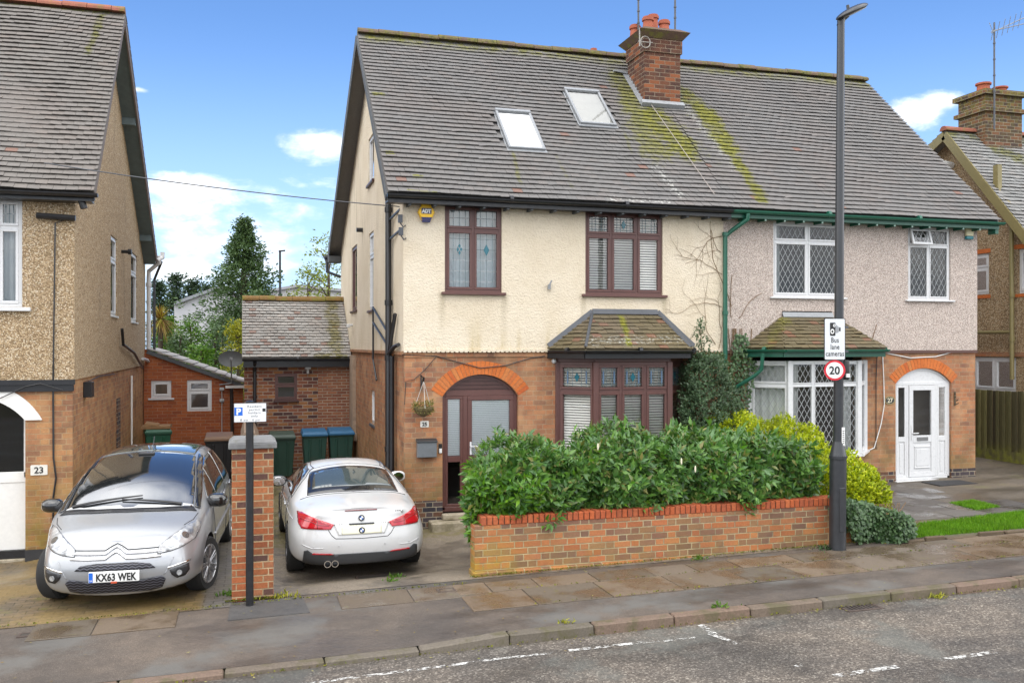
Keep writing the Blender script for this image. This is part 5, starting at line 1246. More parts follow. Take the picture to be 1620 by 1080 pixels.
mb = MB(); tiles(mb, (XW - .32, byr, bzr), (1, 0, 0), S6, N6, lambda s: (0, 1.0), L6, .17, .2); mb.build('rear_tiles', M['roof_far'], rr)
mb = MB(); ridge_caps(mb, XW - .36, 26, RYr, RZr); mb.build('ridge', M['ridge_red'], rr)
mb = MB(); mb.bar((XW - .325, eyr + .02, 4.72), (XW - .325, RYr, RZr - .12), .035, .22, (0, -.7, .7)); mb.bar((XW - .325, RYr, RZr - .12), (XW - .325, byr, bzr - .12), .035, .22, (0, .7, .7)); mb.build('barge_board', M['olive_paint'], hr)
mb = MB(); P = [onX(*q, XW - .12) for q in ((1578, 268), (1580, 305), (1584, 312), (1596, 322), (1600, 330), (1601, 600))]
mb.tube(P, .05, 10); mb.box(P[0].x - .06, P[0].x + .06, P[0].y - .07, P[0].y + .07, P[0].z - .45, P[0].z + .1)
for q in (345, 470, 540): v = onX(1601, q, XW - .12); mb.tube([v, v + Vector((0, 0, .1))], .065, 10)
q = onX(1601, 525, XW - .12); mb.tube([q, q + Vector((0, 1.2, 0))], .04, 8); mb.build('downpipe', M['olive_paint'], hr, smooth=True, angle=.7)
mb = MB(); q = onX(1506, 262, XW); mb.tube([q, q + Vector((-.35, -.0, .03))], .09, 12); mb.tube([q + Vector((-.34, 0, .03)), q + Vector((-.36, 0, .03))], .12, 12); mb.build('flue', M['white_paint'], hr, smooth=True, angle=.6)
mb = MB(); a, b_ = onY(1559, 200, RYr - .4), onY(1617, 200, RYr - .4); zt = onY(1590, 152, RYr - .4).z
mb.box(a.x, b_.x, RYr - .4, RYr + .5, RZr - 1.0, zt); mb.box(a.x - .08, b_.x + .08, RYr - .48, RYr + .58, zt - .42, zt - .32); mb.box(a.x - .10, b_.x + .10, RYr - .5, RYr + .6, zt + .001, zt + .12)
ch2 = mb.build('chimney', M['brick_mossy'], hr)
for dx, h in ((.32, .30), (.85, .24)):
    mb = MB(); mb.lathe([(.17, zt + .1), (.15, zt + .1 + h * .8), (.19, zt + .1 + h * .85), (.19, zt + .1 + h), (.12, zt + .1 + h)], (a.x + dx, RYr, 0), 16); mb.build('chimney_pot', M['terracotta'], ch2, smooth=True, angle=.6)
chx = a.x

# ================================================================== brick outbuilding between the houses
YE = 22.8
ext = thing('side_extension', 'low brick extension with a pale mossy tiled roof behind the three wheelie bins', 'extension', (1.2, YE, gz(1, YE)))
we = rect((435, 591), (470, 632), YE)
house_wall('front_wall', ext, M['brick_ext'], .02, 2.57, YE, YE + .25, -.8, 2.58, [we])
ix = onY(503, 600, YE).x; mb = MB(); mb.box(ix, 2.53, YE - .014, YE - .0005, -.2, 2.42); mb.build('infill_panel', M['brick_infill'], ext)
mb = MB(); mb.box(.02, .27, YE + .251, 26.3, -.3, 2.6); mb.prism([(22.9, 2.55), (24.5, 3.9), (26.2, 2.55)], lambda a, c: (.03, a, c), lambda a, c: (.26, a, c)); mb.box(.3, 2.55, 26, 26.25, -.3, 2.6); mb.build('side_wall', M['brick_ext'], ext)
mb = MB(); mb.box(.3, 2.5, YE + 1.8, YE + 1.9, -.3, 2.6); mb.build('inner_wall', M['interior'], ext)
window(ext, TF(YE), we, [0, 1], onY(450, 609, YE).z, M['burgundy'], fr=.045, sash=.035, n0=.02, blind=None, sill=(M['burgundy_dark'], .04, .05, .05))
Le, Se, Ne = roof_frame(22.6, 2.60, 24.5, 4.06)
b = MB(); b.prism([(22.6, 2.6), (24.5, 4.06), (24.5, 3.95), (22.65, 2.54)], lambda a, c: (-.03, a, c), lambda a, c: (2.552, a, c)); b.prism([(24.501, 4.06), (26.4, 2.6), (26.35, 2.54), (24.501, 3.95)], lambda a, c: (-.03, a, c), lambda a, c: (2.552, a, c))
ro = b.build('roof', M['roof_ext'], ext); mb = MB(); tiles(mb, (-.03, 22.58, 2.585), (1, 0, 0), Se, Ne, lambda s: (0, 2.58), Le, .118, .17, gap=.012); mb.build('front_tiles', M['roof_ext'], ro)
mb = MB(); ridge_caps(mb, -.03, 2.55, 24.5, 4.05, .12); mb.build('ridge', simple('mossy_orange_ridge', (.19, .105, .03), .85, var=.35, bump=.4, dirt=((.16, .15, .02), 4, .45, .8)), ro)
mb = MB(); gutter(mb, (-.03, 22.53, 2.56), (2.55, 22.53, 2.56), .05); mb.box(-.0, 2.55, 22.6, 22.62, 2.36, 2.54); mb.box(0, 2.55, 22.62, 22.795, 2.36, 2.38); q = onY(403, 600, YE - .08); mb.tube([(q.x, 22.56, 2.5), (q.x, YE - .08, 2.25), (q.x, YE - .08, .2)], .04, 10); mb.build('gutter', M['black_paint'], ext)
q = onY(487, 582, YE - .1); mb = MB(); mb.box(q.x - .07, q.x + .07, YE - .16, YE - .01, q.z - .03, q.z + .09); mb.tube([(q.x, YE - .1, q.z - .04), (q.x, YE - .12, q.z - .14)], .035, 8); mb.build('security_light', simple('grey_lamp_case', (.35, .35, .34), .5), ext, bevel=.01)

YL = 25.2
lt = thing('lean_to', 'bright orange brick lean-to with a sloping slab roof between the two houses', 'extension', (-1.2, YL, gz(-1.2, YL)))
pa, pb = onY(233, 553, YL), onY(385, 607, YL); wa_ = rect((239, 602), (271, 629), YL); wb_ = rect((296, 601), (335, 650), YL)
mb = MB(); mb.prism([(-2.46, -.4), (pb.x, -.4), (pb.x, pb.z - .05), (-2.46, pa.z + .02)], lambda a, b: (a, YL, b), lambda a, b: (a, YL + .25, b)); o = mb.build('front_wall', M['brick_orange'], lt)
c1, c2 = MB(), MB(); c1.box(wa_[0], wa_[1], YL - .3, YL + .5, wa_[2], wa_[3]); c2.box(wb_[0], wb_[1], YL - .3, YL + .5, wb_[2], wb_[3]); boolean_cut(o, [c1, c2])
mb = MB(); mb.box(-2.4, pb.x, YL + 1.8, YL + 1.9, -.4, 1.8); mb.box(pb.x - .2, pb.x, YL + .251, YL + 3, -.4, pb.z - .1); mb.build('inner_wall', M['interior'], lt)
window(lt, TF(YL), wa_, [0, 1], None, M['white_upvc'], fr=.06, sash=.05, sill=(M['white_upvc'], .07, .05, .07)); window(lt, TF(YL), wb_, [0, 1], onY(316, 619, YL).z, M['white_upvc'], fr=.06, sash=.045)
d = (pb - pa); L = d.length; d.normalize(); mb = MB(); up = Vector((-d.z, 0, d.x)); k = 9
for j in range(6):
    for i in range(k):
        a = pa + d * (L * i / k - .02); b = pa + d * (L * (i + 1) / k + .06); y0 = YL - .08 + j * .5; lift = .035
        A = [(a.x, y0, a.z), (b.x, y0, b.z), (b.x, y0 + .52, b.z), (a.x, y0 + .52, a.z)]
        mb.hexa([tuple(Vector(q) + up * (.0 + (lift if n_ in (1, 2) else 0.0))) for n_, q in enumerate(A)] + [tuple(Vector(q) + up * (.035 + (lift if n_ in (1, 2) else 0.0))) for n_, q in enumerate(A)])
mb.build('roof', tile_mat('grey_slab_tile', (.17, .16, .15), (.40, .38, .35), pale=.4), lt, bevel=.006)
mb = MB(); mb.bar(pa + Vector((0, -.05, -.05)), pb + Vector((0, -.05, -.05)), .04, .10); mb.build('barge_board', M['grey_board'], lt)
mb = MB(); q = onY(366, 640, YL - .08); mb.tube([(q.x, YL - .06, pb.z - .05), (q.x + .03, YL - .06, -.1)], .045, 10); mb.build('downpipe', simple('brown_black_pipe', (.03, .022, .02), .5), lt)
mb = MB(); q = onY(363, 612, YL - .08); mb.box(q.x - .1, pb.x + .1, YL - .14, YL - .04, q.z - .03, q.z + .04); mb.build('gutter', M['white_paint'], lt)
mb = MB(); q = onY(351, 615, YL - .03); r_ = onY(351, 633, YL - .03)
for v in (q, r_): mb.box(v.x - .05, v.x + .05, YL - .07, YL - .001, v.z - .04, v.z + .04); mb.box(v.x - .06, v.x + .06, YL - .09, YL - .071, v.z - .012, v.z + .012)
mb.tube([(q.x, YL - .03, q.z), (q.x, YL - .03, .1)], .012, 6); mb.build('cable_box', simple('grey_cable_box', (.42, .43, .43), .5), lt)
# ------------------------------------------------------------------ foliage
RNG = np.random.default_rng(11)
def unit(v): return v / np.maximum(1e-9, np.linalg.norm(v, axis=1, keepdims=True))


def leaf_mesh(name, P, D, N, L, Wd, mat, parent=None, fold=.18, simple_=False, kind=None):
    D = unit(D); S = unit(np.cross(D, N)); N = np.cross(S, D); n = len(P); L = np.broadcast_to(L, (n,))[:, None]; Wd = np.broadcast_to(Wd, (n,))[:, None]
    b = P; t = P + D * L - N * L * .10; l = P + D * L * .48 + S * Wd / 2 + N * Wd * fold; r = P + D * L * .48 - S * Wd / 2 + N * Wd * fold
    if simple_:
        V = np.stack([b, r, t, l], 1).reshape(-1, 3); F = np.arange(4 * n).reshape(n, 4)
    else:
        m = P + D * L * .52
        V = np.stack([b, r, t, l, m], 1).reshape(-1, 3); o = (np.arange(n) * 5)[:, None]
        F = np.concatenate([o + np.array([[0, 1, 2, 4]]), o + np.array([[0, 4, 2, 3]])])
    return npmesh(name, V, F, mat, parent, kind)


def shoots(P, A, per, spread, length):
    """leaves spiralling round each shoot tip: returns positions, directions, normals"""
    n = len(P); A = unit(A); ref = np.tile(np.array([[.3, .2, .93]]), (n, 1)); X = unit(np.cross(A, ref)); Y = np.cross(A, X); OP, OD, ON = [], [], []
    for k in range(per):
        a = k * 2.4 + RNG.uniform(0, 6.28, n); f = k / max(1, per - 1)
        rad = X * np.cos(a)[:, None] + Y * np.sin(a)[:, None]
        up = .25 + .75 * f
        OP.append(P - A * (length * (1 - f))[:, None] if hasattr(length, '__len__') else P - A * length * (1 - f)); d = rad * (spread * (1.15 - .5 * f)) + A * up + RNG.normal(0, .16, (n, 3)); OD.append(d); ON.append(A * .8 - rad * .5)
    return np.concatenate(OP), np.concatenate(OD), np.concatenate(ON)


M['laurel'] = leaf_mat('laurel_leaf', [(.03, .088, .018), (.055, .145, .025), (.09, .20, .035), (.14, .27, .05), (.075, .17, .05), (.08, .18, .05), (.22, .20, .06)], .32, .18, .5)
M['laurel_young'] = leaf_mat('young_laurel_leaf', [(.06, .17, .012), (.10, .24, .015), (.14, .28, .02)], .35, .25, .5)
M['privet'] = leaf_mat('golden_privet_leaf', [(.24, .30, .008), (.38, .44, .012), (.52, .53, .016), (.30, .37, .010), (.16, .23, .012)], .45, .3, .4)
M['ivy'] = leaf_mat('ivy_leaf', [(.03, .07, .025), (.06, .12, .04), (.10, .17, .065), (.045, .095, .035)], .4, .15, .45)
M['shrub'] = leaf_mat('dark_shrub_leaf', [(.045, .09, .04), (.075, .13, .06), (.12, .18, .095), (.06, .11, .05)], .4, .15, .45)
M['conifer'] = leaf_mat('conifer_needles', [(.05, .095, .045), (.08, .135, .055), (.115, .175, .075), (.065, .11, .05)], .6, .15, .3)
M['conifer_far'] = leaf_mat('far_conifer_needles', [(.028, .055, .03), (.045, .075, .04), (.06, .095, .05)], .7, .1, .2)
M['birch'] = leaf_mat('spring_leaf', [(.16, .20, .03), (.26, .29, .05), (.20, .25, .05)], .5, .3, .3)
M['bush_green'] = leaf_mat('garden_bush_leaf', [(.05, .12, .015), (.08, .17, .02), (.13, .22, .03)], .5, .25, .3)
M['bush_yellow'] = leaf_mat('yellow_bush_leaf', [(.22, .22, .02), (.33, .31, .03), (.16, .18, .02)], .5, .25, .3)
M['strap'] = leaf_mat('strap_leaf', [(.20, .20, .02), (.30, .20, .05), (.18, .08, .035), (.36, .33, .05)], .5, .2, .3)
M['bark'] = simple('bark', (.075, .055, .038), .9, var=.4, bump=.6, scale=8)
M['stem'] = simple('bare_stem', (.19, .12, .065), .9, var=.35)
M['soil'] = simple('soil', (.035, .026, .018), .95, var=.4, bump=.5)

# front garden wall ------------------------------------------------------------------
gw_ = thing('garden_wall', 'low mottled brick front wall with red brick-on-edge coping below the laurel hedge', 'wall', (2.78, 11.05, 0))
WX0, WX1, WY0, WY1, WZ = 2.775, 8.02, 11.05, 11.28, .632
mb = MB(); mb.prism([(WX0, -.25), (8.36, -.25), (8.36, .22), (8.25, .40), (8.10, .55), (WX1, WZ), (WX0, WZ)], lambda a, b: (a, WY0, b), lambda a, b: (a, WY1, b)); mb.build('brickwork', M['brick_garden'], gw_, bevel=.006)
mb = MB(); mb.box(WX0 - .02, 8.4, WY0 - .035, WY1 + .01, -.25, .055); mb.build('wall_footing', M['brick_garden'], gw_, bevel=.01)
mb = MB(); mb.box(3.25, 3.39, WY1 + .25, 12.9, -.35, .46); mb.build('return_wall', M['brick_garden'], gw_, bevel=.006)
mb = MB(); x = 2.86
while x < 8.0:
    w = .066; mb.box(x, x + w, WY0 - .008 + random.uniform(-.004, .004), WY1, WZ + .001, WZ + .108 + random.uniform(-.004, .004)); x += .0765
mb.box(2.863, 8.0, WY0 + .004, WY1 - .01, WZ + .0005, WZ + .098, 1); mb.build('coping', [M['coping_row'], M['soil']], gw_, bevel=.006)
gl = thing('garden_bed', 'raised soil bed behind the front wall that the laurel hedge grows from', 'flower bed', (5.4, 12, 0))
mb = MB(); mb.box(3.4, 8.35, WY1 + .002, 12.9, -.3, .45); mb.build('soil', M['soil'], gl)

# laurel hedge -----------------------------------------------------------------------
prof = [(742, 722), (760, 706), (800, 690), (850, 686), (890, 690), (925, 682), (960, 672), (1005, 664), (1040, 676), (1080, 672), (1120, 670), (1160, 668), (1200, 672), (1235, 680), (1265, 695), (1283, 722)]
pp = [onY(px, py, 11.9) for px, py in prof]; pxs = np.array([q.x for q in pp]); pzs = np.array([q.z for q in pp])
def ltop(x): return np.interp(x, pxs, pzs) - .24 + .07 * np.clip((3.9 - x) / .9, 0, 1) + .04 * np.sin(x * 5.3) + .04 * np.sin(x * 11 + 1)
lh = thing('laurel_hedge', 'glossy dark green laurel hedge growing along the top of the low brick wall', 'hedge', (5.3, 11.9, .4))
n = 1250; x = RNG.uniform(2.78, 7.86, n); zt = ltop(x); z = .60 + (zt - .60) * RNG.uniform(0, 1, n) ** .9
bul = np.sin(np.clip((z - .45) / (zt - .45), 0, 1) * 2.9) * .22; y = 11.33 - bul + .09 * np.sin(x * 4.1 + z * 3) + .07 * np.sin(x * 9 - z * 7) + RNG.uniform(-.05, .14, n)
A = np.stack([RNG.normal(0, .35, n), -1 + RNG.normal(0, .2, n), RNG.uniform(-.15, 1.3, n)], 1); P = np.stack([x, y, z], 1)
n2 = 1000; y2 = RNG.uniform(11.25, 12.75, n2); x2 = RNG.uniform(0, 1, n2); x2 = (2.86 + .245 * (y2 - 11.2)) * (1 - x2) + 7.86 * x2; z2 = ltop(x2) - .04 + .10 * np.sin(y2 * 6 + x2 * 4) - .35 * np.clip((11.55 - y2) / .35, 0, 1) ** 2 * .5 + np.where(RNG.uniform(0, 1, n2) < .12, RNG.uniform(0, .2, n2), 0)
P = np.concatenate([P, np.stack([x2, y2, z2], 1)]); A = np.concatenate([A, np.stack([RNG.normal(0, .35, n2), RNG.normal(-.25, .35, n2), np.full(n2, 1.0)], 1)])
n3 = 330; y3 = RNG.uniform(11.15, 12.7, n3); z3 = RNG.uniform(.15, 1.0, n3) ** 1.0; z3 = .30 + (ltop(np.full(n3, 2.7)) - .30) * RNG.uniform(0, 1, n3); x3 = 2.84 + .245 * (y3 - 11.2) + .05 * np.sin(y3 * 7) - .06 * np.sin(np.clip((z3 - .2) / 1.3, 0, 1) * 3) + RNG.uniform(-.03, .1, n3)
P = np.concatenate([P, np.stack([x3, y3, z3], 1)]); A = np.concatenate([A, np.stack([np.full(n3, -1.0), RNG.normal(-.4, .4, n3), RNG.uniform(-.5, .9, n3)], 1)])
n4 = 160; x4 = RNG.uniform(7.78, 7.98, n4); y4 = RNG.uniform(11.3, 12.7, n4); z4 = RNG.uniform(.7, 1.5, n4); P = np.concatenate([P, np.stack([x4, y4, z4], 1)]); A = np.concatenate([A, np.stack([np.full(n4, 1.0), RNG.normal(-.3, .4, n4), RNG.uniform(-.1, 1, n4)], 1)])
lp, ld, ln = shoots(P, A, 9, 1.0, .13)
nl = len(lp); sz = RNG.uniform(.065, .165, nl); young = (lp[:, 0] < 3.75) & (lp[:, 2] < 1.25) & (RNG.uniform(0, 1, nl) < .5) | (RNG.uniform(0, 1, nl) < .05)
leaf_mesh('foliage', lp[~young], ld[~young], ln[~young], sz[~young], sz[~young] * .36, M['laurel'], lh)
leaf_mesh('young_foliage', lp[young], ld[young], ln[young], sz[young], sz[young] * .30, M['laurel_young'], lh)
n = 5200; x = RNG.uniform(3.2, 7.8, n); y = RNG.uniform(11.3, 12.7, n); z = .5 + (ltop(x) - .62) * RNG.uniform(0, 1, n)
leaf_mesh('inner_foliage', np.stack([x, y, z], 1), RNG.normal(0, 1, (n, 3)), RNG.normal(0, 1, (n, 3)), RNG.uniform(.13, .18, n), .07, M['laurel'], lh)
mb = MB()
for i in range(70):
    x = random.uniform(2.85, 7.95); y = random.uniform(11.4, 12.6); z = float(ltop(x)) - .15; mb.tube([(x, y, .4), (x + random.uniform(-.1, .1), y, .4 + (z - .4) * .5), (x + random.uniform(-.2, .2), y + random.uniform(-.1, .1), z)], [.014, .01, .006], 5)
mb.build('stem', M['stem'], lh)
mb = MB()
for (px, py) in ((1078, 735), (1100, 747), (946, 712)):
    q = onY(px, py, 11.05); mb.lathe([(.004, 0), (.011, .02), (.012, .05), (.009, .08), (.003, .09)], q, 8)
mb.build('flower_spike', simple('cream_flower', (.66, .60, .46), .7), lh)

# golden privet hedge ----------------------------------------------------------------
ph = thing('privet_hedge', 'bright yellow-green clipped privet hedge behind the street lamp', 'hedge', (9.0, 12.6, .1))
def privet(n, shell):
    t = RNG.uniform(0, 1, n); y = 11.28 + 3.3 * t; top = .96 + .56 * np.clip((y - 11.28) / 1.5, 0, 1) ** .55 + .16 * np.clip((y - 12.2) / 1.2, 0, 1) + .06 * np.sin(y * 4); cx = 8.68 + .10 * np.sin(y * 2) - .40 * np.clip((y - 12) / 2.2, 0, 1); hw = .54 - .05 * np.sin(y * 3.1) - .22 * np.clip((11.75 - y) / .47, 0, 1) ** 2
    a = RNG.uniform(-1.0, math.pi + 1.0, n); r = 1 - shell * RNG.uniform(0, 1, n) ** 1.5 + .05 * np.sin(a * 6 + y * 8) + .04 * np.sin(a * 11 - y * 13)
    ca, sa = np.cos(a), np.sin(a); ex = .72
    ux = np.sign(ca) * np.abs(ca) ** ex; uz = np.sign(sa) * np.abs(sa) ** ex
    x = cx + hw * ux * r; z = np.where(uz > 0, .52 + (top - .52) * uz * r, .52 + .42 * uz * r)
    P = np.stack([x, y, z], 1); A = np.stack([ux, RNG.normal(-.15, .35, n), uz + .35], 1); return P, A
P1, A1 = privet(3300, .10)
n = 900; a = RNG.uniform(0, 6.28, n); r = np.sqrt(RNG.uniform(0, 1, n)); P2 = np.stack([8.66 + .50 * np.cos(a) * r, 11.34 - .16 * np.sqrt(1 - r * r) + RNG.uniform(-.05, .05, n), .62 + .44 * np.sin(a) * r], 1); A2 = np.stack([np.cos(a) * r, -np.sqrt(1.05 - r * r), np.sin(a) * r + .35], 1)
lp, ld, ln = shoots(np.concatenate([P1, P2]), np.concatenate([A1, A2]), 8, .9, .075); nl = len(lp); sz = RNG.uniform(.034, .058, nl)
leaf_mesh('foliage', lp, ld, ln, sz, sz * .56, M['privet'], ph, simple_=True)
P1, A1 = privet(9000, .75); leaf_mesh('inner_foliage', P1, RNG.normal(0, 1, (9000, 3)), RNG.normal(0, 1, (9000, 3)), .07, .045, M['privet'], ph, simple_=True)

# ivy at the wall end and lamp foot ----------------------------------------------------
iv = thing('ivy', 'dark green ivy spilling over the end of the low wall beside the lamp post', 'ivy', (8.6, 11.1, .08))
n = 3400; x = RNG.uniform(7.92, 9.22, n); zt = np.interp(x, [7.92, 8.2, 8.7, 9.0, 9.22], [.78, .74, .60, .50, .30]); z = .10 + (zt - .10) * RNG.uniform(0, 1, n) ** .85; y = 11.02 - .12 * np.sin(np.clip(z / .8, 0, 1) * 3) - np.where(x > 8.4, .10 * np.sin((x - 8.4) * 3), 0) + RNG.uniform(-.06, .1, n) + .05 * np.sin(x * 9)
keep = ~((x < 8.28) & (z < .95 - (x - 7.92) * 2.2 + .08 * np.sin(z * 20)) & (z < .62 - .9 * (x - 8.0) * 0 - (x - 7.92) * 1.5))
P = np.stack([x, y, z], 1)[keep]; n = len(P); leaf_mesh('foliage', P, np.stack([RNG.normal(0, .6, n), np.full(n, -.5), RNG.normal(-.5, .5, n)], 1), np.stack([RNG.normal(0, .4, n), np.full(n, -1.0), RNG.normal(.5, .4, n)], 1), RNG.uniform(.04, .07, n), RNG.uniform(.035, .06, n), M['ivy'], iv, simple_=True)
mb = MB()
for i in range(26):
    x = random.uniform(8.0, 9.1); mb.tube([(x, 11.06, .05), (x + random.uniform(-.1, .1), 11.0, .35), (x + random.uniform(-.15, .2), 11.02, .62)], .006, 5)
for i in range(14):
    x = random.uniform(9.1, 9.3); mb.tube([(x, 11.1, .12), (x + random.uniform(.05, .18), 11.0, random.uniform(.2, .4))], .004, 4)
mb.build('stem', M['stem'], iv)

# the dark shrub between the bays, and ivy climbing behind it ---------------------------
sh = thing('shrub', 'tall dark small-leaved evergreen shrub standing between the two bay windows', 'shrub', (8.1, 14.5, .1))
n = 3300; z = RNG.uniform(.5, 2.75, n); hw = np.interp(z, [.5, 1.2, 2.0, 2.5, 2.75], [.62, .66, .52, .42, .22]); cx = np.interp(z, [.5, 1.5, 2.7], [8.02, 7.98, 7.88]); a = RNG.uniform(0, 6.28, n); r = 1 - .5 * RNG.uniform(0, 1, n) ** 2 + .12 * np.sin(a * 5 + z * 6)
P = np.stack([cx + hw * np.cos(a) * r, 14.55 + .42 * np.sin(a) * r, z], 1); A = np.stack([np.cos(a), np.sin(a) - .2, RNG.uniform(0, 1.4, n)], 1)
m_ = 90; zs = RNG.uniform(2.5, 3.35, m_); Ps = np.stack([7.83 + RNG.normal(0, .05, m_) + (zs - 2.5) * -.03 + np.where(RNG.uniform(0, 1, m_) < .4, .28, 0) * np.clip((3.1 - zs) * 2, 0, 1), 14.6 + RNG.normal(0, .05, m_), zs], 1); P = np.concatenate([P, Ps]); A = np.concatenate([A, np.stack([RNG.normal(0, .5, m_), RNG.normal(-.2, .4, m_), np.full(m_, .8)], 1)])
lp, ld, ln = shoots(P, A, 6, .9, .09); nl = len(lp); leaf_mesh('foliage', lp, ld, ln, RNG.uniform(.035, .06, nl), RNG.uniform(.022, .034, nl), M['shrub'], sh, simple_=True)
mb = MB()
for i in range(16): x = random.uniform(7.8, 8.3); mb.tube([(x, 14.55, .05), (x + random.uniform(-.2, .2), 14.5, 1.2), (x + random.uniform(-.35, .3), 14.5, 2.4)], [.02, .014, .006], 6)
mb.tube([(7.85, 14.6, 2.0), (7.83, 14.6, 2.7), (7.81, 14.6, 3.38)], [.012, .009, .004], 5); mb.build('stem', M['stem'], sh)
ci = thing('climbing_ivy', 'ivy climbing the brickwork beside the white bay window', 'ivy', (8.85, YF - .05, .1))
n = 1100; z = RNG.uniform(.7, 3.1, n); cx = 8.82 + .06 * np.sin(z * 3); hw = np.interp(z, [.7, 2.0, 2.6, 2.9, 3.35], [.24, .26, .26, .18, .03]); x = cx + RNG.uniform(-1, 1, n) * hw; P = np.stack([x, YF - .06 - RNG.uniform(0, .12, n), z], 1)
leaf_mesh('foliage', P, np.stack([RNG.normal(0, .5, n), np.full(n, -.35), RNG.normal(-.8, .4, n)], 1), np.stack([RNG.normal(0, .4, n), np.full(n, -1.0), RNG.normal(.4, .3, n)], 1), RNG.uniform(.045, .08, n), RNG.uniform(.04, .065, n), M['ivy'], ci, simple_=True)
mb = MB()
for i in range(9): x = random.uniform(8.65, 8.95); mb.tube([(x, YF - .05, .1), (x + random.uniform(-.1, .1), YF - .05, 1.8), (x + random.uniform(-.2, .2), YF - .045, 3.2)], .008, 5)
mb.build('stem', M['stem'], ci)
vn = thing('bare_creeper', 'leafless creeper stems spreading over the cream wall up to the gutter', 'creeper', (8.4, YF - .05, 2.8))
mb = MB(); R0 = random.Random(5)
def creep(x, z, ang, L, r, depth):
    pts = [(x, YF - .045, z)]; steps = max(3, int(L / .08))
    for i in range(steps):
        ang += R0.gauss(0, .22); x += math.cos(ang) * .08; z += math.sin(ang) * .08
        if x > 8.50 or x < 7.28 or z > 5.2 or z < 2.75: break
        pts.append((x, YF - .045 - R0.uniform(0, .006), z))
        if depth and R0.random() < .22: creep(x, z, ang + R0.choice((-.8, .8, .6, -.5)), L * .5, r * .65, depth - 1)
    if len(pts) > 2: mb.tube(pts, [r * (1 - .6 * k / len(pts)) for k in range(len(pts))], 5)
for (x, z, a, L) in ((8.42, 2.8, 1.75, 2.0), (8.46, 2.82, 1.5, 2.3), (8.35, 2.9, 2.2, 1.4), (8.47, 3.6, 2.3, 1.2), (8.48, 4.2, 2.7, 1.1), (8.46, 4.6, 2.9, 1.1), (8.46, 3.2, 2.0, 1.3), (8.47, 4.9, 3.2, 1.0)): creep(x, z, a, L, .0052, 2)
mb.build('stem', M['stem'], vn)
for (x, z, a, L) in ((8.72, 3.3, 1.9, .9), (8.78, 3.3, 1.0, .8), (8.7, 3.5, 1.65, 1.6), (11.75, 2.82, 1.6, .6)):
    pts = []; xx, zz = x, z
    for i in range(int(L / .1)): a += R0.gauss(0, .15); xx += math.cos(a) * .1; zz += math.sin(a) * .1; pts.append((xx, YF - .04, zz))
    mb = MB(); mb.tube(pts, .006, 5); mb.build('stem', M['stem'], vn)


# background trees ---------------------------------------------------------------------
def blob_tree(name, label, px, top, dep, wpx, mat, shape, nclump, per, lsz, base_z=-.2, group='trees behind the houses', cat='tree', low=.15, lean=0.0, gaps=.0):
    c = onD(px, 545, dep); zt = onD(px, top, dep).z; hw = wpx / FPX * dep
    t = thing(name, label, cat, (c.x, c.y, base_z), group); H = zt - base_z
    f = RNG.uniform(low, 1, nclump); a = RNG.uniform(0, 6.28, nclump); r = shape(f) * hw * np.sqrt(RNG.uniform(.05, 1, nclump)) * (1 + .25 * np.sin(a * 3 + f * 9) + .15 * np.sin(a * 7 - f * 23))
    C = np.stack([c.x + r * np.cos(a) + lean * f, c.y + r * np.sin(a), base_z + f * H], 1); out = np.stack([np.cos(a), np.sin(a), np.full(nclump, .3)], 1)
    P = np.repeat(C, per, 0) + RNG.normal(0, 1, (nclump * per, 3)) * np.array([lsz * 1.1, lsz * 1.1, lsz * .7]); O = np.repeat(out, per, 0); n = len(P)
    leaf_mesh('crown', P, O + RNG.normal(0, .6, (n, 3)), np.array([[0, 0, 1.0]]) + RNG.normal(0, .7, (n, 3)), RNG.uniform(.7, 1.4, n) * lsz, RNG.uniform(.4, .7, n) * lsz, mat, t, simple_=True)
    mb = MB(); mb.tube([(c.x, c.y, base_z - .5), (c.x + lean * .4, c.y, base_z + H * .5), (c.x + lean, c.y, base_z + H * .96)], [hw * .10 + .05, hw * .06 + .03, .015], 8)
    for i in range(14):
        k = RNG.integers(0, nclump); q = C[k]; h = max(base_z + .1, q[2] - .5 * hw); mb.tube([(c.x + lean * (h - base_z) / H, c.y, h), ((c.x + q[0]) / 2, (c.y + q[1]) / 2, (h + q[2]) / 2 + .05), tuple(q)], [.04, .025, .01], 5)
    mb.build('trunk', M['bark'], t); return t


cone = lambda f: np.where(f < .28, .75 + f, np.clip(1.02 * (1 - f) / .72, .02, 1) ** 1.12 * (1 + .28 * np.sin(f * 46)))
blob_tree('conifer_tree', 'tall dark green conifer rising behind the tiled extension roof', 386, 350, 42, 112, M['conifer'], cone, 1700, 14, .15, low=.02)
rnd = lambda f: np.sqrt(np.clip(1 - (2 * f - 1.0) ** 2, .03, 1))
for px, top, w, dp, lb in ((252, 447, 20, 74, 'far dark conifer tree just right of the left house gutter'), (278, 438, 20, 70, 'far dark conifer tree, tallest of the row above the white gable'), (306, 444, 18, 72, 'far dark conifer tree in the middle of the distant row'), (330, 452, 20, 76, 'far dark conifer tree close beside the tall near conifer')):
    blob_tree('conifer_tree', lb, px, top, dp, w, M['conifer_far'], lambda f: np.where(f < .4, 1.0, (1.02 - f) / .62 * .9 + .08), 150, 26, .26, low=.05)
blob_tree('birch_tree', 'thin pale spring-green tree beside the cream gable', 520, 372, 40, 48, M['birch'], lambda f: rnd(np.clip(f * .9 + .08, 0, 1)), 170, 9, .15, low=.30)
blob_tree('birch_tree', 'low wispy yellow-green tree behind the extension ridge', 487, 425, 42, 40, M['birch'], lambda f: rnd(f), 130, 12, .15, low=.35)
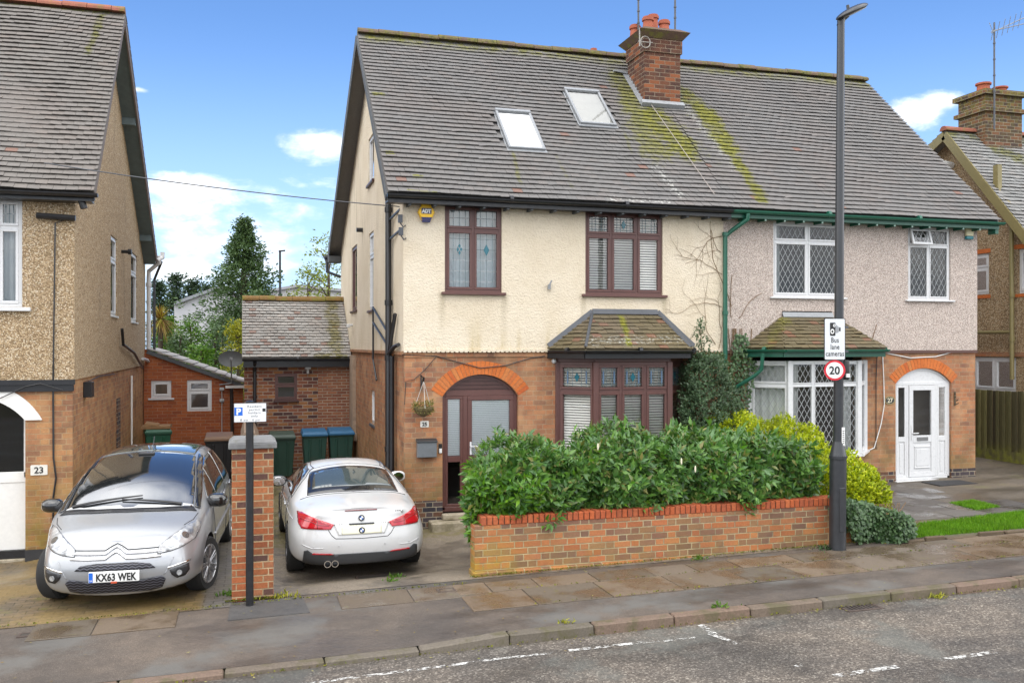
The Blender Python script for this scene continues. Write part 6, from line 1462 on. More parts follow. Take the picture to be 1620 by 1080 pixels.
for px, top, w, dp, mt, lb in ((302, 508, 30, 31, 'bush_green', 'bright green bush below the white gable'), (262, 505, 26, 33, 'bush_green', 'leafy bush under the strap-leaved palm'), (340, 515, 26, 32, 'conifer', 'dark rounded bush left of the yellow bush'), (377, 508, 24, 30, 'bush_yellow', 'yellow bush against the left edge of the extension roof'), (318, 548, 34, 28.5, 'bush_green', 'spreading bush just above the lean-to slab roof'), (352, 498, 24, 36, 'conifer', 'dark bush at the foot of the tall conifer'), (285, 530, 30, 30, 'conifer', 'dark shrub between the palm and the spreading bush')):
    blob_tree('garden_bush', lb, px, top, dp, w, M[mt], lambda f: rnd(f * .7 + .28), 150, 18, .11, group='bushes in the back gardens', cat='bush', low=.1)
c = onD(254, 545, 30); ct = thing('cordyline', 'palm-like cordyline with yellow and reddish strap leaves beside the downpipe', 'plant', (c.x, c.y, 0)); zc = onD(254, 505, 30).z
n = 260; a = RNG.uniform(0, 6.28, n); e = RNG.uniform(-1.0, 1.4, n); D = np.stack([np.cos(a) * np.cos(e), np.sin(a) * np.cos(e), np.sin(e)], 1); V = []; F = []
for k in range(n):
    d = D[k]; Lk = RNG.uniform(.55, .85); s = np.cross(d, [0, 0, 1.0]); s = s / (np.linalg.norm(s) + 1e-6) * .022; p = np.array([c.x, c.y, zc]); b0 = len(V)
    for i in range(5): t = i / 4; q = p + d * Lk * t - np.array([0, 0, .32 * t * t * Lk]); V += [q - s * (1 - t * .9), q + s * (1 - t * .9)]
    F += [(b0 + 2 * i, b0 + 2 * i + 1, b0 + 2 * i + 3, b0 + 2 * i + 2) for i in range(4)]
npmesh('leaf_crown', np.array(V), np.array(F), M['strap'], ct); mb = MB(); mb.tube([(c.x, c.y, -.3), (c.x, c.y, zc)], .08, 8); mb.build('trunk', M['bark'], ct)

# far buildings between the houses
def far_building(name, label, pl, pa, pr, dep, wall, roof, depth=10):
    a, b, r = onD(pl[0], pl[1], dep), onD(pa[0], pa[1], dep), onD(pr[0], pr[1], dep); t = thing(name, label, 'building', (b.x, b.y, -.2), 'buildings far behind the gardens')
    y = b.y; mb = MB(); mb.prism([(a.x, -.5), (r.x, -.5), (r.x, r.z), (b.x, b.z), (a.x, a.z)], lambda u, w: (u, y, w), lambda u, w: (u, y + depth, w)); mb.build('wall', wall, t)
    mb = MB(); o = .25
    for p, q in ((a, b), (b, r)): mb.hexa([(p.x, y - o, p.z + .02), (q.x, y - o, q.z + .02), (q.x, y + depth, q.z + .02), (p.x, y + depth, p.z + .02), (p.x, y - o, p.z + .2), (q.x, y - o, q.z + .2), (q.x, y + depth, q.z + .2), (p.x, y + depth, p.z + .2)])
    mb.build('roof', roof, t); return t
fb = far_building('building', 'white rendered gable end far behind the conifer', (277, 484), (346, 458), (420, 486), 52, simple('white_render', (.42, .42, .44), .8, var=.06), simple('grey_verge', (.22, .23, .25), .7))
far_building('building', 'long low grey-roofed building behind the extension ridge', (400, 468), (470, 455), (560, 462), 60, simple('pale_wall', (.45, .44, .43), .8), simple('grey_sheet_roof', (.28, .28, .30), .6))
q = onD(443, 545, 50); fl = thing('street_lamp', 'distant thin black street lamp above the extension roof', 'street lamp', (q.x, q.y, 0)); zt = onD(443, 398, 50).z
mb = MB(); mb.tube([(q.x, q.y, -.3), (q.x, q.y, zt)], [.085, .06], 8); mb.build('post', M['black_paint'], fl); mb = MB(); mb.hexa([(q.x - .08, q.y - .1, zt - .02), (q.x + .28, q.y - .1, zt + .02), (q.x + .28, q.y + .1, zt + .02), (q.x - .08, q.y + .1, zt - .02), (q.x - .08, q.y - .1, zt + .06), (q.x + .28, q.y - .1, zt + .10), (q.x + .28, q.y + .1, zt + .10), (q.x - .08, q.y + .1, zt + .06)]); mb.build('lamp_head', M['black_paint'], fl)
# weeds
wd_n = 0
def weed(px, py, r, n, label, mat='bush_green'):
    g = onG(px, py); t = None; P = np.array([[g.x, g.y, g.z]]) + RNG.normal(0, 1, (n, 3)) * np.array([r, r * .7, 0]); D = np.stack([RNG.normal(0, .7, n), RNG.normal(0, .7, n), np.full(n, .8)], 1)
    o = leaf_mesh('weed', P, D, RNG.normal(0, 1, (n, 3)) + np.array([[0, 0, 1]]), RNG.uniform(.03, .09, n), .02, M[mat], None, simple_=True); tag(o, label, 'weed', 'weeds in the paving joints'); return o
weed(362, 940, .06, 60, 'leafy weed at the left foot of the gate pillar'); weed(446, 945, .09, 60, 'yellowish weed at the right foot of the gate pillar', 'bush_yellow'); weed(627, 913, .05, 40, 'small weed in the drive behind the white car'); weed(618, 920, .04, 22, 'tiny weed beside the drive drain cover')
weed(1138, 960, .05, 30, 'weed in the gutter left of the road drain'); weed(1310, 868, .10, 90, 'weed tuft at the foot of the lamp post', 'ivy'); weed(1480, 930, .06, 45, 'pale weed growing through the kerb', 'bush_yellow'); weed(1105, 885, .06, 30, 'weed at the foot of the low wall'); weed(895, 985, .04, 20, 'small weed where the kerb drops', 'bush_yellow')
# ------------------------------------------------------------------ cars
def paint(name, col, metal=0.0, rough=.35, coat=1.0, flake=0.0):
    m, nt = newmat(name); p = nt.obj(); c = col
    c = nt.mix(nt.mr(nt.noise(p, 3.5, 6, .7), .45, .75, 0, .10), col, tuple(q * .62 for q in col))
    c = nt.mix(nt.mr(nt.noise(nt.vm('MULTIPLY', p, (6, 6, 2)), 3, 5, .7), .56, .75, 0, .22), c, tuple(q * .5 for q in (.5, .45, .36)))
    setp(nt, c, rough, metal, nt.bump(nt.noise(p, 500, 2), flake, .001) if flake else None, .5, coat, .04); return m


M['silver'] = paint('silver_car_paint', (.34, .35, .365), .45, .38)
M['white_car'] = paint('white_car_paint', (.57, .57, .565), 0, .42)
M['car_glass'] = simple('dark_car_glass', (.012, .014, .015), .03, var=.1, coat=1.0, spec=.8); M['car_glass'].node_tree.nodes['Principled BSDF'].inputs['IOR'].default_value = 2.6
M['car_glass_mid'] = simple('grey_green_car_glass', (.05, .065, .065), .04, var=.1, coat=1.0, spec=.8); M['car_glass_mid'].node_tree.nodes['Principled BSDF'].inputs['IOR'].default_value = 1.6
M['plastic'] = simple('black_car_plastic', (.018, .018, .02), .45, var=.2)
M['gloss_black'] = simple('gloss_black_trim', (.012, .012, .013), .12, var=.1, coat=1.0)
M['grey_plastic'] = simple('grey_car_plastic', (.045, .047, .05), .5, var=.15)
M['tyre'] = simple('tyre_rubber', (.018, .018, .018), .85, var=.3, bump=.2)
M['alloy'] = simple('alloy_wheel', (.50, .50, .51), .3, metal=.85, var=.1)
M['alloy_dark'] = simple('dark_alloy_wheel', (.10, .10, .105), .35, metal=.8, var=.1)
M['chrome'] = simple('chrome', (.75, .75, .76), .08, metal=1.0, var=.03)
M['red_lamp'] = simple('red_lamp_lens', (.42, .006, .014), .12, var=.1, coat=1.0)
M['red_lamp_dark'] = simple('dark_red_lamp', (.16, .004, .008), .15, var=.1, coat=1.0)
M['line'] = simple('panel_gap', (.02, .02, .022), .7)
m, nt = newmat('headlamp_lens'); p_ = nt.obj(); v = nt.vor(p_, 13, 'Distance'); cc = nt.ramp(nt.noise(p_, 9, 3, .6), [(.3, (.16, .16, .165)), (.55, (.46, .47, .48)), (.75, (.68, .69, .70))])
setp(nt, cc, .18, .35, nt.bump(v, .35, .02), .6, 1.0, .02); M['headlamp'] = m
m, nt = newmat('grille_mesh'); p_ = nt.obj(); xg, yg, zg = nt.sep(p_)
s1 = nt.m('ABSOLUTE', nt.m('SUBTRACT', nt.m('FRACT', nt.m('MULTIPLY', nt.m('ADD', zg, nt.m('MULTIPLY', nt.m('ABSOLUTE', nt.m('SUBTRACT', nt.m('FRACT', nt.m('MULTIPLY', xg, 14.0)), .5)), .03)), 32.0)), .5))
setp(nt, nt.mix(nt.mr(s1, .28, .40), (.008, .008, .012), (.09, .09, .11)), .4, 0, nt.bump(s1, .6, .01)); M['grille'] = m
M['headlamp_dark'] = simple('lamp_reflector', (.30, .31, .32), .12, metal=.8, var=.2, coat=1.0)
M['plate_white'] = simple('white_number_plate', (.74, .74, .72), .35, var=.03)
M['plate_blue'] = simple('blue_plate_band', (.01, .12, .55), .4, var=.03)
M['ink'] = simple('black_lettering', (.012, .012, .012), .5)
M['bluebadge'] = simple('blue_roundel', (.02, .09, .33), .3)
M['seat'] = simple('grey_seat_cloth', (.10, .10, .11), .8)


def car_body(root, rows, origin, mats, arches, crease=(), rcrease=()):
    """rows: stations of (s, halfwidth, z); origin maps s to local y"""
    bm = bmesh.new(); cl = bm.edges.layers.float.new('crease_edge'); L = []
    for r in rows:
        k = len(r); R = [bm.verts.new((w, origin(s), z)) for s, w, z in r]; Lf = [R[0]] + [bm.verts.new((-w, origin(s), z)) for s, w, z in r[1:-1]] + [R[-1]]
        L.append((R, Lf))
    k = len(rows[0])
    for (R, l), (R2_, l2) in zip(L, L[1:]):
        for i in range(k - 1):
            bm.faces.new((R[i], R[i + 1], R2_[i + 1], R2_[i])); bm.faces.new((l[i], l2[i], l2[i + 1], l[i + 1]))
    for R, l in (L[0], L[-1]):
        for i in range(k - 1):
            if i == 0: bm.faces.new((R[0], R[1], l[1]))
            elif i == k - 2: bm.faces.new((R[i], R[k - 1], l[i]))
            else: bm.faces.new((R[i], R[i + 1], l[i + 1], l[i]))
    bm.edges.ensure_lookup_table()
    for c in crease: # (column index, row start, row end, value)
        ci, a, b, v = c
        for (R, l), (R2_, l2) in list(zip(L, L[1:]))[a:b]:
            for s in ((R[ci], R2_[ci]), (l[ci], l2[ci])):
                e = bm.edges.get(s)
                if e: e[cl] = v
    for (rw, a, b, v) in rcrease:
        R, l = L[rw]
        for i in range(a, b):
            for s in ((R[i], R[i + 1]), (l[i], l[i + 1])):
                e = bm.edges.get(s)
                if e: e[cl] = v
    bmesh.ops.recalc_face_normals(bm, faces=bm.faces)
    me = bpy.data.meshes.new('body'); bm.to_mesh(me); bm.free()
    o = bpy.data.objects.new('body', me); COL.objects.link(o)
    for m_ in mats: me.materials.append(m_)
    md = o.modifiers.new('s', 'SUBSURF'); md.levels = 3; md.render_levels = 3
    cut = []
    for (y, r, x0) in arches:
        for sg in (1, -1):
            mb = MB(); n = 40; f = lambda xx: (lambda a, b: (xx, y + a, b))
            mb.prism([(r * math.cos(2 * math.pi * i / n), .33 + r * math.sin(2 * math.pi * i / n)) for i in range(n)], f(sg * x0), f(sg * 1.3), 1)
            c = mb.build('cut', list(mats)); cut.append(c); b = o.modifiers.new('b', 'BOOLEAN'); b.operation = 'DIFFERENCE'; b.solver = 'EXACT'; b.object = c
    dg = bpy.context.evaluated_depsgraph_get(); dg.update(); me2 = bpy.data.meshes.new_from_object(o.evaluated_get(dg)); o.modifiers.clear(); o.data = me2; bpy.data.meshes.remove(me)
    for c in cut: d = c.data; bpy.data.objects.remove(c); bpy.data.meshes.remove(d)
    me2.name = 'body'
    mi = [1 if (p.normal.z < -.8 and p.center.z < .35) or p.material_index == 1 else 0 for p in me2.polygons]
    me2.polygons.foreach_set('material_index', mi); me2.polygons.foreach_set('use_smooth', [True] * len(mi)); me2.set_sharp_from_angle(angle=.6)
    o.parent = root
    b2 = bmesh.new(); b2.from_mesh(me2); tree = BVHTree.FromBMesh(b2); b2.free()
    return o, tree


VIEW = {'front': (lambda u, v: (Vector((u, 6, v)), Vector((0, -1, 0)))), 'rear': (lambda u, v: (Vector((u, -6, v)), Vector((0, 1, 0)))), 'top': (lambda u, v: (Vector((u, v, 5)), Vector((0, 0, -1)))),
        'left': (lambda u, v: (Vector((-5, u, v)), Vector((1, 0, 0)))), 'right': (lambda u, v: (Vector((5, u, v)), Vector((-1, 0, 0))))}


def hit(tree, view, u, v):
    o, d = VIEW[view](u, v); h = tree.ray_cast(o, d); return (h[0], h[1] if h[1].dot(d) < 0 else -h[1]) if h[0] is not None else None


def patch(tree, poly, view, off, mat, name, parent, res=.035, th=.004):
    """a thin panel lying on the body, outlined by poly in the given view"""
    pts = []
    for a, b in zip(poly, poly[1:] + poly[:1]):
        a, b = Vector(a), Vector(b); n = max(1, int((b - a).length / res)); pts += [a + (b - a) * i / n for i in range(n)]
    nb = len(pts); edges = [(i, (i + 1) % nb) for i in range(nb)]
    xs = [q.x for q in pts]; ys = [q.y for q in pts]
    def inside(x, y):
        c = False; j = nb - 1
        for i in range(nb):
            if (pts[i].y > y) != (pts[j].y > y) and x < (pts[j].x - pts[i].x) * (y - pts[i].y) / (pts[j].y - pts[i].y) + pts[i].x: c = not c
            j = i
        return c
    y = min(ys) + res / 2; extra = []
    while y < max(ys):
        x = min(xs) + res / 2
        while x < max(xs):
            if inside(x, y) and min((q - Vector((x, y))).length for q in pts) > res * .4: extra.append(Vector((x, y)))
            x += res
        y += res
    vs, es, fs, *_ = delaunay_2d_cdt(pts + extra, edges, [], 1, 1e-5)
    mb = MB(); top = {}; bot = {}
    for i, v in enumerate(vs):
        h = hit(tree, view, v.x, v.y)
        if h: top[i] = mb.p(*(h[0] + h[1] * (off + th)))
    ok = [f for f in fs if all(i in top for i in f)]
    for f in ok: mb.face([top[i] for i in f])
    o = mb.build(name, mat, parent, smooth=True, local=True)
    md = o.modifiers.new('s', 'SOLIDIFY'); md.thickness = th + .002; md.offset = 0
    dg = bpy.context.evaluated_depsgraph_get(); me = bpy.data.meshes.new_from_object(o.evaluated_get(dg)); o.modifiers.clear(); old = o.data; o.data = me; bpy.data.meshes.remove(old); me.name = name
    return o


def lines(tree, polys, view, w, mat, name, parent, off=.001):
    mb = MB()
    for poly in polys:
        pts = []
        for a, b in zip(poly, poly[1:]):
            a, b = Vector(a), Vector(b); n = max(1, int((b - a).length / .03)); pts += [a + (b - a) * i / n for i in range(n)]
        pts.append(Vector(poly[-1])); P = [hit(tree, view, q.x, q.y) for q in pts]; P = [h[0] + h[1] * off for h in P if h]
        if len(P) > 2: mb.tube(P, w / 2, 5)
    return mb.build(name, mat, parent, local=True, smooth=True)


def wheel(root, x, y, r, w, rim, spokes, sg, steer=0.0, rr=.70):
    """wheel whose outer face looks along sg*x"""
    ca, sa = math.cos(steer), math.sin(steer)
    f = lambda a, b, h: (sg * h * ca - a * sa, a * ca + sg * h * sa, b); c = (x, y, r)
    mb = MB(); mb.lathe([(r * rr, -w / 2), (r * .93, -w / 2), (r, -w * .36), (r, w * .30), (r * .985, w * .40), (r * .93, w / 2), (r * rr, w * .46), (r * rr, w * .2)], c, 36, ax=f); wo = bpy.data.objects.new('wheel', None); COL.objects.link(wo); wo.parent = root
    wo.empty_display_size = .1
    mb.build('tyre', M['tyre'], wo, smooth=True, local=True, angle=.6)
    mb = MB(); R = r * rr + .005; mb.lathe([(R, w * .10), (R, w * .50), (R - .02, w * .50), (R - .03, w * .22), (.02, w * .20)], c, 36, ax=f)
    for k in range(spokes):
        a = 2 * math.pi * k / spokes
        def q(rad, da, h): return tuple(Vector(c) + Vector(f(rad * math.cos(a + da), rad * math.sin(a + da), h)))
        for d0 in ((-.10, -.02), (.02, .10)) if spokes < 8 else ((-.06, .06),):
            mb.hexa([q(.04, d0[0] * 4, w * .3), q(.04, d0[1] * 4, w * .3), q(R - .015, d0[1] * 1.9, w * .3), q(R - .015, d0[0] * 1.9, w * .3), q(.04, d0[0] * 4, w * .46), q(.04, d0[1] * 4, w * .46), q(R - .015, d0[1] * 1.9, w * .50), q(R - .015, d0[0] * 1.9, w * .50)])
    mb.lathe([(.06, w * .3), (.055, w * .43), (.02, w * .45)], c, 14, ax=f)
    mb.build('rim', rim, wo, local=True, bevel=.004)
    mb = MB(); mb.lathe([(R - .01, w * .05), (R - .01, w * .1), (.03, w * .11)], c, 24, ax=f); mb.build('brake_disc', M['plastic'], wo, local=True)
    return wo


def mirror(root, x, y, z, sg, mat, facing, name='door_mirror'):
    """rounded mirror head on a short arm; the glass side looks along -y (to the back of the car)"""
    bm = bmesh.new(); bmesh.ops.create_uvsphere(bm, u_segments=20, v_segments=12, radius=1.0)
    for v in bm.verts:
        c = v.co; c.x = math.copysign(abs(c.x) ** .75, c.x) * .125; c.z = math.copysign(abs(c.z) ** .75, c.z) * .085; c.y = (c.y * .10 if c.y > 0 else c.y * .035); c += Vector((x, y, z))
    me = bpy.data.meshes.new(name); bm.to_mesh(me); bm.free(); me.materials.append(mat); me.polygons.foreach_set('use_smooth', [True] * len(me.polygons)); o = bpy.data.objects.new(name, me); COL.objects.link(o); o.parent = root
    mb = MB(); mb.tube([(x - sg * .08, y, z - .07), (x - sg * .17, y - .02, z - .10)], .025, 8); mb.build('mirror_arm', M['gloss_black'], o, local=True)
    mb = MB(); mb.lathe([(.085, 0), (.08, .006), (.01, .008)], (x, y - .034, z), 20, ax=lambda a, b, h: (a * 1.15, -h, b * .8)); mb.build('mirror_glass', M['chrome'], o, local=True); return o


def ellipse_disc(tree, view, u, v, r, mats, name, parent, off=.004, kind='roundel'):
    h = hit(tree, view, u, v); c, n = h; x = n.cross(Vector((0, 0, 1))).normalized(); yv = x.cross(n)
    P = lambda a, b, k: tuple(c + x * a - yv * b + n * (off + k)); mb = MB()
    def ring(r0, r1, k, mi, a0=0, a1=2 * math.pi, seg=24):
        for i in range(seg):
            t0, t1 = a0 + (a1 - a0) * i / seg, a0 + (a1 - a0) * (i + 1) / seg
            mb.hexa([P(r0 * math.cos(t0), r0 * math.sin(t0), 0), P(r1 * math.cos(t0), r1 * math.sin(t0), 0), P(r1 * math.cos(t1), r1 * math.sin(t1), 0), P(r0 * math.cos(t1), r0 * math.sin(t1), 0), P(r0 * math.cos(t0), r0 * math.sin(t0), k), P(r1 * math.cos(t0), r1 * math.sin(t0), k), P(r1 * math.cos(t1), r1 * math.sin(t1), k), P(r0 * math.cos(t1), r0 * math.sin(t1), k)], mi)
    if kind == 'roundel':
        ring(r * .62, r, .006, 0)
        for k in range(4): ring(.001, r * .60, .005, 1 if k % 2 else 2, k * math.pi / 2, (k + 1) * math.pi / 2, 6)
    else: ring(.001, r, .01, 0)
    return mb.build(name, mats, parent, local=True)


# ---- silver people carrier in front of no. 23 -----------------------------------------
LC = 4.47
th_c = math.pi - .075
silver = thing('parked_car', 'silver people carrier parked nose out on the block paving, number plate KX63 WEK', 'car', (-1.19, 13.07, -.082), 'cars parked on the drives', th_c)
oc = lambda s: LC / 2 - s
rows = [
 [(.10, 0, .19), (.10, .54, .21), (.0, .60, .40), (.0, .58, .58), (.10, .55, .70), (.15, .48, .76), (.16, .26, .79), (.155, 0, .80)],
 [(.26, 0, .17), (.26, .74, .19), (.18, .775, .40), (.19, .765, .60), (.32, .72, .79), (.36, .60, .86), (.36, .32, .905), (.355, 0, .915)],
 [(.52, 0, .17), (.52, .84, .19), (.50, .865, .42), (.50, .85, .66), (.54, .785, .885), (.55, .66, .925), (.56, .34, .965), (.56, 0, .975)],
 [(.95, 0, .17), (.95, .885, .19), (.95, .915, .42), (.92, .912, .70), (.85, .87, .955), (.80, .755, .99), (.80, .38, 1.025), (.80, 0, 1.035)],
 [(1.25, 0, .17), (1.25, .885, .19), (1.25, .915, .42), (1.25, .915, .70), (1.22, .88, .985), (1.2, .74, 1.195), (1.2, .37, 1.245), (1.2, 0, 1.26)],
 [(1.7, 0, .17), (1.7, .885, .19), (1.7, .915, .42), (1.7, .915, .70), (1.68, .885, 1.0), (1.66, .70, 1.385), (1.66, .35, 1.445), (1.66, 0, 1.46)],
 [(2.15, 0, .17), (2.15, .885, .19), (2.15, .915, .42), (2.15, .915, .71), (2.15, .888, 1.01), (2.15, .668, 1.495), (2.15, .34, 1.55), (2.15, 0, 1.56)],
 [(2.75, 0, .17), (2.75, .885, .19), (2.75, .915, .42), (2.75, .915, .72), (2.75, .888, 1.02), (2.75, .655, 1.53), (2.75, .33, 1.58), (2.75, 0, 1.59)],
 [(3.4, 0, .17), (3.4, .885, .19), (3.4, .915, .42), (3.4, .915, .74), (3.4, .888, 1.04), (3.4, .64, 1.495), (3.4, .32, 1.55), (3.4, 0, 1.56)],
 [(3.95, 0, .18), (3.95, .86, .2), (3.95, .905, .42), (3.95, .9, .74), (3.95, .86, 1.05), (3.9, .60, 1.40), (3.92, .30, 1.455), (3.92, 0, 1.465)],
 [(4.3, 0, .22), (4.3, .80, .24), (4.38, .83, .42), (4.38, .82, .70), (4.28, .77, 1.0), (4.18, .55, 1.22), (4.18, .28, 1.27), (4.18, 0, 1.28)],
 [(4.42, 0, .28), (4.42, .64, .30), (4.47, .68, .45), (4.47, .67, .66), (4.40, .62, .95), (4.34, .42, 1.05), (4.33, .2, 1.08), (4.33, 0, 1.09)]]
body, TR = car_body(silver, rows, oc, [M['silver'], M['plastic']], [(oc(.93), .365, .62), (oc(3.66), .365, .62)], [(4, 2, 9, .35), (5, 3, 9, .3)])
K = lambda pts: [(x, oc(s)) for x, s in pts]          # top view polygons in (x, s)
sym = lambda pts: [(-x, v) for x, v in pts][::-1]
ws = patch(TR, K([(-.715, .87), (-.35, .80), (0, .785), (.35, .80), (.715, .87), (.68, 1.3), (.625, 1.75), (.585, 2.12), (0, 2.18), (-.585, 2.12), (-.625, 1.75), (-.68, 1.3)]), 'top', .003, M['car_glass'], 'windscreen', silver, .05)
patch(TR, K([(-.57, 2.20), (0, 2.26), (.57, 2.20), (.56, 3.5), (-.56, 3.5)]), 'top', .003, M['car_glass_mid'], 'roof_glass', silver, .08)
patch(TR, K([(-.76, .80), (-.4, .725), (0, .70), (.4, .725), (.76, .80), (.715, .86), (.35, .79), (0, .775), (-.35, .79), (-.715, .86)]), 'top', .004, M['plastic'], 'scuttle', silver, .04)
for sg in (1, -1):
    fl_ = (lambda p: p) if sg > 0 else sym
    patch(TR, K(fl_([(.727, .87), (.79, .87), (.765, 1.25), (.705, 1.75), (.65, 2.3), (.60, 2.3), (.637, 1.75), (.692, 1.3)])), 'top', .009, M['gloss_black'], 'pillar', silver, .025)
    vw = 'right' if sg > 0 else 'left'
    Y = lambda pts: [(oc(s), z) for s, z in pts]
    patch(TR, Y([(1.18, 1.01), (1.80, 1.03), (1.80, 1.36), (1.60, 1.28), (1.36, 1.15)]), vw, .003, M['car_glass'], 'quarter_window', silver, .05)
    patch(TR, Y([(1.84, 1.03), (2.78, 1.05), (2.78, 1.46), (2.3, 1.45), (1.84, 1.38)]), vw, .003, M['car_glass'], 'door_window', silver, .05)
    patch(TR, Y([(2.83, 1.05), (3.55, 1.07), (3.70, 1.35), (3.4, 1.43), (2.83, 1.46)]), vw, .003, M['car_glass'], 'door_window', silver, .05)
    hl = patch(TR, fl_([(.43, .645), (.56, .66), (.68, .69), (.79, .74), (.82, .82), (.82, .88), (.79, .905), (.73, .895), (.64, .85), (.53, .785), (.44, .72)]), 'front', .004, M['headlamp'], 'headlight', silver, .03)
    lines(TR, [fl_([(.43, .645), (.56, .66), (.68, .69), (.79, .74), (.82, .82), (.82, .88), (.79, .905), (.73, .895), (.64, .85), (.53, .785), (.44, .72), (.43, .645)])], 'front', .009, M['line'], 'headlight_seal', hl, .004)
    for (u, v, r) in ((.56, .72, .038), (.69, .79, .045)): ellipse_disc(TR, 'front', sg * u, v, r, [M['headlamp_dark']], 'bulb_reflector', hl, .006, 'disc')
    patch(TR, fl_([(.56, .465), (.745, .505), (.75, .43), (.71, .375), (.63, .365), (.58, .41)]), 'front', .004, M['plastic'], 'fog_lamp_surround', silver, .03)
    ellipse_disc(TR, 'front', sg * .655, .425, .030, [M['headlamp']], 'fog_lamp', silver, .010, 'disc')
    patch(TR, fl_([(.54, .50), (.755, .548), (.757, .530), (.543, .482)]), 'front', .010, M['chrome'], 'fog_lamp_trim', silver, .03)
    mirror(silver, sg * .955, oc(1.25), 1.035, sg, M['gloss_black'], 1)
    wheel(silver, sg * .80, oc(.93), .325, .21, M['alloy'], 7, sg, -.28); wheel(silver, sg * .80, oc(3.66), .325, .21, M['alloy'], 7, sg)
    lines(TR, [Y([(1.36, .98), (1.40, .75), (1.40, .26)]), Y([(2.80, 1.02), (2.80, .5), (2.80, .26)]), Y([(3.62, 1.03), (3.55, .85), (3.35, .62)]), Y([(1.40, .26), (3.2, .26)])], vw, .009, M['line'], 'door_gap', silver)
    lines(TR, [Y([(1.35, .60), (3.3, .63)])], vw, .035, M['silver'], 'side_rub_strip', silver, .004)
    lines(TR, [Y([(2.45, .93), (2.66, .94)]), Y([(3.28, .95), (3.48, .96)])], vw, .032, M['silver'], 'door_handle', silver, .018)
    lines(TR, [K(fl_([(.78, .78), (.745, .62), (.66, .47)]))], 'top', .008, M['line'], 'bonnet_gap', silver)
patch(TR, [(-.42, .505), (-.36, .555), (-.2, .575), (.2, .575), (.36, .555), (.42, .505), (.2, .495), (-.2, .495)], 'front', .004, M['grille'], 'upper_grille', silver, .03)
patch(TR, [(-.52, .37), (-.48, .41), (-.30, .385), (.30, .385), (.48, .41), (.52, .37), (.48, .275), (.36, .24), (-.36, .24), (-.48, .275)], 'front', .004, M['grille'], 'lower_grille', silver, .03)
for zc_, nm in ((.685, 'chevron_badge'), (.635, 'chevron_badge')):
    lines(TR, [[(-.47, zc_ - .012), (-.30, zc_ - .02), (-.11, zc_ - .02), (-.05, zc_ + .025), (0, zc_ + .05), (.05, zc_ + .025), (.11, zc_ - .02), (.30, zc_ - .02), (.47, zc_ - .012)]], 'front', .030, M['chrome'], nm, silver, .008)
lines(TR, [[(-.46, .708), (-.12, .70), (-.05, .742), (0, .765), (.05, .742), (.12, .70), (.46, .708)]], 'front', .012, M['line'], 'bonnet_gap', silver, .003)
lines(TR, [[(-.60, .60), (-.52, .44), (-.50, .42)], [(.60, .60), (.52, .44), (.50, .42)]], 'front', .010, M['silver'], 'bumper_crease', silver, .004)
pl = MB(); yp = oc(.0) + .045; pl.box(-.26, .26, yp - .035, yp, .385, .50)
npl = pl.build('number_plate', M['plate_white'], silver, local=True, bevel=.004)
pl = MB(); pl.box(.215, .256, yp + .0005, yp + .002, .389, .496); pl.build('plate_band', M['plate_blue'], npl, local=True)
pl = MB(); pl.text('KX63 WEK', .112, lambda a, b, n: (-a - .022, yp + .003, .402 + b), sx=.74, bold=.004, spacing=1.04); pl.text('GB', .025, lambda a, b, n: (-a + .236, yp + .004, .40 + b), 1); pl.build('plate_lettering', [M['ink'], M['plate_white']], npl, local=True, recalc=False)
pl = MB(); pl.box(-.03, .03, yp - .03, yp + .006, .372, .392); pl.build('tow_eye_cover', simple('red_tag', (.5, .08, .03), .5), silver, local=True)
# wipers, aerial, things seen through the glass
w = MB()
for (x0, s0, x1, s1) in ((-.58, .86, .10, .93), (.64, .88, -.12, .99)):
    P = [hit(TR, 'top', x0 + (x1 - x0) * t, oc(s0 + (s1 - s0) * t)) for t in (0, .25, .5, .75, 1)]; w.tube([q[0] + q[1] * .03 for q in P], [.018, .016, .013, .011, .008], 6)
w.build('windscreen_wiper', M['plastic'], silver, local=True)
P = hit(TR, 'top', 0, oc(2.4)); w = MB(); w.tube([P[0], P[0] + Vector((0, -.12, .16))], .006, 5); w.build('roof_aerial', M['plastic'], silver, local=True)
P = hit(TR, 'top', .02, oc(2.06)); w = MB(); w.box(P[0].x - .10, P[0].x + .10, P[0].y - .03, P[0].y + .05, P[0].z + .004, P[0].z + .03); w.build('mirror_mount', M['plastic'], silver, local=True, bevel=.01)

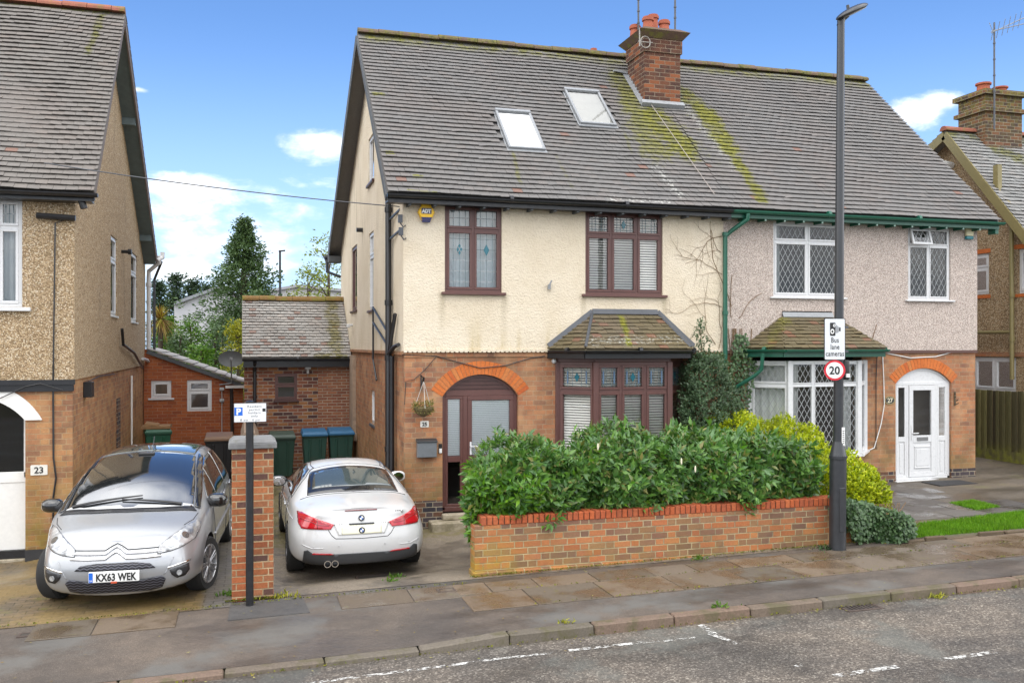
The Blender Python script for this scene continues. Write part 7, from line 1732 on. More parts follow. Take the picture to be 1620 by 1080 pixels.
# ---- white convertible in front of no. 25 ----------------------------------------------
LB = 4.64
white = thing('parked_car', 'white hardtop convertible parked tail out between the gate pillar and the cream house', 'car', (1.49, 14.28, -.235), 'cars parked on the drives', .0)
ob = lambda s: -LB / 2 + s
rows = [
 [(.10, 0, .26), (.07, .62, .265), (.015, .66, .42), (.0, .66, .60), (.09, .62, .88), (.14, .52, .955), (.13, .26, .985), (.125, 0, .99)],
 [(.26, 0, .22), (.26, .80, .24), (.16, .855, .42), (.15, .865, .64), (.25, .755, .885), (.30, .62, .975), (.30, .32, 1.01), (.295, 0, 1.015)],
 [(.6, 0, .18), (.6, .87, .20), (.58, .905, .42), (.58, .912, .68), (.6, .815, .91), (.62, .66, .995), (.62, .35, 1.03), (.62, 0, 1.035)],
 [(.98, 0, .17), (.98, .885, .19), (.98, .912, .42), (.98, .915, .68), (.98, .845, .92), (1.0, .70, 1.01), (1.0, .36, 1.05), (1.0, 0, 1.055)],
 [(1.35, 0, .17), (1.35, .88, .19), (1.35, .905, .42), (1.35, .905, .68), (1.35, .862, .925), (1.36, .665, 1.16), (1.33, .34, 1.205), (1.32, 0, 1.215)],
 [(1.75, 0, .17), (1.75, .875, .19), (1.75, .90, .42), (1.75, .90, .68), (1.75, .86, .93), (1.78, .60, 1.295), (1.74, .32, 1.345), (1.73, 0, 1.355)],
 [(2.25, 0, .17), (2.25, .875, .19), (2.25, .90, .42), (2.25, .90, .68), (2.25, .858, .935), (2.25, .58, 1.335), (2.25, .30, 1.382), (2.25, 0, 1.392)],
 [(2.7, 0, .17), (2.7, .875, .19), (2.7, .90, .42), (2.7, .90, .68), (2.7, .858, .935), (2.7, .60, 1.30), (2.66, .31, 1.35), (2.65, 0, 1.36)],
 [(3.1, 0, .17), (3.1, .88, .19), (3.1, .905, .42), (3.1, .905, .68), (3.1, .862, .93), (3.08, .68, 1.11), (3.06, .35, 1.165), (3.05, 0, 1.175)],
 [(3.45, 0, .17), (3.45, .885, .19), (3.45, .912, .42), (3.45, .912, .68), (3.45, .865, .91), (3.42, .74, .975), (3.42, .37, 1.005), (3.42, 0, 1.015)],
 [(4.0, 0, .17), (4.0, .88, .19), (4.0, .90, .42), (4.0, .90, .66), (4.0, .83, .84), (4.0, .68, .89), (4.0, .34, .92), (4.0, 0, .93)],
 [(4.4, 0, .2), (4.4, .78, .22), (4.45, .80, .42), (4.42, .79, .58), (4.4, .70, .72), (4.4, .55, .76), (4.4, .28, .78), (4.4, 0, .79)],
 [(4.56, 0, .22), (4.56, .58, .24), (4.64, .6, .4), (4.62, .6, .54), (4.55, .54, .66), (4.52, .42, .69), (4.52, .2, .70), (4.52, 0, .71)]]
body, TB_ = car_body(white, rows, ob, [M['white_car'], M['plastic']], [(ob(1.06), .365, .64), (ob(3.87), .365, .64)], [(4, 1, 10, .4), (5, 0, 2, .5), (5, 4, 8, .25), (3, 0, 10, .15)], [(0, 4, 7, .75), (3, 4, 7, .45)])
K = lambda pts: [(x, ob(s)) for x, s in pts]
patch(TB_, K([(-.635, 1.04), (0, 1.01), (.635, 1.04), (.60, 1.42), (.555, 1.68), (0, 1.73), (-.555, 1.68), (-.60, 1.42)]), 'top', .003, M['gloss_black'], 'rear_window_surround', white, .05)
patch(TB_, K([(-.56, 1.16), (0, 1.13), (.56, 1.16), (.525, 1.42), (.485, 1.61), (0, 1.66), (-.485, 1.61), (-.525, 1.42)]), 'top', .008, M['car_glass_mid'], 'rear_window', white, .05)
lines(TB_, [K([(-.735, 1.0), (0, .965), (.735, 1.0)])], 'top', .012, M['line'], 'boot_gap', white)
lines(TB_, [K([(-.56, 1.80), (0, 1.86), (.56, 1.80)])], 'top', .008, M['line'], 'roof_gap', white)
for sg in (1, -1):
    fl_ = (lambda p: p) if sg > 0 else sym
    tl_ = patch(TB_, fl_([(.355, .79), (.40, .73), (.56, .735), (.76, .745), (.795, .80), (.795, .905), (.74, .915), (.61, .885), (.48, .835)]), 'rear', .005, M['red_lamp'], 'tail_light', white, .025)
    lines(TB_, [fl_([(.42, .775), (.56, .79), (.65, .83), (.77, .85)]), fl_([(.565, .74), (.565, .865)])], 'rear', .012, M['red_lamp_dark'], 'lamp_bar', tl_, .010)
    lines(TB_, [fl_([(.40, .79), (.54, .815), (.63, .85), (.76, .875)])], 'rear', .008, M['red_lamp_dark'], 'lamp_bar', tl_, .010)
    vw = 'right' if sg > 0 else 'left'
    Y = lambda pts: [(ob(s), z) for s, z in pts]
    patch(TB_, Y([(1.40, .965), (1.62, 1.19), (1.85, 1.285), (2.3, 1.31), (2.75, 1.255), (3.20, .975)]), vw, .003, M['car_glass'], 'side_window', white, .05)
    lines(TB_, [Y([(1.36, .955), (1.58, 1.20), (1.84, 1.305), (2.3, 1.33), (2.76, 1.27), (3.24, .955)])], vw, .012, M['gloss_black'], 'window_trim', white, .004)
    lines(TB_, [Y([(1.62, .94), (1.72, .6), (1.75, .25)]), Y([(3.05, .93), (3.1, .6), (3.1, .25)]), Y([(1.75, .25), (3.1, .25)])], vw, .009, M['line'], 'door_gap', white)
    lines(TB_, [Y([(1.80, .80), (2.02, .805)])], vw, .032, M['white_car'], 'door_handle', white, .02)
    lines(TB_, [Y([(.62, .80), (2.0, .775), (3.4, .74)])], vw, .012, M['white_car'], 'shoulder_crease', white, .001)
    lines(TB_, [fl_([(.43, .725), (.39, .66), (.34, .615), (.0, .605)])], 'rear', .009, M['line'], 'boot_gap', white)
    patch(TB_, fl_([(.36, .415), (.40, .43), (.62, .445), (.64, .425), (.40, .41)]), 'rear', .010, M['red_lamp'], 'reflector', white, .03)
    lines(TB_, [fl_([(.50, .50), (.64, .50), (.76, .55)])], 'rear', .012, M['white_car'], 'bumper_crease', white, .004)
    mirror(white, sg * .95, ob(2.98), .97, sg, M['gloss_black'] if sg < 0 else M['white_car'], 1)
    wheel(white, sg * .80, ob(1.06), .33, .235, M['alloy_dark'], 5, sg); wheel(white, sg * .80, ob(3.87), .33, .22, M['alloy_dark'], 5, sg)
patch(TB_, [(-.735, .47), (-.69, .485), (-.62, .43), (-.34, .415), (.34, .415), (.62, .43), (.69, .485), (.735, .47), (.75, .31), (.62, .27), (-.62, .27), (-.75, .31)], 'rear', .004, M['grey_plastic'], 'diffuser', white, .03)
patch(TB_, [(-.21, .945), (.21, .945), (.21, .96), (-.21, .96)], 'rear', .006, M['red_lamp_dark'], 'brake_light', white, .03)
patch(TB_, [(-.36, .79), (.36, .79), (.30, .655), (-.30, .655)], 'rear', .003, simple('pale_plate_recess', (.62, .62, .60), .4, var=.04), 'plate_recess', white, .03)
pw = patch(TB_, [(-.26, .77), (.26, .77), (.26, .66), (-.26, .66)], 'rear', .008, simple('blank_pale_yellow_plate', (.70, .68, .52), .4, var=.08, scale=5), 'number_plate', white, .03)
patch(TB_, [(-.16, .795), (.16, .795), (.16, .775), (-.16, .775)], 'rear', .012, M['grey_plastic'], 'boot_handle', white, .03)
for z in (.855, .705): ellipse_disc(TB_, 'rear', 0, z, .041, [M['ink'], M['bluebadge'], M['plate_white']], 'roundel_badge', white, .013)
for x in (-.44, -.345):
    mb = MB(); mb.lathe([(.044, -.12), (.046, .015), (.036, .015), (.034, -.10)], (x, ob(.07), .285), 20, ax=lambda a, b, h: (a, -h, b)); mb.build('exhaust_pipe', M['chrome'], white, local=True, smooth=True, angle=.6)
    mb = MB(); mb.lathe([(.036, -.06), (.03, -.055)], (x, ob(.07), .285), 16, ax=lambda a, b, h: (a, -h, b)); mb.build('exhaust_bore', M['ink'], white, local=True)
h = hit(TB_, 'rear', .56, .905); mb = MB(); mb.text('430d', .06, lambda a, b, n: (.50 + a, h[0].y - .012 + a * .45 * .0, .895 + b), bold=.002); o = mb.build('model_lettering', M['chrome'], white, local=True, recalc=False)
for x in (-.62, -.3, .3, .62): ellipse_disc(TB_, 'rear', x, .52, .010, [simple('sensor_grey', (.45, .45, .45), .4)], 'parking_sensor', white, .003, 'disc')
# ------------------------------------------------------------------ gate pillar, signs, lamp post, bins and small things
gp_ = thing('gate_pillar', 'square red brick gate pillar with a grey slab cap between the two drives', 'gate pillar', (.1, 11.1, -.05))
mb = MB(); mb.box(-.128, .336, 10.92, 11.37, -.3, 1.70); mb.build('shaft', M['brick_pillar'], gp_, bevel=.005)
mb = MB(); c0, c1, c2, c3 = -.165, .373, 10.88, 11.41; mb.box(c0, c1, c2, c3, 1.701, 1.765)
mb.hexa([(c0, c2, 1.7655), (c1, c2, 1.7655), (c1, c3, 1.7655), (c0, c3, 1.7655), (c0 + .05, c2 + .05, 1.815), (c1 - .05, c2 + .05, 1.815), (c1 - .05, c3 - .05, 1.815), (c0 + .05, c3 - .05, 1.815)]); mb.build('cap', M['concrete'], gp_, bevel=.008)
bw = thing('boundary_wall', 'short brick boundary wall with raked tile courses on its end behind the pillar', 'wall', (.1, 20, .1))
mb = MB(); mb.box(-.05, .30, 19.2, 22.7, -.3, .85); mb.build('brickwork', M['brick_ext'], bw)
mb = MB()
for k in range(6): z = .86 + k * .045; mb.hexa([(-.06 + k * .012, 19.18, z), (.34 - k * .02, 19.18, z), (.34 - k * .02, 22.68, z), (-.06 + k * .012, 22.68, z), (-.04 + k * .012, 19.18, z + .035), (.32 - k * .02, 19.18, z + .035), (.32 - k * .02, 22.68, z + .035), (-.04 + k * .012, 22.68, z + .035)])
mb.build('coping', simple('pale_tile_creasing', (.40, .30, .22), .85, var=.3), bw)

# resident parking sign
q = onY(395, 640, 10.70); ps = thing('parking_sign', 'white resident permit parking plate with a blue P on a thin black post', 'sign', (q.x, 10.70, gz(q.x, 10.7)))
zt = onY(395, 635, 10.7).z
mb = MB(); mb.tube([(q.x, 10.70, -.3), (q.x, 10.70, zt - .01)], .043, 16); mb.lathe([(.046, zt - .012), (.046, zt + .004), (.02, zt + .012)], (q.x, 10.70, 0), 16); mb.tube([(q.x, 10.70, 1.4), (q.x, 10.70, 1.408)], .0445, 16); mb.build('post', M['black_paint'], ps, smooth=True, angle=.6)
a, b = onY(370, 638, 10.64), onY(421.5, 667, 10.64); pc = ((a.x + b.x) / 2, (a.z + b.z) / 2); pw_, ph_ = (b.x - a.x) / 2, (a.z - b.z) / 2
mb = MB(); mb.box(a.x, b.x, 10.640, 10.648, b.z, a.z); plt = mb.build('plate', simple('grey_sign_edge', (.25, .25, .26), .5), ps, bevel=.003)
mb = MB(); mb.box(a.x + .006, b.x - .006, 10.6385, 10.6402, b.z + .006, a.z - .006); mb.build('plate_face', simple('white_sign_face', (.72, .73, .74), .4, var=.04), plt)
mb = MB(); S_ = lambda a_, b_: (lambda u, v, n: (pc[0] + a_ + u, 10.6375, pc[1] + b_ + v))
k = ph_ / 15.0
for i, t in enumerate(('Resident', 'permit', 'holders', 'only')): mb.text(t, .038, S_(.045, ph_ - .048 - i * .036), spacing=1.12, sx=1.05)
mb.text('8 am - 6 pm', .036, S_(0.0, -ph_ + .014), spacing=1.12, sx=1.1)
mb.box(pc[0] + .132, pc[0] + .166, 10.6372, 10.6383, pc[1] + .01, pc[1] + .046); mb.build('sign_lettering', M['ink'], plt, recalc=False)
mb = MB(); mb.box(pc[0] - .170, pc[0] - .082, 10.6365, 10.6384, pc[1] - .03, pc[1] + .062); mb.build('parking_panel', M['plate_blue'], plt)
mb = MB(); mb.text('P', .098, lambda u, v, n: (pc[0] - .126 + u, 10.6355, pc[1] - .018 + v), bold=.004); mb.build('parking_letter', M['plate_white'], plt, recalc=False)

# lamp post with its two signs
lx, ly = 7.83, 10.73; g0 = gz(lx, ly); lean = .055
sp = thing('street_lamp', 'tall black street lamp with flat tilted head at the pavement edge', 'street lamp', (lx, ly, g0), 'street lamps')
ztop = onY(1331, 32, ly).z; z1 = onY(1325, 722, ly).z; z2 = onY(1325, 698, ly).z
M['post_black'] = simple('satin_black_post', (.022, .024, .028), .38, var=.25, coat=.2)
mb = MB(); X = lambda z: lx + lean * (z - g0) / (ztop - g0)
mb.tube([(X(-.3), ly, -.3), (X(z1), ly, z1)], .112, 24); mb.lathe([(.113, z1 - .03), (.122, z1 - .025), (.122, z1 + .012), (.112, z1 + .015), (.07, z2)], (X(z1), ly, 0), 24)
mb.tube([(X(z2), ly, z2 - .01), (X(3.3), ly, 3.3), (X(ztop), ly, ztop)], [.067, .062, .050], 20); mb.build('post', M['post_black'], sp, smooth=True, angle=.6)
mb = MB(); mb.box(lx - .05, lx + .05, ly - .1165, ly - .105, .35, .95); mb.build('access_door', M['post_black'], sp, bevel=.004)
# head: a flat lens shape pointing right, tilted up
bm = bmesh.new(); bmesh.ops.create_uvsphere(bm, u_segments=28, v_segments=16, radius=1.0)
ang = math.radians(27); cc = Vector((X(ztop) + .155, ly - .05, ztop + .115))
for v in bm.verts:
    c = v.co; c.x = c.x * .27; c.y = c.y * .135 * (1 - .35 * (c.x / .27)); c.z = c.z * (.065 if c.z > 0 else .035)
    v.co = Vector((c.x * math.cos(ang) - c.z * math.sin(ang), c.y, c.x * math.sin(ang) + c.z * math.cos(ang))) + cc - Vector((lx, ly, g0))
me = bpy.data.meshes.new('lamp_head'); bm.to_mesh(me); bm.free(); me.materials.append(M['post_black']); me.polygons.foreach_set('use_smooth', [True] * len(me.polygons)); ho = bpy.data.objects.new('lamp_head', me); COL.objects.link(ho); ho.parent = sp
mb = MB(); f = lambda a, b, h: (a * math.cos(ang) + h * math.sin(ang), b, a * math.sin(ang) - h * math.cos(ang)); mb.lathe([(.20, 0), (.19, .010), (.02, .014)], cc + Vector((math.sin(ang) * .024, 0, -math.cos(ang) * .024)) + Vector((.01, 0, .005)), 28, ax=lambda a, b, h: f(a * 1.05, b * .52, h)); mb.build('lamp_lens', simple('grey_lamp_lens', (.30, .30, .29), .3, var=.3, scale=20), ho)
mb = MB(); mb.tube([(X(ztop) + .12, ly, ztop + .15), (X(ztop) + .11, ly, ztop + .215)], .022, 8); mb.tube([(X(ztop) - .01, ly, ztop - .08), (X(ztop) + .02, ly, ztop + .02), (X(ztop) + .08, ly - .02, ztop + .08)], .05, 10); mb.build('photocell', M['post_black'], ho)
a, b = onY(1327, 676, ly - .07), onY(1333, 705, ly - .07); mb = MB(); mb.box(X(2) + .005, X(2) + .05, ly - .072, ly - .062, b.z, a.z); lab = mb.build('number_label', M['plate_white'], sp)
mb = MB()
for k_ in range(7): zz = b.z + (a.z - b.z) * (.12 + .11 * k_); mb.box(X(2) + .015, X(2) + .04, ly - .0735, ly - .0722, zz, zz + .010)
mb.build('label_marks', M['ink'], lab)
a, b = onY(1303.5, 503, ly - .10), onY(1337, 569.5, ly - .10)
s1_ = thing('traffic_sign', 'rectangular white Bus lane cameras sign high on the street lamp', 'sign', ((a.x + b.x) / 2, ly - .1, b.z)); s1_c = ((a.x + b.x) / 2, (a.z + b.z) / 2); W_, H_ = (b.x - a.x) / 2, (a.z - b.z) / 2
def rr(w, h, r, n=5):
    o = []
    for cx, cy, t in ((w - r, h - r, 0), (-w + r, h - r, 1), (-w + r, -h + r, 2), (w - r, -h + r, 3)):
        for i in range(n + 1): t_ = (t + i / n) * math.pi / 2; o.append((cx + r * math.cos(t_), cy + r * math.sin(t_)))
    return o
def flat(mb, poly, y, th, mi=0): mb.prism(poly, lambda u, v: (s1_c[0] + u, y, s1_c[1] + v), lambda u, v: (s1_c[0] + u, y + th, s1_c[1] + v), mi)
y0 = ly - .105
mb = MB(); flat(mb, rr(W_, H_, .022), y0, .006); plate = mb.build('plate', M['ink'], s1_)
mb = MB(); flat(mb, rr(W_ - .010, H_ - .010, .016), y0 - .002, .0015); mb.build('plate_face', simple('pale_grey_sign_face', (.62, .64, .66), .4, var=.04), plate)
mb = MB(); flat(mb, [(u - .035, v + .135) for u, v in rr(.043, .090, .012)], y0 - .004, .0015); flat(mb, [(u + .078, v + .135) for u, v in rr(.012, .026, .004)], y0 - .004, .0015)
for i, t in enumerate(('Bus', 'lane', 'cameras')): mb.text(t, .098, lambda u, v, n, i=i: (s1_c[0] + u, y0 - .0035, s1_c[1] - .045 - i * .092 + v), bold=.0015, sx=.84, spacing=1.08)
mb.build('sign_lettering', M['ink'], plate, recalc=False)
mb = MB(); flat(mb, [(.012, .20), (.040, .18), (.062, .165), (.062, .10), (.035, .085), (.012, .085)], y0 - .004, .0014); mb.build('camera_symbol', simple('grey_camera_symbol', (.28, .29, .30), .5), plate)
mb = MB()
for (u, v, r0, r1) in ((-.042, .105, .0, .030), (-.012, .185, .0, .018)): flat(mb, [(u + r1 * math.cos(t * .4488), v + r1 * 1.15 * math.sin(t * .4488)) for t in range(14)], y0 - .0056, .0012)
mb.build('camera_lens', M['plate_white'], plate)
mb = MB()
for (u, v, r1) in ((-.042, .105, .015), (-.012, .185, .008)): flat(mb, [(u + r1 * math.cos(t * .4488), v + r1 * 1.15 * math.sin(t * .4488)) for t in range(14)], y0 - .0070, .0012)
mb.build('camera_pupil', M['ink'], plate)
mb = MB(); mb.box(X(3.2) - .08, X(3.2) + .08, ly - .098, ly - .05, s1_c[1] + .15, s1_c[1] + .18); mb.box(X(3.2) - .08, X(3.2) + .08, ly - .098, ly - .05, s1_c[1] - .18, s1_c[1] - .15); mb.build('clamp', M['lead'], s1_)
# round 20 sign, turned towards the traffic from the left
c = onY(1320.5, 585.5, ly - .13); yaw = math.radians(-43); R_ = .138
s2_ = thing('traffic_sign', 'small round red-ringed 20 speed sign turned sideways on the street lamp', 'sign', (c.x, c.y, c.z))
D_ = lambda u, v, n: (c.x + u * math.cos(yaw) - n * math.sin(yaw) * -1, c.y + u * math.sin(yaw) - n * math.cos(yaw), c.z + v)
circ = lambda r: [(r * math.cos(2 * math.pi * i / 40), r * math.sin(2 * math.pi * i / 40)) for i in range(40)]
def disc(r, n0, n1, mat, nm, par):
    mb = MB(); mb.prism(circ(r), lambda u, v: D_(u, v, n0), lambda u, v: D_(u, v, n1)); return mb.build(nm, mat, par)
dp = disc(R_, 0, .006, simple('red_sign_ring', (.55, .015, .03), .4, var=.05), 'ring', s2_); disc(R_ * .80, .0062, .008, simple('white_sign_disc', (.70, .72, .72), .4, var=.04), 'face', dp)
mb = MB(); mb.text('20', .150, lambda u, v, n: D_(u, v - .053, .010), bold=.004, sx=.92); mb.build('sign_numerals', M['ink'], dp, recalc=False)
mb = MB(); mb.bar(D_(-.03, 0, -.001), D_(-.03, 0, -.06), .05, .05); mb.build('clamp', M['post_black'], s2_)
q = onY(1337, 585, ly - .02); lb_ = thing('sign_light', 'small black box lamp behind the round 20 sign', 'sign light', (q.x, ly, q.z)); mb = MB(); mb.lathe([(.05, -.135), (.062, -.10), (.062, .11), (.05, .135)], (q.x + .01, ly, q.z), 14); o = mb.build('case', M['ink'], lb_, smooth=True, angle=.6); mb = MB(); mb.box(q.x - .02, q.x + .04, ly - .075, ly - .058, q.z - .10, q.z - .05); mb.build('label', M['plate_white'], lb_)

# wheelie bins
def make_bin(x, y, lid_mat, label, body_mat, rot=0.0, lid_open=0.0):
    t = thing('wheelie_bin', label, 'wheelie bin', (x, y, gz(x, y)), 'wheelie bins', rot); w0, w1, d0, d1, h = .22, .28, .22, .33, .96
    mb = MB(); mb.hexa([(-w0, -d0, .06), (w0, -d0, .06), (w0, d0, .06), (-w0, d0, .06), (-w1, -d1, h), (w1, -d1, h), (w1, d1, h), (-w1, d1, h)]); mb.box(-w1 - .012, w1 + .012, -d1 - .012, d1 + .012, h - .07, h - .001)
    for sx_ in (-.12, .12): mb.hexa([(sx_ - .03, -d0 - .012, .1), (sx_ + .03, -d0 - .012, .1), (sx_ + .03, -d0 + .02, .1), (sx_ - .03, -d0 + .02, .1), (sx_ - .03, -d1 - .008, .86), (sx_ + .03, -d1 - .008, .86), (sx_ + .03, -d1 + .02, .86), (sx_ - .03, -d1 + .02, .86)])
    mb.build('body', body_mat, t, local=True, bevel=.018)
    mb = MB(); mb.hexa([(-.30, -.37, h), (.30, -.37, h), (.30, .35, h + .01), (-.30, .35, h + .01), (-.27, -.33, h + .06), (.27, -.33, h + .06), (.27, .33, h + .10), (-.27, .33, h + .10)]); mb.tube([(-.24, .38, h + .03), (.24, .38, h + .03)], .018, 8); mb.box(-.30, .30, -.385, -.371, h - .03, h + .02); mb.build('lid', lid_mat, t, local=True, bevel=.012)
    for sx_ in (-.24, .24): mb = MB(); mb.lathe([(.10, -.025), (.10, .025)], (sx_, .24, .10), 16, ax=lambda a, b, hh: (hh, a, b)); mb.build('wheel', M['tyre'], t, local=True)
    return t
bg_ = simple('dark_green_bin', (.018, .065, .05), .5, var=.2, dirt=((.06, .07, .05), 5, .5, .4)); bgr = simple('deep_green_bin', (.015, .05, .035), .5, var=.2); bl_ = simple('blue_bin_lid', (.02, .12, .25), .5, var=.2); gl_ = simple('olive_green_lid', (.035, .06, .045), .5, var=.2)
for px, pyb, m1, m2, lb in ((446, 737, gl_, bgr, 'dark green wheelie bin with green lid, left of the two blue lidded bins'), (497, 735, bl_, bg_, 'blue-lidded green wheelie bin in the middle of the three'), (538.5, 735, bl_, bg_, 'blue-lidded green wheelie bin nearest the cream house wall')):
    q = onY(px, 680, 21.9 if m1 == bl_ else 21.6); make_bin(q.x, q.y, m1, lb, m2)
q = onY(249, 700, 23.0); b3 = make_bin(q.x, 23.0, simple('littered_green_lid', (.02, .10, .055), .5), 'green wheelie bin with boxes on its lid beside the pale downpipe', simple('bright_green_bin', (.012, .10, .055), .5), .15)
db = thing('cardboard', 'flattened brown cardboard lying on the green bin lid', 'cardboard', (q.x, 23, gz(q.x, 23) + 1.06)); mb = MB(); zb_ = gz(q.x, 23) + 1.065; mb.box(q.x - .33, q.x + .30, 22.7, 23.3, zb_ - .03, zb_ + .03); mb.hexa([(q.x - .28, 22.72, zb_ + .03), (q.x + .05, 22.72, zb_ + .031), (q.x + .05, 23.2, zb_ + .031), (q.x - .28, 23.2, zb_ + .03), (q.x - .25, 22.74, zb_ + .10), (q.x + .05, 22.72, zb_ + .06), (q.x + .03, 23.2, zb_ + .07), (q.x - .25, 23.2, zb_ + .12)]); mb.build('sheet', simple('brown_cardboard', (.26, .15, .07), .9, var=.3), db)
q = onY(347, 735, 20.5); make_bin(q.x, 20.5, simple('brown_bin_lid', (.16, .09, .05), .6), 'black wheelie bin with a brown lid half hidden by the silver car', simple('black_bin', (.012, .012, .013), .5))

# satellite dish
q = onY(366, 569, YL - .35); sd = thing('satellite_dish', 'grey mesh satellite dish on a bracket above the lean-to gutter', 'satellite dish', tuple(q)); r0 = .32
nrm = Vector((-.02, -.92, .38)).normalized(); xx = nrm.cross(Vector((0, 0, 1))).normalized(); yy = xx.cross(nrm)
mb = MB(); rings = []
for k in range(7):
    r = r0 * k / 6; d = .07 * (k / 6) ** 2; rings.append([mb.p(*(q + xx * (r * math.cos(2 * math.pi * i / 28)) + yy * (r * .72 * math.sin(2 * math.pi * i / 28)) + nrm * d)) for i in range(28)])
for A, B in zip(rings, rings[1:]):
    for i in range(28): mb.face((A[i], A[(i + 1) % 28], B[(i + 1) % 28], B[i]))
mb.build('dish', simple('dark_mesh_dish', (.075, .08, .08), .6, var=.3), sd, smooth=True, recalc=False); mb = MB(); mb.tube([q - nrm * .02, q + Vector((0, .05, -.25)), q + Vector((.0, .25, -.62)), q + Vector((-.3, .33, -.66))], .018, 8); mb.tube([q - yy * -.0 + Vector((0, 0, -.2)), q + nrm * .34 + Vector((0, 0, -.08))], .012, 6); mb.box(q.x - .035, q.x + .035, q.y - .36, q.y - .27, q.z + .01, q.z + .07); mb.build('bracket', M['lead_pale'], sd)

# wall fittings
c = onY(674, 336, YF - .07); al = thing('alarm_box', 'yellow hexagonal ADT alarm box under the black gutter', 'alarm box', tuple(c)); hx = [(.145 * math.cos(math.radians(a_)), .160 * math.sin(math.radians(a_))) for a_ in range(0, 360, 60)]
FZ = lambda y: (lambda u, v: (c.x + u, y, c.z + v)); mb = MB(); mb.prism(hx, FZ(YF - .11), FZ(YF - .04)); ca_ = mb.build('case', simple('yellow_alarm_case', (.85, .50, .012), .35, var=.05), al, bevel=.012)
mb = MB(); mb.prism([(-.095, -.085), (.095, -.085), (.075, -.125), (.07, -.137), (-.07, -.137), (-.075, -.125)], FZ(YF - .1125), FZ(YF - .105)); mb.prism([(u, v - .165) for u, v in ((-.075, .025), (.075, .025), (.062, 0), (-.062, 0))], FZ(YF - .105), FZ(YF - .05)); mb.build('blue_base', simple('navy_panel', (.012, .015, .10), .4), ca_)
mb = MB(); mb.prism([(-.085, -.03), (.085, -.03), (.085, .065), (-.085, .065)], FZ(YF - .1135), FZ(YF - .109)); mb.build('logo_panel', simple('navy_logo', (.02, .02, .06), .4), ca_); mb = MB(); mb.text('ADT', .082, lambda u, v, n: (c.x + u, YF - .1145, c.z - .012 + v), bold=.006, sx=.9); mb.build('logo_lettering', M['plate_white'], ca_, recalc=False)
c = onY(1533, 368, YF - .06); ab = thing('alarm_box', 'cream and teal alarm box at the right end of the pink wall', 'alarm box', tuple(c)); mb = MB(); mb.box(c.x - .09, c.x + .09, YF - .10, YF - .031, c.z - .07, c.z + .14); mb.build('case', simple('cream_case', (.70, .64, .42), .5), ab, bevel=.012); mb = MB(); mb.box(c.x - .085, c.x + .085, YF - .098, YF - .031, c.z - .135, c.z - .072); mb.build('teal_base', simple('teal_base', (.02, .20, .24), .4), ab, bevel=.01)
# letter box, numbers, doorbell, basket
c = onY(675, 709, YF - .06); lt_ = thing('letterbox', 'grey steel letterbox on the brick pier left of the burgundy door', 'letterbox', tuple(c)); mb = MB(); mb.box(c.x - .165, c.x + .165, YF - .11, YF - .002, c.z - .145, c.z + .115); mb.build('box', simple('grey_steel', (.20, .215, .23), .4, metal=.5, var=.12), lt_, bevel=.006); mb = MB(); mb.hexa([(c.x - .175, YF - .125, c.z + .10), (c.x + .175, YF - .125, c.z + .10), (c.x + .175, YF - .002, c.z + .117), (c.x - .175, YF - .002, c.z + .117), (c.x - .175, YF - .125, c.z + .125), (c.x + .175, YF - .125, c.z + .125), (c.x + .175, YF - .002, c.z + .165), (c.x - .175, YF - .002, c.z + .165)]); mb.build('lid', simple('dark_steel_lid', (.05, .055, .06), .4, metal=.4), lt_, bevel=.004)
def plaque(px, py, w, h, txt, label, face, ink, y, oval=False, size=.12):
    c = onY(px, py, y); t = thing('number_plaque', label, 'house number', tuple(c), 'house number plaques')
    poly = [(w * math.cos(2 * math.pi * i / 28), h * math.sin(2 * math.pi * i / 28)) for i in range(28)] if oval else rr(w, h, .012); f_ = lambda yy_: (lambda u, v: (c.x + u, yy_, c.z + v))
    mb = MB(); mb.prism(poly, f_(y - .016), f_(y - .001)); p = mb.build('plate', face, t)
    if oval: mb = MB(); mb.prism([(u * .8, v * .75) for u, v in poly], f_(y - .0185), f_(y - .0162)); mb.build('oval_panel', simple('dark_oval', (.04, .035, .03), .4), p)
    mb = MB(); mb.text(txt, size, lambda u, v, n: (c.x + u, y - .021, c.z - size * .34 + v), bold=.003); mb.build('numerals', ink, p, recalc=False); return t
pf_ = simple('white_ceramic', (.68, .66, .60), .3)
plaque(671.5, 670.5, .072, .052, '25', 'small white ceramic 25 plaque above the letterbox', pf_, M['ink'], YF, size=.085)
plaque(62, 743, .115, .075, '23', 'white 23 plaque on the ochre brick pier of the left house', pf_, M['ink'], YF, size=.13)
plaque(1407, 633, .125, .085, '27', 'dark oval 27 plaque left of the white door', simple('brass_rim', (.30, .24, .12), .4, metal=.6), simple('cream_numerals', (.65, .6, .42), .4), YF, True, .12)
c = onY(696, 711, YF); dbl = thing('doorbell', 'small white doorbell on a dark plate beside the burgundy door', 'doorbell', tuple(c)); mb = MB(); mb.box(c.x - .025, c.x + .035, YF - .012, YF - .001, c.z - .06, c.z + .10); mb.build('backplate', M['ink'], dbl); mb = MB(); mb.box(c.x - .018, c.x + .028, YF - .03, YF - .0122, c.z - .055, c.z + .02); mb.build('button_case', M['plate_white'], dbl, bevel=.004)
c = onY(670, 650, YF - .22); hb = thing('hanging_basket', 'scrubby hanging basket on a black wall bracket left of the burgundy door', 'hanging basket', tuple(c)); zc2 = onY(670, 645, YF - .22).z
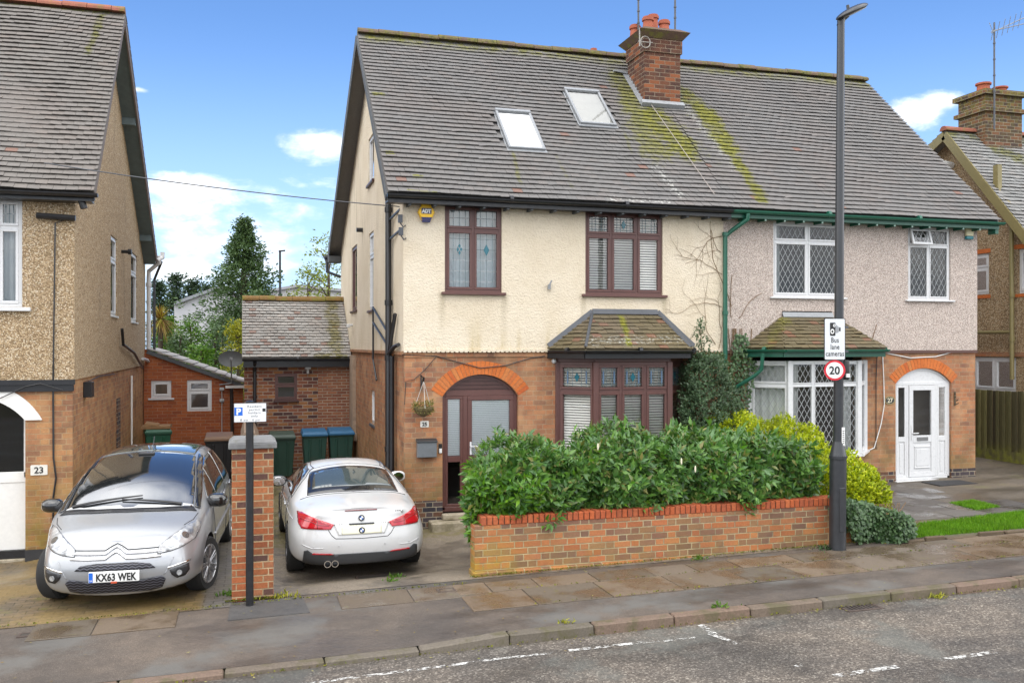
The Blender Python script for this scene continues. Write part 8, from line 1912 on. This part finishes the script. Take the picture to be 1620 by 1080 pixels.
mb = MB(); zt2 = zc2 + .42; mb.tube([(c.x, YF - .005, zt2 + .12), (c.x, YF - .02, zt2 - .14)], .014, 6); mb.tube([(c.x, YF - .01, zt2 + .10), (c.x, YF - .26, zt2 + .08), (c.x, YF - .24, zt2 + .02)], .012, 6); mb.tube([(c.x, YF - .01, zt2 - .1), (c.x, YF - .2, zt2 + .07)], .009, 6); mb.build('bracket', M['black_paint'], hb)
mb = MB()
for k_ in range(3): a_ = k_ * 2.094 + .5; mb.tube([(c.x, YF - .24, zt2 + .02), (c.x + .16 * math.cos(a_), YF - .22 + .16 * math.sin(a_), zc2)], .005, 4)
mb.build('chain', simple('pale_chain', (.5, .48, .44), .5), hb); mb = MB(); mb.lathe([(.03, -.14), (.10, -.11), (.155, -.03), (.16, 0), (.13, .02)], (c.x, YF - .22, zc2), 16); mb.build('basket', simple('moss_lining', (.10, .075, .03), .95, var=.5, scale=30, bump=.6), hb)
n = 330; a = RNG.uniform(0, 6.28, n); r = .17 * np.sqrt(RNG.uniform(0, 1, n)); P = np.stack([c.x + r * np.cos(a), YF - .22 + r * np.sin(a), zc2 + RNG.uniform(-.08, .12, n)], 1); leaf_mesh('foliage', P, np.stack([np.cos(a), np.sin(a), RNG.normal(-.1, .7, n)], 1), RNG.normal(0, 1, (n, 3)), RNG.uniform(.03, .07, n), .018, leaf_mat('basket_leaf', [(.10, .10, .02), (.20, .17, .04), (.08, .10, .02)], .7), hb, simple_=True)
c = onX(558, 514, 2.555); t = thing('security_camera', 'small white camera near the back of the cream gable side', 'camera', tuple(c)); mb = MB(); mb.tube([c, c + Vector((-.10, 0, 0)), c + Vector((-.13, -.10, -.03))], .03, 8); mb.box(c.x - .17, c.x - .09, c.y - .28, c.y - .08, c.z - .07, c.z + .02); mb.build('case', M['white_upvc'], t, bevel=.01)
for px, py, lb in ((876, 571, 'tiny white dome camera at the left end of the bay gutter'),):
    c = onY(px, py, YF); t = thing('security_camera', lb, 'camera', tuple(c)); mb = MB(); mb.lathe([(.04, 0), (.045, .02), (.03, .04), (.01, .05)], (c.x, YF, c.z), 14, ax=lambda a_, b_, h_: (a_, -h_, b_)); mb.build('dome', M['white_upvc'], t, smooth=True)
c = onY(868, 452, YF - .04); t = thing('wall_hook', 'small grey bracket left on the cream wall between the windows', 'bracket', tuple(c)); mb = MB(); mb.tube([c, c + Vector((.0, -.06, .02)), c + Vector((.03, -.08, .09))], .016, 6); mb.tube([c + Vector((0, -.03, -.06)), c + Vector((0, -.04, .02))], .03, 8); mb.build('bracket', M['lead_pale'], t)
for a_, b_, lb in (((633, 342), (636, 356), 'upper grey cable box on the corner beside the alarm box'), ((634, 362), (637, 376), 'lower grey cable box on the corner beside the alarm box')):
    c = onY(*a_, YF - .05); t = thing('junction_box', lb, 'junction box', tuple(c), 'cable boxes'); mb = MB(); mb.box(c.x - .035, c.x + .035, YF - .10, YF - .036, c.z - .11, c.z + .02); mb.tube([(c.x, YF - .06, c.z - .11), (c.x + .05, YF - .06, c.z - .18), (c.x + .09, YF - .06, c.z - .15)], .012, 6); mb.build('case', M['lead'], t)
c = onX(585, 612, 2.56)
# TV aerials
def aerial(px, ptop, pbot, y, label, kind):
    a_, b_ = onY(px, pbot, y), onY(px, ptop, y); t = thing('tv_aerial', label, 'aerial', tuple(a_), 'rooftop aerials'); mb = MB(); mb.tube([a_, (a_.x, y, b_.z)], .022, 8)
    for k_ in range(5): z = a_.z + (b_.z - a_.z) * (.2 + .15 * k_); mb.tube([(a_.x, y, z), (a_.x, y, z + .03)], .032, 8)
    mb.build('mast', M['lead'], t)
    if kind == 'yagi':
        mb = MB(); z = b_.z - .15; A = Vector((a_.x - .1, y, z - .12)); B = Vector((a_.x + 1.1, y - .2, z + .45)); mb.tube([A, B], .012, 6); mb.tube([A + Vector((0, 0, .04)), B + Vector((0, 0, -.22))], .012, 6); d_ = (B - A).normalized(); u_ = Vector((.35, .6, -.7)).normalized()
        for k_ in range(6): q_ = A + d_ * (.05 + .16 * k_); mb.tube([q_ - u_ * .22, q_ + u_ * .22], .007, 5)
        mb.tube([A + Vector((-.05, 0, .25)), A + Vector((.08, 0, .0))], .008, 5); mb.build('antenna', M['lead_pale'], t)
    elif kind == 'loop':
        mb = MB(); q_ = onY(1021, 67, y - .62); mb.tube([q_ + Vector((.11 * math.cos(i * .524), 0, .12 * math.sin(i * .524))) for i in range(13)], .012, 6, cap=False); mb.tube([q_ + Vector((-.13, 0, -.1)), q_ + Vector((-.13, 0, .28))], .014, 6); mb.tube([q_ + Vector((-.16, 0, 0)), q_ + Vector((.16, 0, 0))], .012, 6); mb.build('bracket', simple('galvanised_steel', (.30, .28, .25), .5, metal=.4), t)
    return t
aerial(1010, -60, 62, 17.85, 'left aerial mast on the red brick chimney, with a coiled cable bracket', 'loop'); aerial(1068, -60, 52, 18.0, 'right plain aerial mast behind the red brick chimney', 'mast')
ay = RYr - .55; aerial(1573, 36, 205, ay, 'striped mast with a fishbone aerial on the mossy chimney at right', 'yagi')
# overhead wires
def wire(label, pts, r, mat):
    mb = MB(); mb.tube([tuple(q_) for q_ in pts], r, 5); o = mb.build('overhead_cable', mat); tag(o, label, 'cable', 'overhead cables'); return o
a_, b_ = onY(70, 258, 14.6), onY(632, 327, 14.95); P = []
for i in range(17): t_ = i / 16; q_ = a_ + (b_ - a_) * t_; q_.z -= .22 * 4 * t_ * (1 - t_) * .25; P.append(q_)
wire('thin cable strung between the left house and the cream house', P, .009, M['lead'])
P = []
for i in range(9):
    t_ = i / 8; x_, y_ = (Vector(roof_xy(1027, 168)) * (1 - t_) + Vector(roof_xy(1128, 312)) * t_); P.append(Vector((x_, y_, zr(y_))) + RN * .07)
wire('pale cable lying on the tiled roof from chimney to gutter', P, .007, simple('pale_cable', (.30, .26, .23), .6))
for lab_, pts, mt, r_ in (('white cable draped under the pink wall down to the bay sill', [(1378, 556), (1400, 558), (1440, 566), (1480, 564), (1520, 553), (1545, 556)], 'white_paint', .010), ('white cable hanging from the pink wall to the bay sill', [(1396, 556), (1398, 600), (1399, 640), (1394, 670), (1383, 708), (1374, 712)], 'white_paint', .010), ('black cable running down the brickwork right of the white bay', [(1388, 556), (1386, 600), (1386, 710)], 'black_paint', .008),
                       ('dark cable looping over the orange door arch', [(636, 561), (690, 563), (730, 574), (760, 582), (800, 578), (840, 566), (862, 563)], 'black_paint', .008), ('thin cable sagging across the brick pier to the basket', [(690, 564), (672, 585), (655, 600), (642, 603), (640, 640)], 'black_paint', .006)):
    mb = MB(); P = [onY(px, py, YF - .02) for px, py in pts]; mb.tube(P, r_, 6); o = mb.build('wall_cable', M[mt]); tag(o, lab_, 'cable', 'cables on the house fronts')
# wooden gate fence between no. 27 and the right-hand house
fc = thing('wooden_fence', 'mossy vertical board fence along the drive at the right edge', 'fence', (16.4, 17, gz(16.4, 17)))
m, nt = newmat('mossy_boards'); p_ = nt.pos(); r_2 = nt.island(); zf = nt.sep(p_)[2]
cc_ = nt.ramp(r_2, [(0, (.055, .045, .022)), (.5, (.11, .10, .035)), (1, (.16, .145, .05))]); cc_ = nt.mix(.7, cc_, nt.ramp(nt.noise(nt.vm('MULTIPLY', p_, (8, 8, .8)), 6, 5, .65), [(.3, .4), (.7, 1.2)]), 'MULTIPLY'); cc_ = nt.mix(nt.m('MULTIPLY', nt.mr(zf, .75, .3), nt.mr(nt.noise(p_, 6, 5, .6), .35, .6)), cc_, (.17, .17, .02)); setp(nt, cc_, .85, 0, nt.bump(nt.noise(nt.vm('MULTIPLY', p_, (10, 10, .8)), 8, 4), .4, .006)); M['boards'] = m
mb = MB(); y = 15.3; i = 0
while y < 19.2: w_ = .05 if i % 2 else .125; x0 = 16.375 if i % 2 else 16.42; mb.box(x0, x0 + .025, y - .008, y + w_ + .008, gz(16.4, y) + .06, 1.86 + random.uniform(-.008, .008)); y += w_; i += 1
mb.build('boards', M['boards'], fc); mb = MB(); mb.box(16.38, 16.399, 15.3, 19.2, gz(16.4, 17), gz(16.4, 17) + .24); mb.build('gravel_board', M['boards'], fc)
mb = MB(); mb.box(16.36, 16.50, 15.16, 15.295, gz(16.4, 15) - .1, 1.9); mb.build('post', M['boards'], fc)
# drains and covers, door mat
def drain(px, py, w, d, label, nm, road=True):
    g = onG(px, py); z = (road_z(g.x, g.y) if g.y < 8.75 else gz(g.x, g.y)); t = thing(nm, label, 'drain cover', (g.x, g.y, z)); mb = MB(); f = .03; z0, z1 = z - .02, z + .012
    mb.box(g.x - w, g.x + w, g.y - d, g.y - d + f, z0, z1); mb.box(g.x - w, g.x + w, g.y + d - f, g.y + d, z0, z1); mb.box(g.x - w, g.x - w + f, g.y - d + f, g.y + d - f, z0, z1); mb.box(g.x + w - f, g.x + w, g.y - d + f, g.y + d - f, z0, z1); mb.build('frame', simple('rusty_iron_frame', (.07, .05, .04), .7, var=.4), t)
    mb = MB(); k_ = int((2 * w - 2 * f) / .05)
    if nm == 'road_drain':
        for i in range(k_): x = g.x - w + f + .012 + i * .05; mb.box(x, x + .026, g.y - d + f, g.y + d - f, z0, z1 - .002)
        mb.build('grate', simple('dark_iron_grate', (.045, .035, .03), .6, var=.4), t)
    else: mb.box(g.x - w + f, g.x + w - f, g.y - d + f, g.y + d - f, z0, z1 - .004); mb.build('lid', simple('worn_iron_lid', (.05, .043, .036), .6, var=.4, scale=40, bump=.5), t)
drain(1357, 959, .23, .16, 'iron road drain grate beside the kerb', 'road_drain'); drain(597, 913, .28, .13, 'mossy drain cover set in the drive behind the white car', 'drain_cover'); drain(706, 934, .11, .08, 'small iron cover in the pavement slabs left of the garden wall', 'drain_cover'); drain(45, 1004, .10, .07, 'small square iron cover in the pavement at far left', 'drain_cover')
a_ = onG(1447, 772); mb = MB(); gzz = gz(a_.x, 14.5); mb.box(12.75, 13.65, 14.35, 14.85, gzz + .005, gzz + .03); o = mb.build('door_mat', simple('black_rubber_mat', (.02, .02, .022), .85, var=.3, scale=60, bump=.5)); tag(o, 'black rubber door mat on the ground before the white door', 'door mat')
